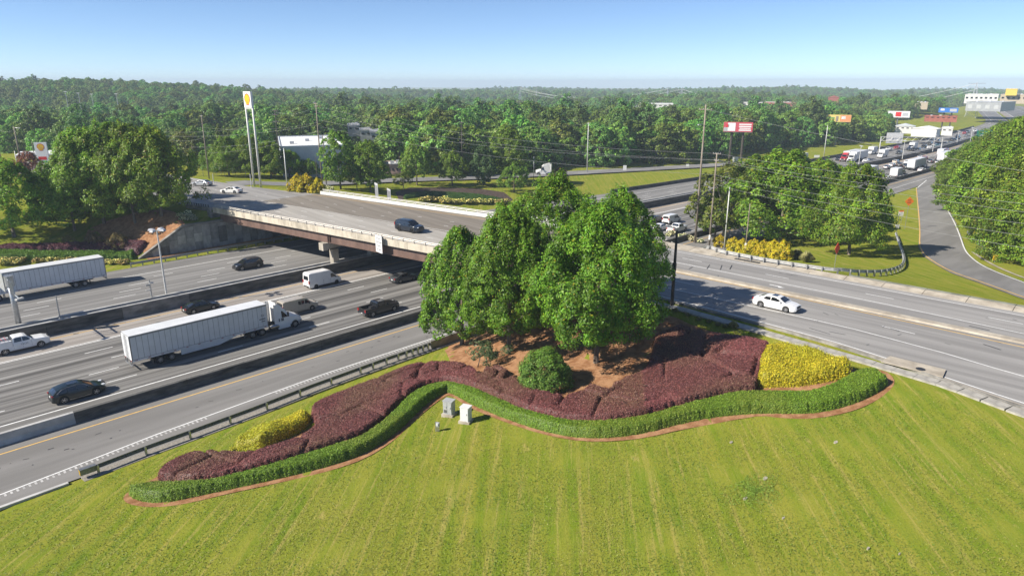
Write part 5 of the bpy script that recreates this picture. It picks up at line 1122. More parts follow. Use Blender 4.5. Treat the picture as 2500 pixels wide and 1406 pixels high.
PUR, OLV, PNK = (.185, .068, .066), (.200, .120, .072), (.28, .088, .098)
up = lambda pts, k=5: [(u, v - k) for u, v in pts]
low1 = up([(1172, 948), (1123, 931), (1087, 926), (1046, 934), (1008, 951), (957, 1000), (918, 1036), (880, 1059), (816, 1080), (739, 1105), (640, 1136), (538, 1159), (461, 1171), (400, 1166)])
top1 = [(379, 1154), (389, 1139), (422, 1118), (474, 1095), (525, 1092), (563, 1097), (614, 1098), (662, 1085), (726, 1064), (762, 1041), (775, 1020), (755, 997), (765, 982), (795, 967), (818, 957), (842, 949), (862, 941), (906, 926), (957, 903), (1008, 885), (1059, 877), (1105, 880), (1149, 887), (1170, 905)]
p1 = chaikin([H2(u, v, .9) for u, v in low1] + [H2(u, v, 1.) for u, v in top1], 1, True)
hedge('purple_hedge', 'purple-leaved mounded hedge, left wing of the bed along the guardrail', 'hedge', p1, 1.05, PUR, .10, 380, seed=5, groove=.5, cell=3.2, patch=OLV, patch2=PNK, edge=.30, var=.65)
low2 = up([(1585, 1008), (1486, 1022), (1422, 1022), (1358, 1016), (1282, 995), (1212, 964), (1160, 946)])
top2 = [(1150, 905), (1176, 908), (1184, 890), (1218, 889), (1246, 898), (1230, 922), (1258, 912), (1271, 932), (1320, 950), (1384, 957), (1402, 955), (1415, 939), (1448, 934), (1479, 944), (1488, 944), (1496, 931), (1533, 913), (1580, 900)]
p2 = [H2(u, v, .9) for u, v in low2] + [H2(u, v, 1.) for u, v in top2]
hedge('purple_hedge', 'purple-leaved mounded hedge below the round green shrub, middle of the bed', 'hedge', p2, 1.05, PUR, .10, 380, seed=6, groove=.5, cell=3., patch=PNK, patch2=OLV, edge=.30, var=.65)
low3 = up([(1846, 946), (1766, 956), (1692, 975), (1635, 992), (1566, 1010)])
top3 = [(1560, 908), (1575, 895), (1590, 860), (1600, 812), (1660, 790), (1724, 806), (1766, 812), (1820, 818), (1881, 834), (1868, 866), (1850, 924)]
p3 = [H2(u, v, .9) for u, v in low3] + [H2(u, v, 1.) for u, v in top3]
hedge('purple_hedge', 'purple and olive block of hedge left of the golden yellow shrubs', 'hedge', p3, 1.1, PUR, .10, 380, seed=9, groove=.6, cell=3.2, patch=PNK, patch2=OLV, edge=.30, var=.65)
GOLD = (.50, .45, .022)
yl = [(560, 1085), (575, 1064), (598, 1054), (627, 1039), (660, 1036), (675, 1023), (708, 1010), (734, 998), (762, 1003)]; yl2 = [(757, 1026), (739, 1049), (698, 1069), (637, 1092), (562, 1096)]
hedge('golden_cypress', 'golden yellow cypress shrubs at the left wing behind the purple hedge', 'shrub', [H2(u, v, 1.) for u, v in yl] + [H2(u, v, .15) for u, v in yl2], 1.1, GOLD, .14, 260, seed=12, lumps=.34, edge=.6, var=.5, tuft=.12, patch=(.33, .37, .02), asp=.4)
yr = [(1894, 826), (1926, 828), (1964, 844), (2028, 860), (2073, 879), (2086, 892)]; yr2 = [(2073, 914), (2012, 927), (1948, 937), (1868, 939), (1851, 937), (1855, 892), (1870, 858)]
hedge('golden_cypress', 'large block of golden yellow cypress at the right end beside the sidewalk', 'shrub', [H2(u, v, 1.25) for u, v in yr] + [H2(u, v, .3) for u, v in yr2], 1.35, GOLD, .14, 260, seed=13, lumps=.26, edge=.5, var=.5, tuft=.14, patch=(.36, .38, .02), asp=.4)
# pine straw
def mulch_material():
    m = bpy.data.materials.new('pine_straw'); m.use_nodes = True; MATS['pine_straw'] = m
    N, L = nodes_of(m); b = N['Principled BSDF']; b.inputs['Roughness'].default_value = .95; b.inputs['Specular IOR Level'].default_value = .1
    P = N.new('ShaderNodeNewGeometry').outputs['Position']; a = noise(N, L, P, 1.2, 5); c = noise(N, L, P, 18., 5, .7)
    q = mixnode(N, L, (.26, .125, .058), (.42, .235, .125), rampf(N, L, a, .35, .65)); q = mixnode(N, L, q, (.13, .06, .03), mulf(N, L, rampf(N, L, c, .5, .72), .8)); q = mixnode(N, L, q, (.56, .35, .21), mulf(N, L, rampf(N, L, noise(N, L, P, 9., 5, .7), .58, .75), .6))
    L.new(q, b.inputs['Base Color']); bumped(N, L, c, b, .8, .1); return m
MULCH = mulch_material()
mb = [(298, 1213), (310, 1231), (360, 1239), (410, 1237), (470, 1227), (563, 1204), (640, 1188), (740, 1166), (816, 1147), (893, 1120), (960, 1078), (1005, 1036), (1042, 1000), (1078, 974), (1098, 964), (1140, 993), (1200, 1019), (1280, 1048), (1350, 1067), (1420, 1078), (1500, 1078), (1580, 1069), (1660, 1050), (1740, 1036), (1800, 1024), (1860, 1015), (1900, 1021), (1964, 1024), (2030, 1017), (2095, 1000), (2145, 976), (2182, 945), (2184, 925)]
mt = [(2160, 905), (2110, 900), (2085, 905), (2000, 880), (1900, 850), (1800, 826), (1700, 800), (1640, 770), (1560, 765), (1400, 770), (1250, 790), (1140, 828), (1080, 852), (1105, 900), (1060, 900), (1008, 908), (957, 926), (906, 948), (842, 972), (800, 988), (775, 1000), (778, 1035), (700, 1075), (600, 1108), (520, 1112), (430, 1130), (385, 1165), (330, 1190)]
drape('mulch_bed', chaikin([H2(u, v) for u, v in mb + mt], 1, True), MULCH, .045, 1.2, kind='structure')
# short blades that roughen the mown lawn
def lawn_blades():
    rng = np.random.default_rng(99); n = 1100000; X = rng.uniform(-8, 66, n); Y = rng.uniform(-14, 60, n); f = X * FW[0] + Y * FW[1]; x = X * RT[0] + Y * RT[1]; D = np.hypot(np.hypot(X, Y), 27)
    k = (f > 18) & (np.abs(x) < f * .85 + 6) & (Y < yR(X) - 1.1) & (X < sN(Y) - 3.4) & (rng.uniform(0, 1, n) < np.clip((36 / D) ** 2, 0, 1)); X, Y = X[k], Y[k]
    k = ~inpoly(MPOLY, X, Y); X, Y = X[k][:210000], Y[k][:210000]; n = len(X); Q = -X * math.sin(TH) + Y * math.cos(TH); W = X * math.cos(TH) + Y * math.sin(TH)
    st = .5 + .5 * np.sin(Q * 3.9 + .6 * np.sin(W * .21) + .8 * np.sin(Q * .53)); pt = np.clip(np.sin(X * .23 + 2 * np.sin(Y * .17)) * np.sin(Y * .29 + 1.4 * np.sin(X * .13)) + .2 * rng.normal(0, 1, n), -1, 1); w = np.clip(.34 + .38 * st + .35 * pt + rng.normal(0, .25, n), 0, 1)[:, None]
    cols = (np.array([[.105, .190, .014]]) * (1 - w) + np.array([[.27, .25, .052]]) * w) * rng.uniform(.75, 1.18, (n, 1))
    v, f, c = cards(rng, np.column_stack([X, Y, terrain(X, Y) + .035]), np.tile([0, 0, 1.], (n, 1)) + rng.normal(0, .35, (n, 3)), .115, cols, asp=.4, jit=.8)
    o = link('lawn_grass', npmesh('lawn_grass', v, f, c), HEDGE, kind='stuff'); o['label'] = 'mown grass blades of the foreground lawn'; o['category'] = 'grass'
MPOLY = chaikin([H2(u, v) for u, v in mb + mt], 1, True); lawn_blades()
# round shrub and small tree on the mulch
tree_proto('shrub', seed=51, H=3.5, R=2.45, base=.05, nc=230, per=110, leaf=.17, squash=.8, tuftk=.2, lump=.06, col=(.12, .22, .045), cr=.26, prof='dome', r=.08, vary=.3)
o = fit_tree('shrub', 1328, 946, 858, 66, 'rounded bright green shrub in the middle of the orange mulch', name='round_shrub'); o['category'] = 'shrub'
tree_proto('smallt', seed=52, H=2.6, R=1.5, base=1.0, nc=34, per=45, leaf=.2, col=(.10, .15, .09), cr=.3, r=.05)
x, y, z = hit(1166, 897); o = plant_tree('smallt', x, y, z, 'small leaning grey-green tree left of the mulch slope', name='young_tree', rz=2.); o.rotation_euler = (.12, -.25, 2.)
for i, (u, v, s) in enumerate(((1195, 868, .55), (1240, 862, .5), (1408, 850, .45))):
    x, y, z = hit(u, v); plant_tree('smallt', x, y, z - .5, 'low weedy sprout on the orange mulch under the maples', cat='plant', name='sprout', s=s, group='sprouts on the mulch')
# golden shrubs and grasses beyond the street
tree_proto('gold', seed=53, H=2.6, R=1.5, base=.05, nc=70, per=80, leaf=.26, col=(.44, .40, .025), cr=.28, prof='dome', r=.05, vary=.25)
ygrp = 'golden shrubs beyond the street guardrail'
for i, (u, v, s) in enumerate(((1757, 603, .8), (1790, 612, .85), (1812, 617, .85), (1838, 621, .9), (1862, 625, .9), (1885, 630, 1.0), (1907, 634, 1.05))):
    x, y, z = hit(u, v); plant_tree('gold', x, y, z, ('first', 'second', 'third', 'fourth', 'fifth', 'sixth', 'last')[i] + ' golden yellow shrub from the wooden poles beyond the street guardrail', cat='shrub', group=ygrp, s=s, name='golden_shrub')
for i, (u, v, s, lab) in enumerate(((728, 468, 1.3, 'golden yellow shrub left of the far bridge rail, left of three'), (752, 470, 1.35, 'golden yellow shrub left of the far bridge rail, middle of three'), (775, 471, 1.1, 'golden yellow shrub touching the end of the far bridge rail'))):
    x, y, z = hit(u, v); plant_tree('gold', x, y, z, lab, cat='shrub', group='golden shrubs at the far bridge rail', s=s, name='golden_shrub')
def grass_tuft(seed, R, H, col, n=420):
    rng = np.random.default_rng(seed); a = rng.uniform(0, 6.283, n); k = rng.uniform(0, 1, n) ** .7; b = np.column_stack([.12 * R * np.cos(a), .12 * R * np.sin(a), np.zeros(n)])
    m_ = b + np.column_stack([R * .5 * k * np.cos(a), R * .5 * k * np.sin(a), H * (.75 - .2 * k)]); t = b + np.column_stack([R * k * np.cos(a), R * k * np.sin(a), H * (1.05 - .75 * k)])
    w = np.column_stack([-np.sin(a), np.cos(a), np.zeros(n)]) * .025; V = np.stack([b - w, b + w, m_ + w, t, m_ - w], 1).reshape(-1, 3); f = np.arange(n * 5).reshape(n, 5)
    return npmesh('blades', V, f, np.repeat(np.array(col)[None] * rng.uniform(.6, 1.4, (n, 1)), 5, 0))
TUFT = grass_tuft(1, .95, 1.5, (.40, .38, .17), 260); TUFT.materials.append(HEDGE)
for i, (u, v, s, lab) in enumerate(((1945, 632, 1.25, 'feathery grass clump beside the golden shrubs, left of two'), (1968, 640, 1.3, 'feathery grass clump beside the golden shrubs, right of two'), (1790, 800, .55, 'grass clump by the sidewalk at the shadow edge'))):
    x, y, z = hit(u, v); o = link('ornamental_grass', TUFT, None); o.location = (x, y, z); o.scale = (s, s, s); tag(o, lab, 'grass clump')
for i, (u, v) in enumerate(((1650, 760), (1680, 772), (1705, 782), (1730, 788), (1752, 795), (1770, 800))):
    x, y, z = hit(u, v); o = link('ornamental_grass', TUFT, None); o.location = (x, y, z); o.scale = (.34, .34, .3); o.rotation_euler = (0, 0, i); tag(o, 'low grass clump along the shaded strip beside the sidewalk', 'grass clump', 'grass clumps beside the sidewalk')
# planting at the far corner, left
lm = [(210, 560), (260, 535), (420, 520), (448, 545), (349, 618), (330, 606), (220, 598), (100, 600), (0, 603), (-60, 604), (-60, 600), (100, 590), (195, 585)]
drape('mulch_slope', [H2(u, v) for u, v in [(205, 590), (215, 560), (262, 540), (330, 520), (400, 512), (430, 520), (452, 548), (400, 588), (352, 618), (330, 612), (260, 610), (215, 605)]], MULCH, .06, 1.2, kind='structure')
drape('mulch_strip', [(40.5, 129.2), (64, 128.6), (85, 128.6), (85, 131.2), (40.5, 131.2)], MULCH, .05, 1.2, kind='structure')
def band(front, back, hb): return [H2(u, v) for u, v in front] + [H2(u, v, hb) for u, v in back]
def ribbon(pts, w, dz):
    p = resample(chaikin([H2(u, v, dz) for u, v in pts], 1), 1.0); A, B = [], []
    for i, q in enumerate(p):
        a, b = p[max(i - 1, 0)], p[min(i + 1, len(p) - 1)]; dx, dy = b[0] - a[0], b[1] - a[1]; L = math.hypot(dx, dy) or 1; A.append((q[0] + dy / L * w / 2, q[1] - dx / L * w / 2)); B.append((q[0] - dy / L * w / 2, q[1] + dx / L * w / 2))
    return A + B[::-1]
hedge('purple_hedge', 'low purple hedge on the far lawn above the green hedge', 'hedge', ribbon([(-40, 605), (60, 604), (180, 602), (290, 598), (350, 603)], 2.6, .5), 1.0, (.13, .045, .06), .2, 90, seed=21, edge=.5, groove=.3, cell=2., step=.45)
hedge('clipped_hedge', 'low green hedge on the far side behind the white flowers', 'hedge', ribbon([(-40, 618), (60, 621), (150, 623), (250, 622), (330, 621)], 2.8, .5), 1.0, (.11, .22, .02), .2, 90, seed=22, edge=.5, step=.45)
FLO = leafmat('flower_leaf', (1, 1, 1), .2)
def flowers(name, seed, n, R, H, white, frac=.5):
    rng = np.random.default_rng(seed); a = rng.uniform(0, 6.283, n); r = R * np.sqrt(rng.uniform(0, 1, n)); z = H * np.sqrt(np.clip(1 - (r / R) ** 2 * .8, 0, 1)) * rng.uniform(.6, 1.05, n)
    p = np.column_stack([r * np.cos(a), r * np.sin(a), z]); w = rng.uniform(0, 1, n) < frac; cols = np.where(w[:, None], np.array(white)[None], np.array([[.05, .10, .02]])) * rng.uniform(.75, 1.15, (n, 1))
    v, f, c = cards(rng, p, np.tile([0, 0, 1.], (n, 1)), .27, cols, asp=.9); me = npmesh(name, v, f, c); me.materials.append(FLO); return me
FW1 = flowers('flowering_shrub', 1, 260, .75, .8, (.80, .70, .36), .62); FW2 = flowers('flowering_shrub', 2, 260, .7, .9, (.80, .78, .68), .6)
def put_flowers(me, pts, lab, grp, s=1.):
    for i, (u, v) in enumerate(pts):
        x, y, z = hit(u, v); o = link('flowering_shrub', me, None); o.location = (x, y, z); o.rotation_euler = (0, 0, i * 1.7); k = s * (.85 + .3 * ((i * 37 % 10) / 10)); o.scale = (k, k, k); tag(o, lab, 'flowers', grp)
put_flowers(FW1, [(5 + i * 8.5, 638 + (i % 3) * 2) for i in range(7)] + [(228 + i * 9, 642 + (i % 3) * 2) for i in range(10)] + [(8 + i * 9, 645) for i in range(5)] + [(90 + i * 16, 640) for i in range(8)], 'cream flowering shrub at the foot of the low green hedge beyond the freeway', 'cream flowers along the far hedge')
put_flowers(FW2, [(445, 540), (452, 534), (462, 540), (470, 534), (458, 527), (440, 532), (475, 540)], 'white flowering shrub beside the concrete wing wall of the bridge', 'white flowers at the wing wall', 1.1)
put_flowers(FW2, [(775, 466), (783, 463), (791, 462), (800, 464), (806, 467)], 'white flowering shrub at the end of the far bridge rail', 'white flowers at the bridge rail', 1.3)
put_flowers(FW2, [(1632, 578), (1640, 575), (1660, 583), (1670, 580), (1680, 586), (1692, 590), (1710, 594)], 'white flowering shrub behind the street guardrail', 'white flowers behind the street guardrail', 1.2)
tree_proto('dry', seed=61, H=2.4, R=2.2, base=.1, nc=60, per=55, leaf=.2, col=(.19, .155, .08), cr=.3, prof='dome', r=.05, limbs=14, bark=BARK_PALE)
for (u, v, s, lab) in ((290, 606, .95, 'dry brownish shrub in front of the mulch slope'), (232, 598, .75, 'smaller dry shrub left of the brownish one'), (168, 594, .5, 'small dry twiggy bush left on the far lawn')):
    x, y, z = hit(u, v); plant_tree('dry', x, y, z, lab, cat='shrub', s=s, name='dry_shrub')
# planting beyond the bridge
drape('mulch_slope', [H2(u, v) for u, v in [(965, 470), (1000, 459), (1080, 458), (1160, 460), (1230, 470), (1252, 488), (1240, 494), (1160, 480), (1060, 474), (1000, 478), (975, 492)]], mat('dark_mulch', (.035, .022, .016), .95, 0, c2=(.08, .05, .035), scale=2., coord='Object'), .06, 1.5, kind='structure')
hedge('clipped_hedge', 'low green hedge beyond the white bridge parapet', 'hedge', [H2(u, v) for u, v in [(985, 487), (1040, 480), (1130, 486), (1220, 496), (1235, 490), (1160, 477), (1060, 471), (1010, 474), (985, 480)]], .7, (.06, .125, .02), .22, 40, seed=24, edge=.5, step=.6)
put_flowers(FW1, [(1080 + i * 13, 496 + (i % 3)) for i in range(13)] + [(1030 + i * 14, 492) for i in range(5)], 'pale flowering shrub in front of the low hedge beyond the white parapet', 'pale flowers beyond the bridge', 1.5)
# ------------------------------------------------------------------ ramps on the far side
def strip_on_ground(name, pts, w, m, dz, kind='structure', parent=None):
    p = resample(chaikin([H2(u, v) for u, v in pts], 2), 3.); A, B = [], []
    for i, q in enumerate(p):
        a, b = p[max(i - 1, 0)], p[min(i + 1, len(p) - 1)]; dx, dy = b[0] - a[0], b[1] - a[1]; L = math.hypot(dx, dy) or 1; nx, ny = -dy / L * w / 2, dx / L * w / 2
        z = max(tz(q[0] + nx, q[1] + ny), tz(q[0] - nx, q[1] - ny), tz(*q)) + dz; A.append((q[0] - nx, q[1] - ny, z)); B.append((q[0] + nx, q[1] + ny, z))
    return MB().strip(A, B).build(name, m, parent, kind=kind)
A_R2 = asphalt('side_road_asphalt', (.20, .195, .19), (.27, .265, .26), 0., (.1, .1, 1), patch=.3)
strip_on_ground('far_ramp', [(560, 450), (640, 449), (760, 450), (860, 446), (960, 441), (1100, 437), (1310, 428), (1500, 418), (1700, 407), (1790, 402), (1880, 395), (1960, 388)], 9., A_R2, .08)
RL = [(2262, 443), (2240, 458), (2237, 475), (2241, 523), (2244, 566), (2242, 602), (2254, 626), (2281, 645), (2322, 668), (2391, 692), (2500, 732), (2700, 800)]
RRt = [(2700, 745), (2500, 690), (2428, 662), (2392, 644), (2367, 624), (2357, 610), (2347, 579), (2335, 546), (2315, 510), (2295, 477), (2289, 451), (2292, 430), (2275, 425)]
drape('on_ramp', [H2(u, v) for u, v in RL + RRt], A_RAMP, .09, 2.2, kind='structure')
def paint_line(pts, w, m, dz=.13):
    p = resample(chaikin([H2(u, v) for u, v in pts], 2), 1.5); A, B = [], []
    for i, q in enumerate(p):
        a, b = p[max(i - 1, 0)], p[min(i + 1, len(p) - 1)]; dx, dy = b[0] - a[0], b[1] - a[1]; L = math.hypot(dx, dy) or 1; nx, ny = -dy / L * w / 2, dx / L * w / 2
        A.append((q[0] - nx, q[1] - ny, tz(*q) + dz)); B.append((q[0] + nx, q[1] + ny, tz(*q) + dz))
    return A, B
A, B = paint_line([(2237, 461), (2243, 523), (2246, 566), (2244, 602), (2257, 625), (2283, 643), (2324, 666), (2393, 689), (2500, 728), (2620, 770)], .2, YELLOW); MB().strip(A, B).build('ramp_yellow_line', YELLOW, kind='structure')
A, B = paint_line([(2283, 452), (2290, 477), (2311, 510), (2331, 546), (2344, 579), (2354, 610), (2365, 625), (2390, 646), (2426, 664), (2500, 692), (2620, 735)], .2, WHITE); MB().strip(A, B).build('ramp_white_line', WHITE, kind='structure')
A, B = paint_line([(2262, 441), (2237, 461)], .25, WHITE); MB().strip(A, B).build('gore_line', WHITE, kind='structure')
A, B = paint_line([(2374, 616), (2400, 634), (2440, 656), (2500, 680), (2620, 722)], .45, CONC_TAN, .1); MB().strip(A, B).build('ramp_kerb', CONC_TAN, kind='structure')
# ------------------------------------------------------------------ more guardrails
def ground_rail(label, pts, step, m, hs=1., side=1, n=2):
    p = resample(chaikin([H2(u, v) for u, v in pts], n), 1.2); P3 = [(x, y, tz(x, y) + .02) for x, y in p]; return guardrail(label, P3, along(P3, step, .3), m, side, hs)
STEEL_LT = mat('bright_guardrail', (.46, .46, .45), .45, .35, c2=(.58, .58, .56), scale=3)
ground_rail('long bright guardrail along the street curving round the island to the on-ramp', [(1600, 588), (1650, 600), (1700, 612), (1850, 643), (1950, 659), (2050, 674), (2110, 675), (2160, 673), (2195, 663), (2208, 650), (2204, 625), (2195, 600), (2187, 578)], 1.9, STEEL_LT, 1.15, 1)
gr = ground_rail('short guardrail with striped end beside the wood at the on-ramp', [(2362, 574), (2380, 592), (2400, 610), (2420, 632)], 1.6, STEEL, 1.1, -1)
x, y, z = hit(2428, 641)
hz = tag(empty('hazard_marker', (x, y, z)), 'yellow and black striped hazard plate at the guardrail end by the wood', 'sign')
PLN = math.atan2(-FW[1], -FW[0])             # heading from the scene towards the viewer
def board(root, w, h, z, m, name='panel', yaw=0., t=.04, off=(0, 0)):
    o = MB().box((0, 0, 0), (t, w, h)).build(name, m, root); o.location = (off[0], off[1], z); o.rotation_euler = (0, 0, yaw); return o
hz.rotation_euler = (0, 0, PLN); board(hz, .8, .75, .75, YEL); MB().box((-.06, 0, .3), (.1, .1, .8)).build('post', STEEL, hz)
for i in range(4):
    y0 = -.36 + i * .22
    MB().add([(.025, y0, .42), (.025, y0 + .1, .42), (.025, min(.39, y0 + .32), 1.08), (.025, min(.39, y0 + .32) - .1, 1.08)], [(0, 1, 2, 3)]).build('stripe', BLK, hz)
# ------------------------------------------------------------------ poles
WOOD = mat('weathered_wood_pole', (.165, .135, .105), .9, 0, c2=(.30, .255, .205), scale=2.5, stretch=(1, 1, .08)); WOOD_D = mat('dark_wood_pole', (.045, .038, .032), .9, 0, c2=(.09, .075, .06), scale=2.5, stretch=(1, 1, .08))
PALE_POLE = mat('pale_metal_pole', (.50, .50, .48), .5, .2, c2=(.64, .64, .62), scale=3); INSUL = mat('insulator_grey', (.45, .46, .48), .4, 0)
POLES = {}
def pole(key, ub, vb, vt, label, m=WOOD, r=.17, arms=(), lamp=None, name='utility_pole', cat='utility pole', zadd=0., box=None, group=None, XY=None):
    x, y, z = hit(ub, vb) if XY is None else (*XY, tz(*XY)); h = htop(x, y, z, vt); o = tag(empty(name, (x, y, z)), label, cat, group); POLES[key] = (x, y, z, h)
    MB().path([(0, 0, -.5), (0, 0, h * .5), (0, 0, h)], [r, r * .85, r * .62], 8).build('shaft', m, o, True)
    for (dz, L, yaw) in arms:
        a = MB().box((0, 0, h - dz), (.11, L, .13), yaw).build('crossarm', m if m != PALE_POLE else STEEL, o)
        for k in (-.45, -.15, .15, .45): MB().tube((-math.sin(yaw) * L * k, math.cos(yaw) * L * k, h - dz + .06), (-math.sin(yaw) * L * k, math.cos(yaw) * L * k, h - dz + .26), .05, .03, 6).build('insulator', INSUL, o)
    if lamp:
        dz, L, yaw = lamp; c, s = math.cos(yaw), math.sin(yaw); MB().path([(0, 0, h - dz), (c * L * .5, s * L * .5, h - dz + .25), (c * L, s * L, h - dz + .2)], .045, 6).build('lamp_arm', STEEL, o)
        MB().box((c * (L + .3), s * (L + .3), h - dz + .17), (.7, .32, .16), yaw).build('lamp_head', INSUL, o)
    if box:
        bz, m2 = box; MB().box((-.22, -.1, bz), (.3, .36, .9)).build('meter_box', m2, o)
    return o
ST = math.pi / 2
pole('A', 1697, 594, 256, 'tallest wooden utility pole with cross-arm and lamp beyond the street', r=.24, arms=((.9, 2.6, .2),), lamp=(3.9, 1.3, PLN - .9))
pole('B', 1731, 604, 374, 'wooden utility pole second from the left beyond the street, wires on top', r=.2, arms=((.15, 1.6, 0.), (1.4, .9, 0.)), box=(2.1, WHITE_PAINT))
pole('C', 1768, 608, 457, 'white metal pole in front of the golden shrubs', PALE_POLE, .15)
pole('D', 1819, 619, 497, 'slim wooden pole with white meter box among the golden shrubs', WOOD, .14, box=(1.5, WHITE_PAINT))
pole('E', 1640, 748, 563, 'dark wooden pole on the near side of the street beside the maples', WOOD_D, .2, box=(4.6, BLK))
pole('L', 787, 453, 250, 'tall wooden pole with lamp beyond the far bridge rail', WOOD, .2, arms=((.4, 1.8, 0.), (1.0, 1.5, 0.)), lamp=(.2, 1.0, PLN))
pole('L2', 776, 452, 384, 'short dark pole left of the tall lamp pole', WOOD_D, .12)
pole('L3', 797, 452, 330, 'second wooden pole right behind the tall lamp pole', WOOD, .15)
pole('M', 686, 428, 268, 'thin utility pole with three cross-arms in front of the warehouse', WOOD_D, .16, arms=((.3, 2.2, .3), (1.4, 2.2, .3), (3.3, 2.2, .3)))
pole('N', 511, 437, 282, 'tall thin wooden pole left of the tall twin-post sign', WOOD, .17, arms=((.2, .9, 0),))
pole('O', 478, 428, 356, 'short wooden pole at the right edge of the left maples', WOOD, .17)
pole('P', 702, 462, 362, 'pale metal pole between the tall sign and the golden shrubs', PALE_POLE, .16)
pole('Q', 1433, 422, 300, 'pale utility pole in front of the wood beyond the far ramp', PALE_POLE, .17, arms=((.3, 1.2, .4),))
pole('R', 1129, 432, 298, 'utility pole standing in front of the wood behind the bridge', WOOD_D, .16, arms=((.2, 1.4, .3), (4., 1.2, .3), (6.2, 1.4, .3)))
pole('S', 57, 425, 309, 'wooden pole with lamp at the left edge near the low price sign', WOOD, .2, arms=((.5, 1., 0),), lamp=(.6, 1.1, PLN + 1.5))
pole('T', 92, 420, 345, 'thin pole beside the low price sign', WOOD, .14)
pole('U', 47, 425, 369, 'pale stub pole in front of the reddish shrub', PALE_POLE, .15)
pole('V', 161, 415, 336, 'wooden pole above the left maples', WOOD, .15, arms=((.3, 1.5, .3),))
pole('W', 397, 412, 318, 'wooden pole with cross-arms above the left maples, nearer the tall sign', WOOD, .15, arms=((.3, 2.0, .5), (1.6, 1.8, .5)))
pole('X', 1303, 441, 382, 'slim steel lamp post on the far lawn edge', STEEL, .09)
pole('Z', 9, 420, 303, 'wooden pole at the very left edge of the picture', WOOD, .17)
pole('AA', 2011, 384, 307, 'pale wooden pole beside the yellow billboard', PALE_POLE, .2)
x, y, z = hit(1289, 452); o = tag(empty('flood_light', (x, y, z)), 'small twin floodlight on a short post above the big maples', 'lamp')
MB().tube((0, 0, 0), (0, 0, 2.2), .06, n=6).build('post', STEEL, o); 
for s in (-1, 1): MB().box((.1 * s, .35 * s, 2.35), (.4, .5, .45), PLN).build('lamp_head', WHITE_PAINT, o)
# wires
WIRE = mat('cable', (.33, .33, .33), .5, .3); WIRE_D = mat('dark_cable', (.10, .10, .105), .6, .0)
def wire(a, b, sag, label, group, m=WIRE, r=.017):
    a, b = Vector(a), Vector(b); p = [a.lerp(b, t) - Vector((0, 0, 4 * sag * t * (1 - t))) for t in np.linspace(0, 1, 18)]
    o = MB().path([q - p[0] for q in p], r, 4).build('overhead_wire', m); o.location = p[0]; tag(o, label, 'wire', group)
def top(k, dz, dx=0., dy=0.): x, y, z, h = POLES[k]; return (x + dx, y + dy, z + h - dz)
RP = (92.6, -6., 7.4)
gw1, gw2, gw3 = 'wires from the bridge to the wooden poles', 'wires crossing the island and the on-ramp', 'wires along the left side of the street'
for i, (a, b, sag) in enumerate(((1.0, .1, 2.2), (2.6, 1.3, 2.2), (4.4, 1.4, 2.0), (6.1, 4.2, 1.9))):
    wire(top('L', a, .2 * i), top('B', b, .2 * i), sag, '%s wire of those strung from the lamp pole past the sign backs' % ('topmost', 'second', 'third', 'lowest')[i], gw1)
for i, (a, h, sag, dx) in enumerate(((.1, 11.9, .7, 0), (1.3, 10.7, .7, .3), (1.4, 9.7, .8, -.5), (4.2, 8.8, .9, .2), (5.0, 7.2, .9, 0.), (6.0, 5.6, 1., .4))):
    wire(top('B', a, dx), (RP[0] + dx, RP[1], RP[2] + h), sag, '%s wire of those crossing in front of the island trees' % ('topmost', 'second', 'third', 'fourth', 'fifth', 'lowest')[i], gw2)
wire(top('A', .9, .5), (RP[0] + 1.2, RP[1], RP[2] + 12.6), .8, 'wire from the tallest pole out over the on-ramp', gw2)
PN = dict(L='the tall lamp pole', M='the pole before the warehouse', N='the thin pole by the tall sign', W='the pole over the maples', V='the leftmost maple pole', S='the price sign lamp pole', Z='the pole at the left edge', O='the short pole by the maples', R='the pole behind the bridge', Q='the pale pole by the far ramp', T='the price sign pole')
for i, (a, b, d1, d2) in enumerate((('L', 'M', 1., .6), ('L', 'N', 5., 3.), ('L', 'W', 5.6, 1.6), ('M', 'W', 3.3, .4), ('N', 'W', 5.5, 1.6), ('W', 'V', .4, .3), ('W', 'V', 1.6, 1.2), ('V', 'S', .4, .6), ('V', 'S', 1.4, 2.), ('S', 'Z', .6, .6), ('L', 'O', 7.2, .4), ('R', 'Q', .3, .3), ('V', 'T', 3., .4), ('L', 'N', 7.2, 9.5))):
    wire(top(a, d1), top(b, d2), 1.2, '%s wire from %s to %s' % ('upper' if d1 < 4 and i not in (6, 8) else 'lower', PN[a], PN[b]), gw3, WIRE, .018)
# ------------------------------------------------------------------ freeway furniture
def mast(u, v, zz, vt, label, heads=2, r=.12):
    x, y = G(u, v, zz); h = htop(x, y, zz, vt); o = tag(empty('light_mast', (x, y, zz)), label, 'lamp post'); MB().path([(0, 0, -.4), (0, 0, h)], [r, r * .6], 8).build('shaft', PALE_POLE, o)
    for k in range(heads):
        t = k * 2 * math.pi / heads + .6; MB().path([(0, 0, h - .1), (.5 * math.cos(t), .5 * math.sin(t), h + .05)], .05, 5).build('bracket', PALE_POLE, o)
        b = MB().box((.85 * math.cos(t), .85 * math.sin(t), h + .05), (.85, .55, .26), t, .75).build('lamp_head', INSUL, o)
    return o
mast(407, 722, 1.25, 562, 'high mast lamp with four heads in the median before the retaining wall', 4, .15)
for (u, v, vt, lab) in ((2096, 405, 357, 'first lamp post in the median beyond the island trees'), (2203, 386, 344, 'second lamp post in the median towards the gantry'), (2277, 368, 330, 'third lamp post in the median beside the gantry post'), (2336, 350, 321, 'fourth lamp post in the median before the green signs'), (2369, 344, 312, 'last lamp post in the median by the green signs')): mast(u, v, 1., vt, lab, 2, .16)
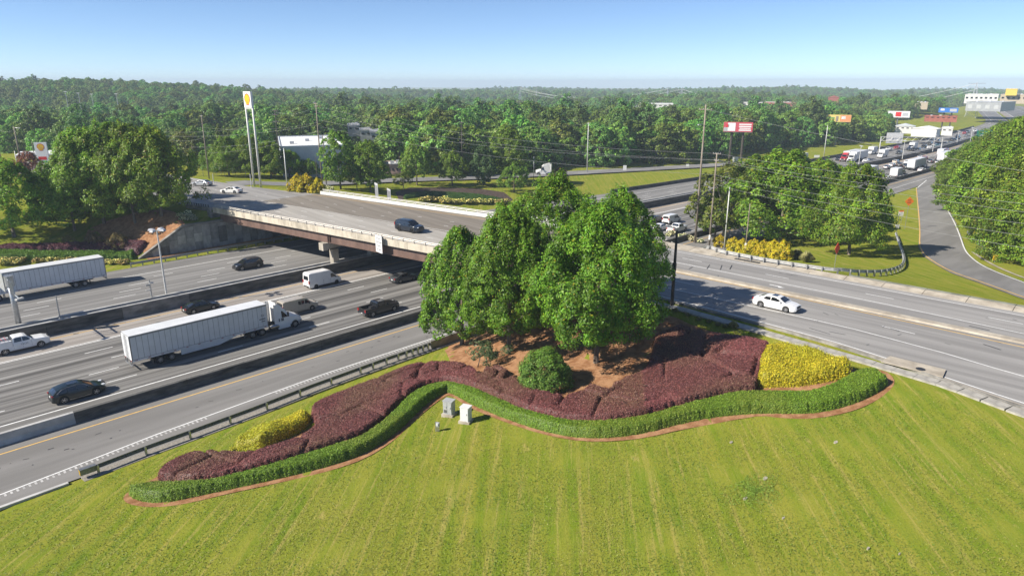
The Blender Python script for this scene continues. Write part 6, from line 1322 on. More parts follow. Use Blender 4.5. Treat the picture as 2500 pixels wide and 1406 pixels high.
x, y = G(372, 733, 1.25); o = tag(empty('sensor_pole', (x, y, 1.25)), 'short grey pole with traffic sensors in the median left of the high mast', 'pole'); MB().tube((0, 0, 0), (0, 0, 3.0), .11, .09).build('shaft', STEEL, o); MB().box((-.3, .1, 2.3), (.5, .3, .25)).build('sensor', STEEL, o); MB().box((-.35, 0, 1.6), (.6, .14, .12)).build('sensor', PALE_POLE, o); MB().box((.25, -.1, 2.6), (.4, .2, .2)).build('sensor', INSUL, o)
x, y = G(148, 782, 1.25); o = tag(empty('sensor_pole', (x, y, 1.25)), 'thin bare steel post on the median wall near the sign gantry', 'pole'); MB().tube((0, 0, 0), (0, 0, 3.4), .08).build('shaft', STEEL, o); MB().box((0, 0, .15), (.4, .4, .3)).build('base', STEEL, o)
x, y = G(47, 797, 1.25); o = tag(empty('sign_gantry', (x, y, 1.25)), 'grey cantilever sign structure in the median at the left edge, seen from behind', 'sign gantry'); h = htop(x, y, 1.25, 676)
MB().path([(0, 0, -.6), (0, 0, h)], [.36, .3], 12).build('shaft', STEEL, o, True); MB().tube((0, 0, h - 1.2), (0, 0, h + .15), .5, n=12).build('collar', STEEL, o)
for k, (dy0, dy1, zz) in enumerate(((-5.0, 5.5, h - .25), (-5.0, 5.5, h - 1.65))): MB().path([(-.2, dy0 if k else -3.2, zz), (-.2, dy1, zz)], .09, 6).build('arm', STEEL, o)
for yy in (-3.1, -2.3, -1.5, 1.2, 2.2, 3.2, 4.2, 5.2): MB().box((-.3, yy, h - .95), (.14, .10, 1.9)).build('bracket', STEEL, o)
board(o, 4.6, 2.4, h - .95, mat('sign_back', (.45, .46, .47), .45, .4), 'sign_panel', 0., .06, (-.45, 3.4)); MB().box((-.2, -5.2, h - 1.7), (.9, .35, .2), .5).build('camera_bracket', PALE_POLE, o)
# gantry over the far carriageway
xa, ya = G(2147, 365, .3); xb, yb = G(2297, 367, .3); o = tag(empty('sign_gantry', (xa, ya, 0)), 'white truss gantry with a blank-backed sign across the far carriageway', 'sign gantry'); h = htop(xa, ya, 0, 334); dx, dy = xb - xa, yb - ya; L = math.hypot(dx, dy)
for (px, py) in ((0, 0), (dx, dy)): MB().tube((px, py, 0), (px, py, h), .3, .25).build('post', PALE_POLE, o)
for zz in (h - .1, h - 1.9):
    for k in (-.5, .5): MB().path([(-dy / L * k, dx / L * k, zz), (dx - dy / L * k, dy + dx / L * k, zz)], .09, 5).build('chord', PALE_POLE, o)
n = 16
for i in range(n):
    a, b = i / n, (i + 1) / n; z0, z1 = (h - .1, h - 1.9) if i % 2 else (h - 1.9, h - .1); MB().path([(dx * a - dy / L * -.5, dy * a + dx / L * -.5, z0), (dx * b - dy / L * -.5, dy * b + dx / L * -.5, z1)], .06, 4).build('brace', PALE_POLE, o)
q = board(o, 7.5, 5.0, h - .6, mat('sign_back_pale', (.66, .66, .65), .5, .2), 'sign_panel', math.atan2(dy, dx) + ST, .12, (dx * .22, dy * .22))
# green direction signs
SRED2 = mat('dark_red_print', (.4, .05, .01), .6); INSUL_ = INSUL; CABG = mat('cabinet_grey', (.40, .41, .41), .5, .2, c2=(.48, .49, .49), scale=3); GREEN = mat('sign_green', (.0, .22, .14), .5, 0); RW_ = mat('sign_white', (.74, .74, .73), .5, 0, var=.04); ORANGE = mat('sign_orange', (.80, .20, .02), .55, 0, var=.05); REDO = mat('sign_red_orange', (.80, .055, .03), .55, 0, var=.05); SBLK = mat('sign_black', (.02, .02, .02), .6, 0)
def sign(u, v, vt, w, h, m, label, posts=1, yaw=None, text=(), bars=(), tm=None, ts=.2, name='road_sign', pm=STEEL, diamond=False, zz=None, cat='sign'):
    x, y, z = hit(u, v) if zz is None else (*G(u, v, zz), zz); H = htop(x, y, z, vt); o = tag(empty(name, (x, y, z)), label, cat); o.rotation_euler = (0, 0, PLN if yaw is None else yaw)
    zc = H - h / 2
    for k in range(posts):
        yy = 0 if posts == 1 else (k / (posts - 1) - .5) * w * .6; MB().tube((-.07, yy, -.3), (-.07, yy, zc + h * .3), .045, n=6).build('post', pm, o)
    if diamond: q = MB().add([(.0, 0, h / 2), (0, w / 2, 0), (0, 0, -h / 2), (0, -w / 2, 0), (-.03, 0, h / 2), (-.03, w / 2, 0), (-.03, 0, -h / 2), (-.03, -w / 2, 0)], [(3, 2, 1, 0), (4, 5, 6, 7), (0, 1, 5, 4), (1, 2, 6, 5), (2, 3, 7, 6), (3, 0, 4, 7)]).build('panel', m, o); q.location = (0, 0, zc)
    else: board(o, w, h, zc, m)
    for i, k in enumerate(bars): board(o, k * w, h * .07, zc + h * (.5 - (i + 1) / (len(bars) + 1)), tm or SBLK, 'print_line', 0, .02, (.022, 0))
    for i, t in enumerate(text): text_mesh('lettering', t, ts, tm or SBLK, o, (.024 if not diamond else .004, 0, zc + (len(text) / 2 - i - .5) * ts * 1.25), (ST, 0, ST))
    return o
sign(2209, 560, 481, 1.9, 1.9, ORANGE, 'orange diamond roadwork sign on the grass beside the on-ramp', 1, diamond=True, text=('ROAD', 'WORK', 'AHEAD'), ts=.24)
q = sign(2196, 545, 514, 1.1, 1.2, RW_, 'white notice with orange header on the grass beside the on-ramp', 2, bars=(0, .5, .6, .55, .6), tm=INSUL)
zc = [c for c in q.children if c.name.startswith('panel')][0].location.z; board(q, 1.1, .3, zc + .46, ORANGE, 'header', 0, .05); board(q, .8, .1, zc + .46, SRED2, 'print_line', 0, .06)
sign(2187, 577, 548, .75, .8, RW_, 'small pale blue-white sign by the curved guardrail', 1, bars=(.4, .6, .6, .8), tm=CABG)
sign(2038, 655, 592, 1.25, 1.75, REDO, 'red-orange diamond sign on a post in the island lawn', 1, diamond=True, yaw=PLN + .55)
sign(1525, 419, 404, 1.2, 1.7, RW_, 'white sign back beside the far ramp below the wood', 2); sign(1678, 413, 401, 1.1, .9, RW_, 'small white sign beside the far ramp near the tallest pole', 1)
sign(1947, 385, 371, 2.4, 1.8, RW_, 'white direction sign back in the grass beyond the freeway, left one', 2); sign(1994, 385, 379, 2.4, 1.6, RW_, 'low white sign back at the freeway edge, right one', 1)
sign(1794, 409, 384, 2.2, 2.0, RW_, 'pale sign on two posts behind the wires at the far ramp', 2)
for (u, w_, lab) in ((2398, 8., 'green direction sign over the far end of the freeway'), ):
    sign(u, 352, 319, 8., 6.2, GREEN, lab, 2, zz=0., pm=PALE_POLE, bars=(.3, .55, .8, .5), tm=RW_)
sign(2414, 356, 322, 5., 5., GREEN, 'second green direction sign half hidden by the wood', 2, zz=0., pm=PALE_POLE)
# sign hung on the near side of the bridge
xg = lambda Y: 58.78 - .137 * (Y - 100)
Yb = 86.8; o = tag(empty('bridge_sign', (xg(Yb) - .25, Yb, 7.0)), 'white lettered sign hung on the side of the bridge', 'sign'); o.rotation_euler = (0, 0, math.pi - .135); 
board(o, 2.05, 2.7, .15, RW_)
for i, t in enumerate(('NO TRUCKS', 'OVER 6 WHEELS', 'ALLOWED IN', 'LEFT LANES')): text_mesh('lettering', t, .30, SBLK, o, (.03, 0, .15 + (1.5 - i) * .58), (ST, 0, ST), sx=.82)
for s in (-1, 1): MB().box((-.2, s * .8, .9), (.4, .08, 1.0)).build('bracket', STEEL_DARK, o)
# two sign backs on the far parapet
SB = mat('aluminium_sign_back', (.52, .53, .54), .5, .3, c2=(.62, .63, .64), scale=2)
for (u0, u1, v0, v1, nb, lab) in ((906, 934, 447, 484, 3, 'taller grey sign back standing at the far bridge rail'), (935, 965, 461, 489, 4, 'lower grey sign back standing at the far bridge rail')):
    um = (u0 + u1) / 2; X = 86.0; r = ray(um, v1 - 3); k = -.137; t = (X - k * 100) / (r[0] - k * r[1]); x, y = r[0] * t, r[1] * t; z = 7.0; h = htop(x, y, z, v0); w = (u1 - u0) * depth_of(x, y, 8) / F
    o = tag(empty('roadside_sign', (x, y, z)), lab, 'sign'); o.rotation_euler = (0, 0, math.pi - .35); b0 = .9
    n = int((h - b0) / .45)
    for i in range(n): MB().box((0, 0, b0 + (i + .5) * (h - b0) / n), (.05, w, (h - b0) / n - .02)).build('panel', SB, o)
    for i in range(nb): MB().box((.07, (i + .5) / nb * w - w / 2, (h) * .42 + .2), (.09, .1, h * .84)).build('post', STEEL_DARK, o)
# cabinets on the lawn
def cabinet(u, v, vt, w, d, m, label, rz, doors=1, vent=False):
    x, y, z = hit(u, v); h = htop(x, y, z, vt); o = tag(empty('utility_cabinet', (x, y, z)), label, 'cabinet'); o.rotation_euler = (0, 0, rz); ph = .22
    MB().box((0, 0, ph / 2 - .2), (d + .25, w + .25, ph + .4)).build('plinth', CONC_TAN, o); MB().box((0, 0, ph + (h - ph) / 2), (d, w, h - ph)).build('housing', m, o); MB().box((0, 0, h + .02), (d + .08, w + .08, .05)).build('roof', m, o)
    for i in range(doors):
        ww = w / doors - .06; yy = (i + .5) * w / doors - w / 2; MB().box((d / 2 + .012, yy, ph + (h - ph) * .5), (.025, ww, (h - ph) * .9)).build('door', m, o); MB().box((d / 2 + .035, yy + ww * .36, ph + (h - ph) * .55), (.03, .03, .16)).build('handle', STEEL_DARK, o)
    if vent:
        for i in range(5): MB().box((d / 2 + .03, -w * .22, ph + .16 + i * .06), (.02, w * .32, .03)).build('vent_slat', SBLK, o)
    return o
CABG = mat('cabinet_grey', (.40, .41, .41), .5, .2, c2=(.48, .49, .49), scale=3); CABW = mat('cabinet_white', (.66, .66, .65), .45, 0, var=.04)
cabinet(1097, 1013, 977, .85, .68, CABG, 'grey louvred utility cabinet on the lawn in the crook of the hedge', math.pi + .35, 2, True)
cabinet(1138, 1030, 992, .78, .68, CABW, 'white utility cabinet on the lawn right of the grey one', math.pi + .35, 1)
x, y, z = hit(1068, 1053); o = tag(empty('meter_pedestal', (x, y, z)), 'small metal meter pedestal on posts in front of the cabinets', 'meter'); o.rotation_euler = (0, 0, math.pi + .4)
for s in (-1.2, -.4, .4, 1.2): MB().box((0, s * .13, .42), (.05, .05, .95)).build('post', STEEL, o)
MB().box((.08, .1, .72), (.16, .28, .36)).build('meter_box', CABG, o); MB().tube((.16, .1, .78), (.24, .1, .78), .1, n=10).build('meter', LAMP, o)
for i, (u, v, s) in enumerate(((2040, 1080, .22), (1820, 1217, .2), (1912, 1265, .12), (1868, 1168, .26), (2120, 1338, .12), (2196, 1352, .08), (1785, 1080, .16))):
    x, y, z = hit(u, v); rk = random.Random(i); pts = [(s * rk.uniform(.7, 1.1) * math.cos(t) * 1.2, s * rk.uniform(.6, 1.) * math.sin(t) * .7) for t in np.linspace(0, 5.6, 8)]
    o = MB().prism(pts, -.1, .05 + .03 * s).build('limestone_patch', mat('bare_stone', (.32, .28, .21), .95, 0, c2=(.48, .44, .36), scale=5, bump=.5)); o.location = (x, y, z + .01); tag(o, ('pale bare stone patch below the hedge end', 'pale stone beside the weedy hump', 'tiny stone right below the weedy hump', 'stone at the top of the weedy hump', 'low pale stone right below the hump', 'tiny pale stone far right below the hump', 'tiny pale stone above the hump')[i], 'stone')
# weedy hump of longer grass
rng = np.random.default_rng(77); cx, cy, cz = hit(1840, 1200); n = 4200; a = rng.uniform(0, 6.28, n); r = rng.uniform(0, 1, n) ** .8 * (1 + .35 * np.sin(3 * a + 1)); px = cx + 2.3 * r * np.cos(a) * 1.1; py = cy + 1.5 * r * np.sin(a) * 1.2; pz = terrain(px, py) + .02 + .14 * (1 - r ** 2)
v, f, c = cards(rng, np.column_stack([px, py, pz]), rng.normal(0, 1, (n, 3)), .10, np.array([[.19, .31, .04]]) * rng.uniform(.6, 1.3, (n, 1)), asp=.3); o = link('weeds', npmesh('weeds', v, f, c), HEDGE, kind='stuff'); o['label'] = 'patch of longer bright green weeds on the lawn'; o['category'] = 'weeds'

# ------------------------------------------------------------------ fuel station signs
SRED = mat('sign_red', (.62, .02, .02), .45, 0, var=.05); SYEL = mat('sign_yellow', (.80, .53, .01), .45, 0, var=.04); SGRN = mat('price_green', (.02, .28, .1), .45, 0)
def pecten(root, size, loc, yaw=0.):
    n = 7; rim = []
    for i in range(n * 6 + 1):
        t = math.radians(-38 + 256 * i / (n * 6)); lob = .94 + .06 * abs(math.sin(math.pi * i / 6)); rim.append((.5 * lob * math.cos(t), .06 + .47 * lob * math.sin(t)))
    pts = rim + [(-.25, -.40), (-.22, -.5), (.22, -.5), (.25, -.40)]
    e = empty('shell_emblem'); e.parent = root; e.location = loc; e.rotation_euler = (0, 0, yaw)
    for k, (s, m, d) in enumerate(((1., SRED, .012), (.86, SYEL, .02))): MB().add([(d, x * size * s, y * size * s) for x, y in pts], [tuple(range(len(pts)))]).build('emblem_field', m, e)
    for i in range(1, n):
        t = math.radians(-38 + 256 * i / n); x, y = .41 * math.cos(t), .05 + .40 * math.sin(t); b = (.05 * math.cos(t), -.36); w = .012
        MB().add([(.026, (b[0] - w * .6) * size, b[1] * size), (.026, (b[0] + w * .6) * size, b[1] * size), (.026, (x + w) * size, y * size), (.026, (x - w) * size, y * size)], [(0, 1, 2, 3)]).build('emblem_rib', SRED, e)
    return e
x, y, z = hit(637, 458); h = htop(x, y, z, 224); o = tag(empty('pylon_sign', (x, y, z)), 'very tall white twin-post sign with a yellow shell emblem above the street', 'sign')
dirv = (-RT[0] * .76 + FW[0] * .65, -RT[1] * .76 + FW[1] * .65); yaw = math.atan2(dirv[1], dirv[0]) + ST; Lp = 3.0; ph = h - htop(x, y, z, 264)
for k in (0, 1): MB().path([(dirv[0] * Lp * k, dirv[1] * Lp * k, -.5), (dirv[0] * Lp * k, dirv[1] * Lp * k, h - (.0 if k else .1))], [.26, .20], 10).build('post', WHITE_PAINT, o, True)
ctr = (dirv[0] * Lp * .5, dirv[1] * Lp * .5); q = MB().box((0, 0, 0), (.55, Lp + .2, ph)).build('panel', RW_, o); q.location = (*ctr, h - ph / 2); q.rotation_euler = (0, 0, yaw)
pecten(o, 2.5, (ctr[0] + math.cos(yaw) * .3, ctr[1] + math.sin(yaw) * .3, h - ph / 2 + .05), yaw)
MB().box((*ctr, h - ph - .25), (.3, Lp, .12), yaw).build('crossbar', WHITE_PAINT, o)
x, y, z = hit(110, 412); h = htop(x, y, z, 348); o = tag(empty('price_sign', (x, y, z)), 'low white fuel price sign with shell emblem, red and green digits at the left', 'sign'); o.rotation_euler = (0, 0, PLN + .2); w = 27 * depth_of(x, y, z) / F
MB().box((0, 0, h / 2 + .4), (.5, w, h - .8)).build('panel', RW_, o); pecten(o, w * .62, (.26, 0, h - w * .42))
for zz, hh, m in ((h * .40, .9, SRED), (h * .27, .55, SGRN), (h * .12, .7, CABG)): board(o, w * .66, hh, zz, m, 'price_field', 0, .08, (.24, 0))
for s in (-1, 1): MB().box((0, s * w * .42, .3), (.3, .2, 1.4)).build('post', RW_, o)
# ------------------------------------------------------------------ buildings
ROOFW = mat('white_membrane_roof', (.74, .73, .70), .7, 0, c2=(.80, .80, .78), scale=.1); WALLB = mat('pale_blue_wall', (.50, .53, .57), .7, 0, c2=(.58, .61, .64), scale=.3); WALLW = mat('white_wall', (.64, .63, .60), .7, 0, var=.05); BRICK = mat('red_brick_wall', (.28, .085, .06), .85, 0, c2=(.36, .12, .08), scale=.6); TANW = mat('tan_wall', (.45, .38, .28), .8, 0); GREYM = mat('grey_metal_wall', (.30, .31, .32), .5, .3, c2=(.36, .37, .38), scale=.4)
def building(name, label, X, Y, Z, w, d, h, rz, wm, rm, win=0, pitch=0., doors=0):
    o = tag(empty(name, (X, Y, Z)), label, 'building'); o.rotation_euler = (0, 0, rz)
    MB().box((d / 2, 0, h / 2 - 1), (d, w, h + 2)).build('wall', wm, o)
    if pitch: MB().add([(-.3, -w / 2 - .3, h), (-.3, w / 2 + .3, h), (d + .3, w / 2 + .3, h), (d + .3, -w / 2 - .3, h), (-.3, 0, h + pitch), (d + .3, 0, h + pitch)], [(0, 4, 5, 3), (4, 1, 2, 5), (0, 1, 4), (3, 5, 2), (0, 3, 2, 1)]).build('roof', rm, o)
    else:
        MB().box((d / 2, 0, h + .05), (d - .5, w - .5, .3)).build('roof', rm, o)
        for (a, b, c, e) in ((d / 2, w / 2, d, .3), (d / 2, -w / 2, d, .3), (0, 0, .3, w + .3), (d, 0, .3, w + .3)): MB().box((a, b, h + .15), (c, e, .6)).build('parapet', wm, o)
        for k in range(3): MB().box((d * (.25 + .22 * k), w * (.3 - .28 * k), h + .6), (1.4, 1.2, .7)).build('roof_unit', INSUL, o)
    for i in range(win):
        yy = (i + .5) / win * w - w / 2; f = MB().box((-.02, yy, h * .55), (.1, w / win * .5, h * .28)).build('window', GLASS, o)
    for i in range(doors): MB().box((-.03, (i + .5) / doors * w - w / 2, h * .3), (.1, w / doors * .5, h * .6)).build('door', CABG, o)
    return o
FWA = math.atan2(FW[1], FW[0])
BLD = []
def bpx(name, label, u0, u1, vb, vt, D, d, wm, rm, rz=0., **k):
    BLD.append((u0, u1, D, d)); um = (u0 + u1) / 2; x, y, z = at_dist(um, vb, D); w = (u1 - u0) * depth_of(x, y, z) / F; h = (vb - vt) * depth_of(x, y, z) / F; return building(name, label, x, y, z, w, d, h, FWA - math.atan((um - 1250) / F) + rz, wm, rm, **k)
x, y, z = hit(695, 430); h = htop(x, y, z, 359)
building('warehouse', 'large white-roofed warehouse behind the street beyond the bridge', x + RT[0] * 8.5, y + RT[1] * 8.5, z, 17, 40, h, FWA + .33, WALLB, ROOFW, doors=0)
x, y, z = hit(100, 403); o = tag(empty('fuel_canopy', (x, y, z)), 'white flat canopy of the fuel station behind the left maples', 'canopy'); o.rotation_euler = (0, 0, FWA + .5); h = htop(x, y, z, 381)
MB().box((6, 0, h), (14, 12, 1.1)).build('canopy_roof', RW_, o); MB().box((-.05 - 1.0, 0, h - .1), (.06, 12.02, .5)).build('fascia_stripe', SYEL, o)
for a in (1, 11):
    for b in (-4, 4): MB().box((a, b, h / 2), (.5, .5, h)).build('column', RW_, o)
bpx('school_building', 'long red brick building among the trees below the skyline', 1868, 1938, 263, 252, 820, 30, BRICK, ROOFW, win=8); bpx('school_building', 'small red brick building left of the pylon valley', 2022, 2046, 252, 239, 900, 20, BRICK, BRICK, pitch=2.)
bpx('long_building', 'long low white building far behind the woods in the middle', 1532, 1642, 262, 255, 760, 30, WALLW, ROOFW, win=9); bpx('long_building', 'white roof edge among far trees right of the long brick building', 1812, 1860, 258, 252, 840, 20, WALLW, ROOFW, win=4)
bpx('metal_hall', 'grey metal hall on the cleared slope at the upper right', 2362, 2436, 266, 251, 700, 40, GREYM, INSUL, rz=-.25, doors=4); bpx('white_hall', 'white hall behind the grey metal one at the upper right', 2360, 2428, 248, 233, 760, 50, WALLW, ROOFW, win=7)
bpx('yellow_building', 'building with yellow top at the upper right edge', 2446, 2500, 248, 233, 760, 30, TANW, ROOFW, win=5); bpx('yellow_sign_box', 'yellow and white box sign above the upper right building', 2457, 2480, 228, 219, 756, 3, mat('yellow_cladding', (.70, .50, .08), .6), WALLW)
bpx('storage_shed', 'white gabled storage shed beside the far freeway', 2228, 2282, 325, 315, 430, 9, WALLW, ROOFW, rz=-.2, pitch=1.3); bpx('small_house', 'small white house left of the storage shed', 2188, 2230, 318, 309, 470, 8, WALLW, WALLB, win=4, pitch=1.4)
bpx('low_shops', 'low orange-roofed building on the cleared slope', 2262, 2330, 291, 285, 560, 8, BRICK, BRICK, win=6); bpx('white_cabin', 'small white cabin at the end of the far freeway', 2300, 2323, 323, 314, 470, 10, WALLW, ROOFW, win=2); bpx('white_cabin', 'white roof between the trees at the right skyline', 2235, 2262, 262, 252, 700, 16, TANW, ROOFW)
for i, (u, vt, vb, D) in enumerate(((850, 308, 322, 300), (880, 320, 335, 280), (905, 325, 345, 260))): bpx('low_roof', ('pale flat roof behind the warehouse trees', 'small roof right behind the warehouse', 'low shed roof between warehouse and woods')[i], u, u + 28, vb, vt, D, 12, GREYM, WALLW, win=2)
bpx('roof_behind_ramp', 'reddish roadside building behind the young trees beyond the bridge', 935, 985, 425, 405, 215, 10, mat('pinkish_wall', (.5, .34, .3), .8), WALLW, win=5)
# cleared slopes and dirt at the upper right
DIRT = mat('red_dirt', (.36, .20, .13), .95, 0, c2=(.46, .28, .19), scale=.2)
def bb(u0, u1, vt, vb, D, label, face, lines, sub=None, pole_v=0):
    BLD.append((u0, u1, D, 4)); um = (u0 + u1) / 2; x, y, z = at_dist(um, (vt + vb) / 2, D); w = (u1 - u0) * depth_of(x, y, z) / F; h = (vb - vt) * depth_of(x, y, z) / F; g = tz(x, y)
    o = tag(empty('billboard', (x, y, g)), label, 'billboard'); o.rotation_euler = (0, 0, math.atan2(-y, -x)); zc = z - g
    board(o, w, h, zc, face, 'panel', 0, .4)
    for k in ((-.2, .2) if pole_v == 2 else (0,)): MB().tube((-.5, w * k, -1), (-.5, w * k, zc), .45, n=10).build('post', STEEL_DARK if pole_v != 2 else WOOD_D, o)
    MB().box((.5, 0, zc - h / 2 - .1), (.8, w, .08)).build('catwalk', STEEL_DARK, o)
    for (y0, z0, ww, hh, m) in lines: board(o, ww * w, hh * h, zc + z0 * h, m, 'print', 0, .03, (.22, -y0 * w))
    return o
bb(1768, 1836, 299, 322, 275, 'red billboard with white lettering bars in front of the dark wood', mat('faded_red', (.5, .08, .1), .5), [(.22, .0, .26, .85, RW_), (.42, -.25, .14, .4, CABG), (.36, .1, .1, .3, SRED), (-.24, .27, .42, .13, RW_), (-.24, .05, .42, .13, RW_), (-.24, -.14, .38, .1, RW_), (-.24, -.33, .42, .13, RW_)], pole_v=2)
bb(2019, 2075, 281, 298, 400, 'yellow and orange billboard on a dark post above the freeway', mat('faded_yellow', (.66, .52, .16), .5), [(-.28, 0, .42, .9, mat('faded_orange', (.66, .27, .12), .5)), (-.2, .1, .16, .4, RW_), (.05, -.05, .1, .7, WOOD), (.3, .1, .3, .1, SGRN), (.3, -.1, .3, .1, SGRN)])
bb(2169, 2218, 272, 287, 520, 'white and red billboard on a dark post before the cleared slope', RW_, [(0, 0, .25, .7, SRED), (-.3, 0, .25, .5, INSUL), (.33, .0, .2, .5, WALLB)])
bb(2295, 2336, 264, 275, 560, 'blue billboard on dark posts on the cleared slope', mat('billboard_blue', (.03, .16, .5), .5), [(-.25, .0, .35, .6, INSUL), (.3, .1, .2, .4, RW_)], pole_v=2)
# transmission line
def pylon(u, vb, vt, D, label, w=5.):
    x, y, z = at_dist(u, vb, D); h = (vb - vt) * depth_of(x, y, z) / F; g = tz(x, y); h = z + h - g; o = tag(empty('transmission_tower', (x, y, g)), label, 'pylon')
    for a in (-1, 1):
        for b in (-1, 1): MB().path([(a * w * .5, b * w * .5, 0), (a * w * .12, b * w * .12, h * .75), (a * .3, b * .3, h)], .16, 4).build('leg', STEEL, o)
    for i in range(7):
        t = i / 7 * .75; k = .5 - .38 * i / 7; z0 = h * t; z1 = h * (i + 1) / 7 * .75
        for a in (-1, 1): MB().path([(-w * k, a * w * k, z0), (w * (k - .05), a * w * (k - .05), z1)], .1, 4).build('brace', STEEL, o); MB().path([(a * w * k, -w * k, z0), (a * w * (k - .05), w * (k - .05), z1)], .1, 4).build('brace', STEEL, o)
    for t in (.74, .86, .97): MB().path([(RT[0] * -w * .9, RT[1] * -w * .9, h * t), (RT[0] * w * .9, RT[1] * w * .9, h * t)], .16, 4).build('crossarm', STEEL, o)
    return (x, y, g, h)
pA = pylon(2380, 235, 203, 800, 'lattice transmission tower before the upper right skyline', 9.); pB = pylon(1270, 232, 213, 1150, 'far lattice tower on the middle skyline, left one', 7.); pC = pylon(1310, 232, 212, 1180, 'far lattice tower on the middle skyline, right one', 5.); pD = pylon(1629, 252, 215, 900, 'thin transmission tower above the middle woods', 3.); pE = pylon(1664, 238, 218, 1000, 'small lattice tower right of the thin one', 6.)
for i, (a, b, s, t) in enumerate(((pB, pE, 14, .8), (pB, pE, 16, .97), (pE, pA, 26, .8), (pE, pA, 24, .97), (pB, pD, 12, .9))): wire((a[0], a[1], a[2] + a[3] * t), (b[0], b[1], b[2] + b[3] * t), s, '%s of the long sagging high-voltage wires above the woods' % ('lower left one', 'upper left one', 'lower right one', 'upper right one', 'short middle one')[i], 'high-voltage wires', mat('aluminium_cable', (.62, .62, .60), .5), .16)
for i, (u, vt, vb) in enumerate(((165, 231, 255), (197, 235, 262), (228, 236, 258), (288, 235, 258))):
    x, y, z = at_dist(u, vb, 520); o = tag(empty('light_mast', (x, y, z)), '%s of four thin light masts on the wooded hill at the left' % ('first', 'second', 'third', 'last')[i], 'lamp post'); h = (vb - vt) * 520 / F; MB().tube((0, 0, -8), (0, 0, h), .18, .12).build('shaft', PALE_POLE, o); MB().box((0, 0, h), (.6, 2.2, .3), .6).build('lamp_head', PALE_POLE, o)
# lane-use signs, fence and red notices in front of the left wood
for i, (u, v, vt, lab) in enumerate(((540, 427, 405, 'first white lane arrow sign left of the tall twin-post sign'), (569, 426, 403, 'second white lane arrow sign left of the tall twin-post sign'), (600, 425, 399, 'third white lane arrow sign close to the tall twin-post sign'), (638, 425, 393, 'white lane arrow sign right beside the tall sign post'))):
    q = sign(u, v, vt, .95, 1.25, RW_, lab, 1); zc = [c for c in q.children if c.name.startswith('panel')][0].location.z; MB().add([(.03, -.07, zc - .4), (.03, .07, zc - .4), (.03, .07, zc + .15), (.03, -.07, zc + .15), (.03, -.22, zc + .12), (.03, .22, zc + .12), (.03, 0, zc + .45)], [(0, 1, 2, 3), (4, 5, 6)]).build('arrow', SBLK, q)
sign(529, 427, 404, .9, 1.1, mat('sign_teal', (.05, .3, .36), .5), 'teal sign left of the lane arrow signs', 1); sign(670, 430, 419, 1.3, .9, SRED, 'small red notice on the fence beyond the street', 2, bars=(.6, .6), tm=RW_); sign(724, 431, 423, .8, .8, SRED, 'small round-looking red notice right on the fence', 1)
fe = tag(empty('chain_fence', (80, 178, 7)), 'low dark chain link fence in front of the left wood', 'fence'); p = resample([H2(u, v) for u, v in ((470, 433), (600, 431), (760, 433))], 2.4); inv = Matrix.Translation((-80, -178, -7))
for (x, y) in p: o = MB().tube((x, y, tz(x, y) - .2), (x, y, tz(x, y) + 1.7), .05, n=5).build('post', STEEL_DARK, fe); o.matrix_parent_inverse = inv
for zz in (.3, .9, 1.6): o = MB().path([(x, y, tz(x, y) + zz) for x, y in p], .025, 4).build('rail', STEEL_DARK, fe); o.matrix_parent_inverse = inv
# two slim sign posts at the corner left of the bridge
for i, (u, v, vt) in enumerate(((614, 459, 425), (522, 449, 425))): 
    x, y, z = hit(u, v); h = htop(x, y, z, vt); o = tag(empty('signal_post', (x, y, z)), ('white slim signal post at the street corner left of the tall sign', 'white slim signal post beside the farther white sedan')[i], 'post'); MB().tube((0, 0, -.2), (0, 0, h), .09, n=8).build('shaft', PALE_POLE, o); MB().tube((0, 0, 0), (0, 0, .3), .2, .12, 8).build('base', PALE_POLE, o)
# ------------------------------------------------------------------ woods
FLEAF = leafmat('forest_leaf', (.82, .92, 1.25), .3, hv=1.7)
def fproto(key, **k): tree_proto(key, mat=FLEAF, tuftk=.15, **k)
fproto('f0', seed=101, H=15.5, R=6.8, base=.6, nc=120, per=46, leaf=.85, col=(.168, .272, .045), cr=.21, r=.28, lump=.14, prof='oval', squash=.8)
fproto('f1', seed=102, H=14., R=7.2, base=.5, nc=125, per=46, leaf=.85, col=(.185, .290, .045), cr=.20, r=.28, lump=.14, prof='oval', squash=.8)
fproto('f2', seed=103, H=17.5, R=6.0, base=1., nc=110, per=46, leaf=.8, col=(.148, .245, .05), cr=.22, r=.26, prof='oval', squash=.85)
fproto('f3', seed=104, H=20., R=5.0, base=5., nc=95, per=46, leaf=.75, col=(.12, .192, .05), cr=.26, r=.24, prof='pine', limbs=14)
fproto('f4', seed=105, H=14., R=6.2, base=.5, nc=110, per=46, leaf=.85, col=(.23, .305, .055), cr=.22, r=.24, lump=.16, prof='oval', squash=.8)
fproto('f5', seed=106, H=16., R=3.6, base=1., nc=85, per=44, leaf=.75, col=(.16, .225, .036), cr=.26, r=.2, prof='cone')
vedge = itp([(-300, 372), (0, 374), (60, 385), (130, 392), (300, 392), (455, 404), (470, 425), (640, 426), (800, 426), (935, 428), (1100, 429), (1290, 418), (1400, 412), (1500, 406), (1600, 401), (1700, 394), (1770, 386), (1850, 371), (1950, 361), (2050, 351), (2130, 344), (2160, 338), (2172, 298), (2250, 290), (2350, 258), (2440, 243), (2500, 238), (2900, 236)])
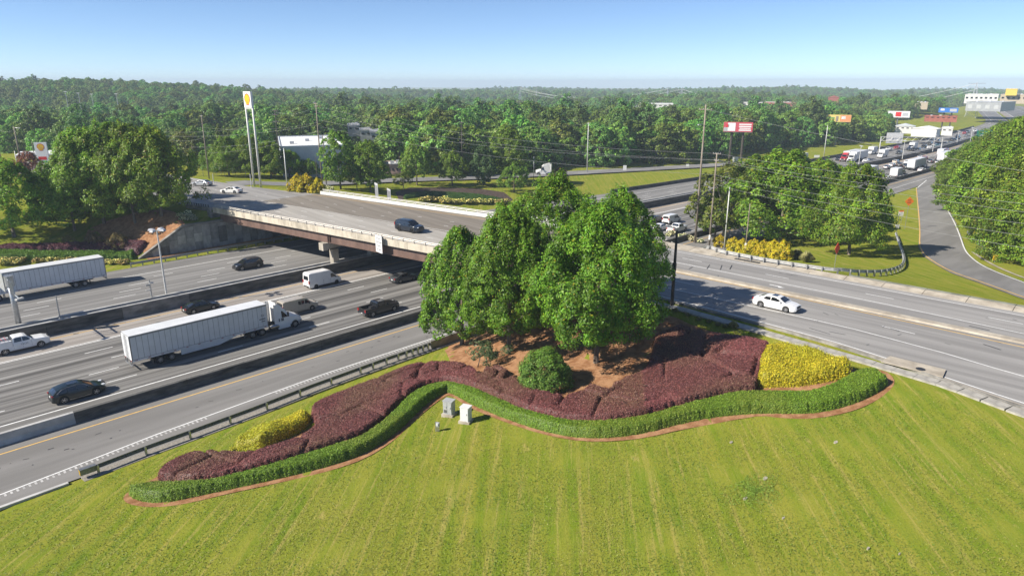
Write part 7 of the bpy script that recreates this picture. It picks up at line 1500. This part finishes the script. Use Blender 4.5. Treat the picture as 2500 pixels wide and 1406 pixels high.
def scatter(D0, D1, sp, seed):
    rng = np.random.default_rng(seed); g = np.arange(-D1, D1, sp); X, Y = np.meshgrid(g, g); X = (X + (np.arange(len(g)) % 2)[:, None] * sp * .5 + rng.uniform(-.38, .38, X.shape) * sp).ravel(); Y = (Y + rng.uniform(-.38, .38, Y.shape[0] * Y.shape[1]).reshape(Y.shape) * sp).ravel()
    D = np.hypot(X, Y); f = X * FW[0] + Y * FW[1]; x = X * RT[0] + Y * RT[1]; k = (D > D0) & (D <= D1) & (f > 60); X, Y, D, f, x = X[k], Y[k], D[k], f[k], x[k]
    Z = terrain(X, Y); z = Z - HC; d = f * math.cos(PT) - z * math.sin(PT); u = 1250 + F * x / d; v = 703 - F * (f * math.sin(PT) + z * math.cos(PT)) / d
    k = (u > -260) & (u < 2780) & (v < vedge(u)); 
    k &= ~((X > 80) & (Y > yR(X) - 9) & (Y < yL(X) + 7))                         # the freeway stays open
    k &= ~((X > 80) & (Y < yR(X) + 5) & (D < 330))                              # the near side of it is planted by hand
    for (u0, u1, Db, dd) in BLD: k &= ~((u > u0 - 5) & (u < u1 + 5) & (D > Db * .80) & (D < Db + dd + 8))
    k &= ~((u > 640) & (u < 800) & (v < 424) & (D > 188) & (D < 275))               # warehouse
    k &= ~((u > 2180) & (u < 2345) & (D > 400) & (D < 640) & (rng.uniform(0, 1, len(u)) < .93)); k &= ~((u > 2340) & (u < 2470) & (D > 480) & (D < 700))
    k &= ~((u > 800) & (u < 950) & (D > 215) & (D < 300) & (rng.uniform(0, 1, len(u)) < .5))
    return np.column_stack([X, Y, Z, u, v, D])[k]
S1 = scatter(150, 450, 9.0, 1); S1 = S1[np.argsort(S1[:, 5])]
N_IND = 288; IND = S1[:N_IND]; REST = [S1[N_IND:]]
REST.append(scatter(450, 1000, 9.5, 2)); REST.append(scatter(1000, 2600, 14., 3))
LMK = [(0, 'the left picture edge'), (104, 'the low price sign'), (300, 'the left maples'), (498, 'the thin pole left of the tall sign'), (605, 'the tall twin-post sign'), (720, 'the warehouse'), (783, 'the lamp pole'), (935, 'the sign backs'), (1130, 'the pole behind the bridge'), (1330, 'the white tractor unit'), (1433, 'the pale pole by the far ramp'), (1715, 'the tallest wooden pole'), (1800, 'the red billboard'), (2046, 'the yellow billboard'), (2190, 'the white and red billboard'), (2400, 'the grey metal hall')]
cnt = {}; ORD = ['first', 'second', 'third', 'fourth', 'fifth', 'sixth', 'seventh', 'eighth', 'ninth', 'tenth', 'eleventh', 'twelfth', 'thirteenth', 'fourteenth', 'fifteenth', 'sixteenth', 'seventeenth', 'eighteenth', 'nineteenth', 'twentieth']
KW = {'f0': 'broad-crowned', 'f1': 'wide-spreading', 'f2': 'tall slender', 'f3': 'dark pine', 'f4': 'light green', 'f5': 'pointed'}
keys = ['f0', 'f1', 'f2', 'f3', 'f4', 'f5']; rr = random.Random(8)
for (X, Y, Z, u, v, D) in IND:
    k = rr.choices(keys, (5, 5, 3, 1.4, 2.8, 1.0 if u < 500 else .3))[0]; s = rr.uniform(.66, 1.12)
    if u < 470: s *= .72
    if 470 <= u < 640: s *= .62
    if 640 <= u < 800: s *= .42 if D < 190 else .9
    if 800 <= u < 935: s *= .62
    lm = min(LMK, key=lambda q: abs(q[0] - u)); sd = 'left' if u < lm[0] else 'right'; key = (k, lm[1], sd); n = cnt.get(key, 0); cnt[key] = n + 1
    lab = '%s wood tree, %s %s of %s' % (KW[k], ORD[min(n, 19)], sd, lm[1])
    plant_tree(k, X, Y, Z - .2, lab, group='trees of the wood behind the interchange', s=s, sz=s * rr.uniform(.88, 1.1), name='pine_tree' if k == 'f3' else 'forest_tree')
# the woods beyond read as one mass
R = np.concatenate(REST); rng = np.random.default_rng(5)
pc = bpy.data.collections.new('forest_kinds')
for k in keys:
    cm = TREES[k][0]; o = bpy.data.objects.new('kind_' + k, cm); pc.objects.link(o)
pm2 = bpy.data.meshes.new('distant_forest'); n = len(R); pm2.vertices.add(n); pm2.vertices.foreach_set('co', np.ascontiguousarray(R[:, :3], np.float32).ravel())
def attr(nm, t, dat, fld='value'): a = pm2.attributes.new(nm, t, 'POINT'); a.data.foreach_set(fld, dat)
attr('kind', 'INT', rng.choice(6, n, p=[.32, .32, .16, .03, .17, 0.]).astype(np.int32)); sc_ = rng.uniform(.62, 1.25, n) * np.where(R[:, 3] < 470, .82, .95) * np.where(R[:, 5] > 450, .80, 1.) * np.where(R[:, 5] > 1000, 1.12, 1.); attr('size', 'FLOAT', sc_.astype(np.float32)); attr('turn', 'FLOAT', rng.uniform(0, 6.28, n).astype(np.float32))
fo = link('distant_forest', pm2, None, kind='stuff'); fo['label'] = 'wooded hills stretching to the horizon'; fo['category'] = 'forest'
ng = bpy.data.node_groups.new('plant_forest', 'GeometryNodeTree'); ng.interface.new_socket('Geometry', in_out='INPUT', socket_type='NodeSocketGeometry'); ng.interface.new_socket('Geometry', in_out='OUTPUT', socket_type='NodeSocketGeometry')
N, L = ng.nodes, ng.links; gi, go = N.new('NodeGroupInput'), N.new('NodeGroupOutput'); ip = N.new('GeometryNodeInstanceOnPoints'); ci = N.new('GeometryNodeCollectionInfo'); ci.inputs['Collection'].default_value = pc; ci.inputs['Separate Children'].default_value = True; ci.inputs['Reset Children'].default_value = True
def named(nm, t): a = N.new('GeometryNodeInputNamedAttribute'); a.data_type = t; a.inputs['Name'].default_value = nm; return a.outputs['Attribute']
cx_ = N.new('ShaderNodeCombineXYZ'); L.new(named('turn', 'FLOAT'), cx_.inputs['Z']); ip.inputs['Pick Instance'].default_value = True
L.new(gi.outputs[0], ip.inputs['Points']); L.new(ci.outputs[0], ip.inputs['Instance']); L.new(named('kind', 'INT'), ip.inputs['Instance Index']); L.new(cx_.outputs[0], ip.inputs['Rotation']); L.new(named('size', 'FLOAT'), ip.inputs['Scale']); L.new(ip.outputs[0], go.inputs[0])
md = fo.modifiers.new('plant', 'NODES'); md.node_group = ng
# ------------------------------------------------------------------ haze
hzb = MB().box((1500, 1450, 29.), (9000, 9000, 72.)).build('haze', None, kind='stuff'); hzb['label'] = 'thin summer haze in the air'; hzb['category'] = 'haze'
hm = bpy.data.materials.new('haze_air'); hm.use_nodes = True; N, L = nodes_of(hm); N.remove(N['Principled BSDF']); vp = N.new('ShaderNodeVolumePrincipled'); vp.inputs['Color'].default_value = (.72, .86, 1., 1); vp.inputs['Density'].default_value = .00026; vp.inputs['Anisotropy'].default_value = 0.
L.new(vp.outputs[0], N['Material Output'].inputs['Volume']); hzb.data.materials.append(hm)
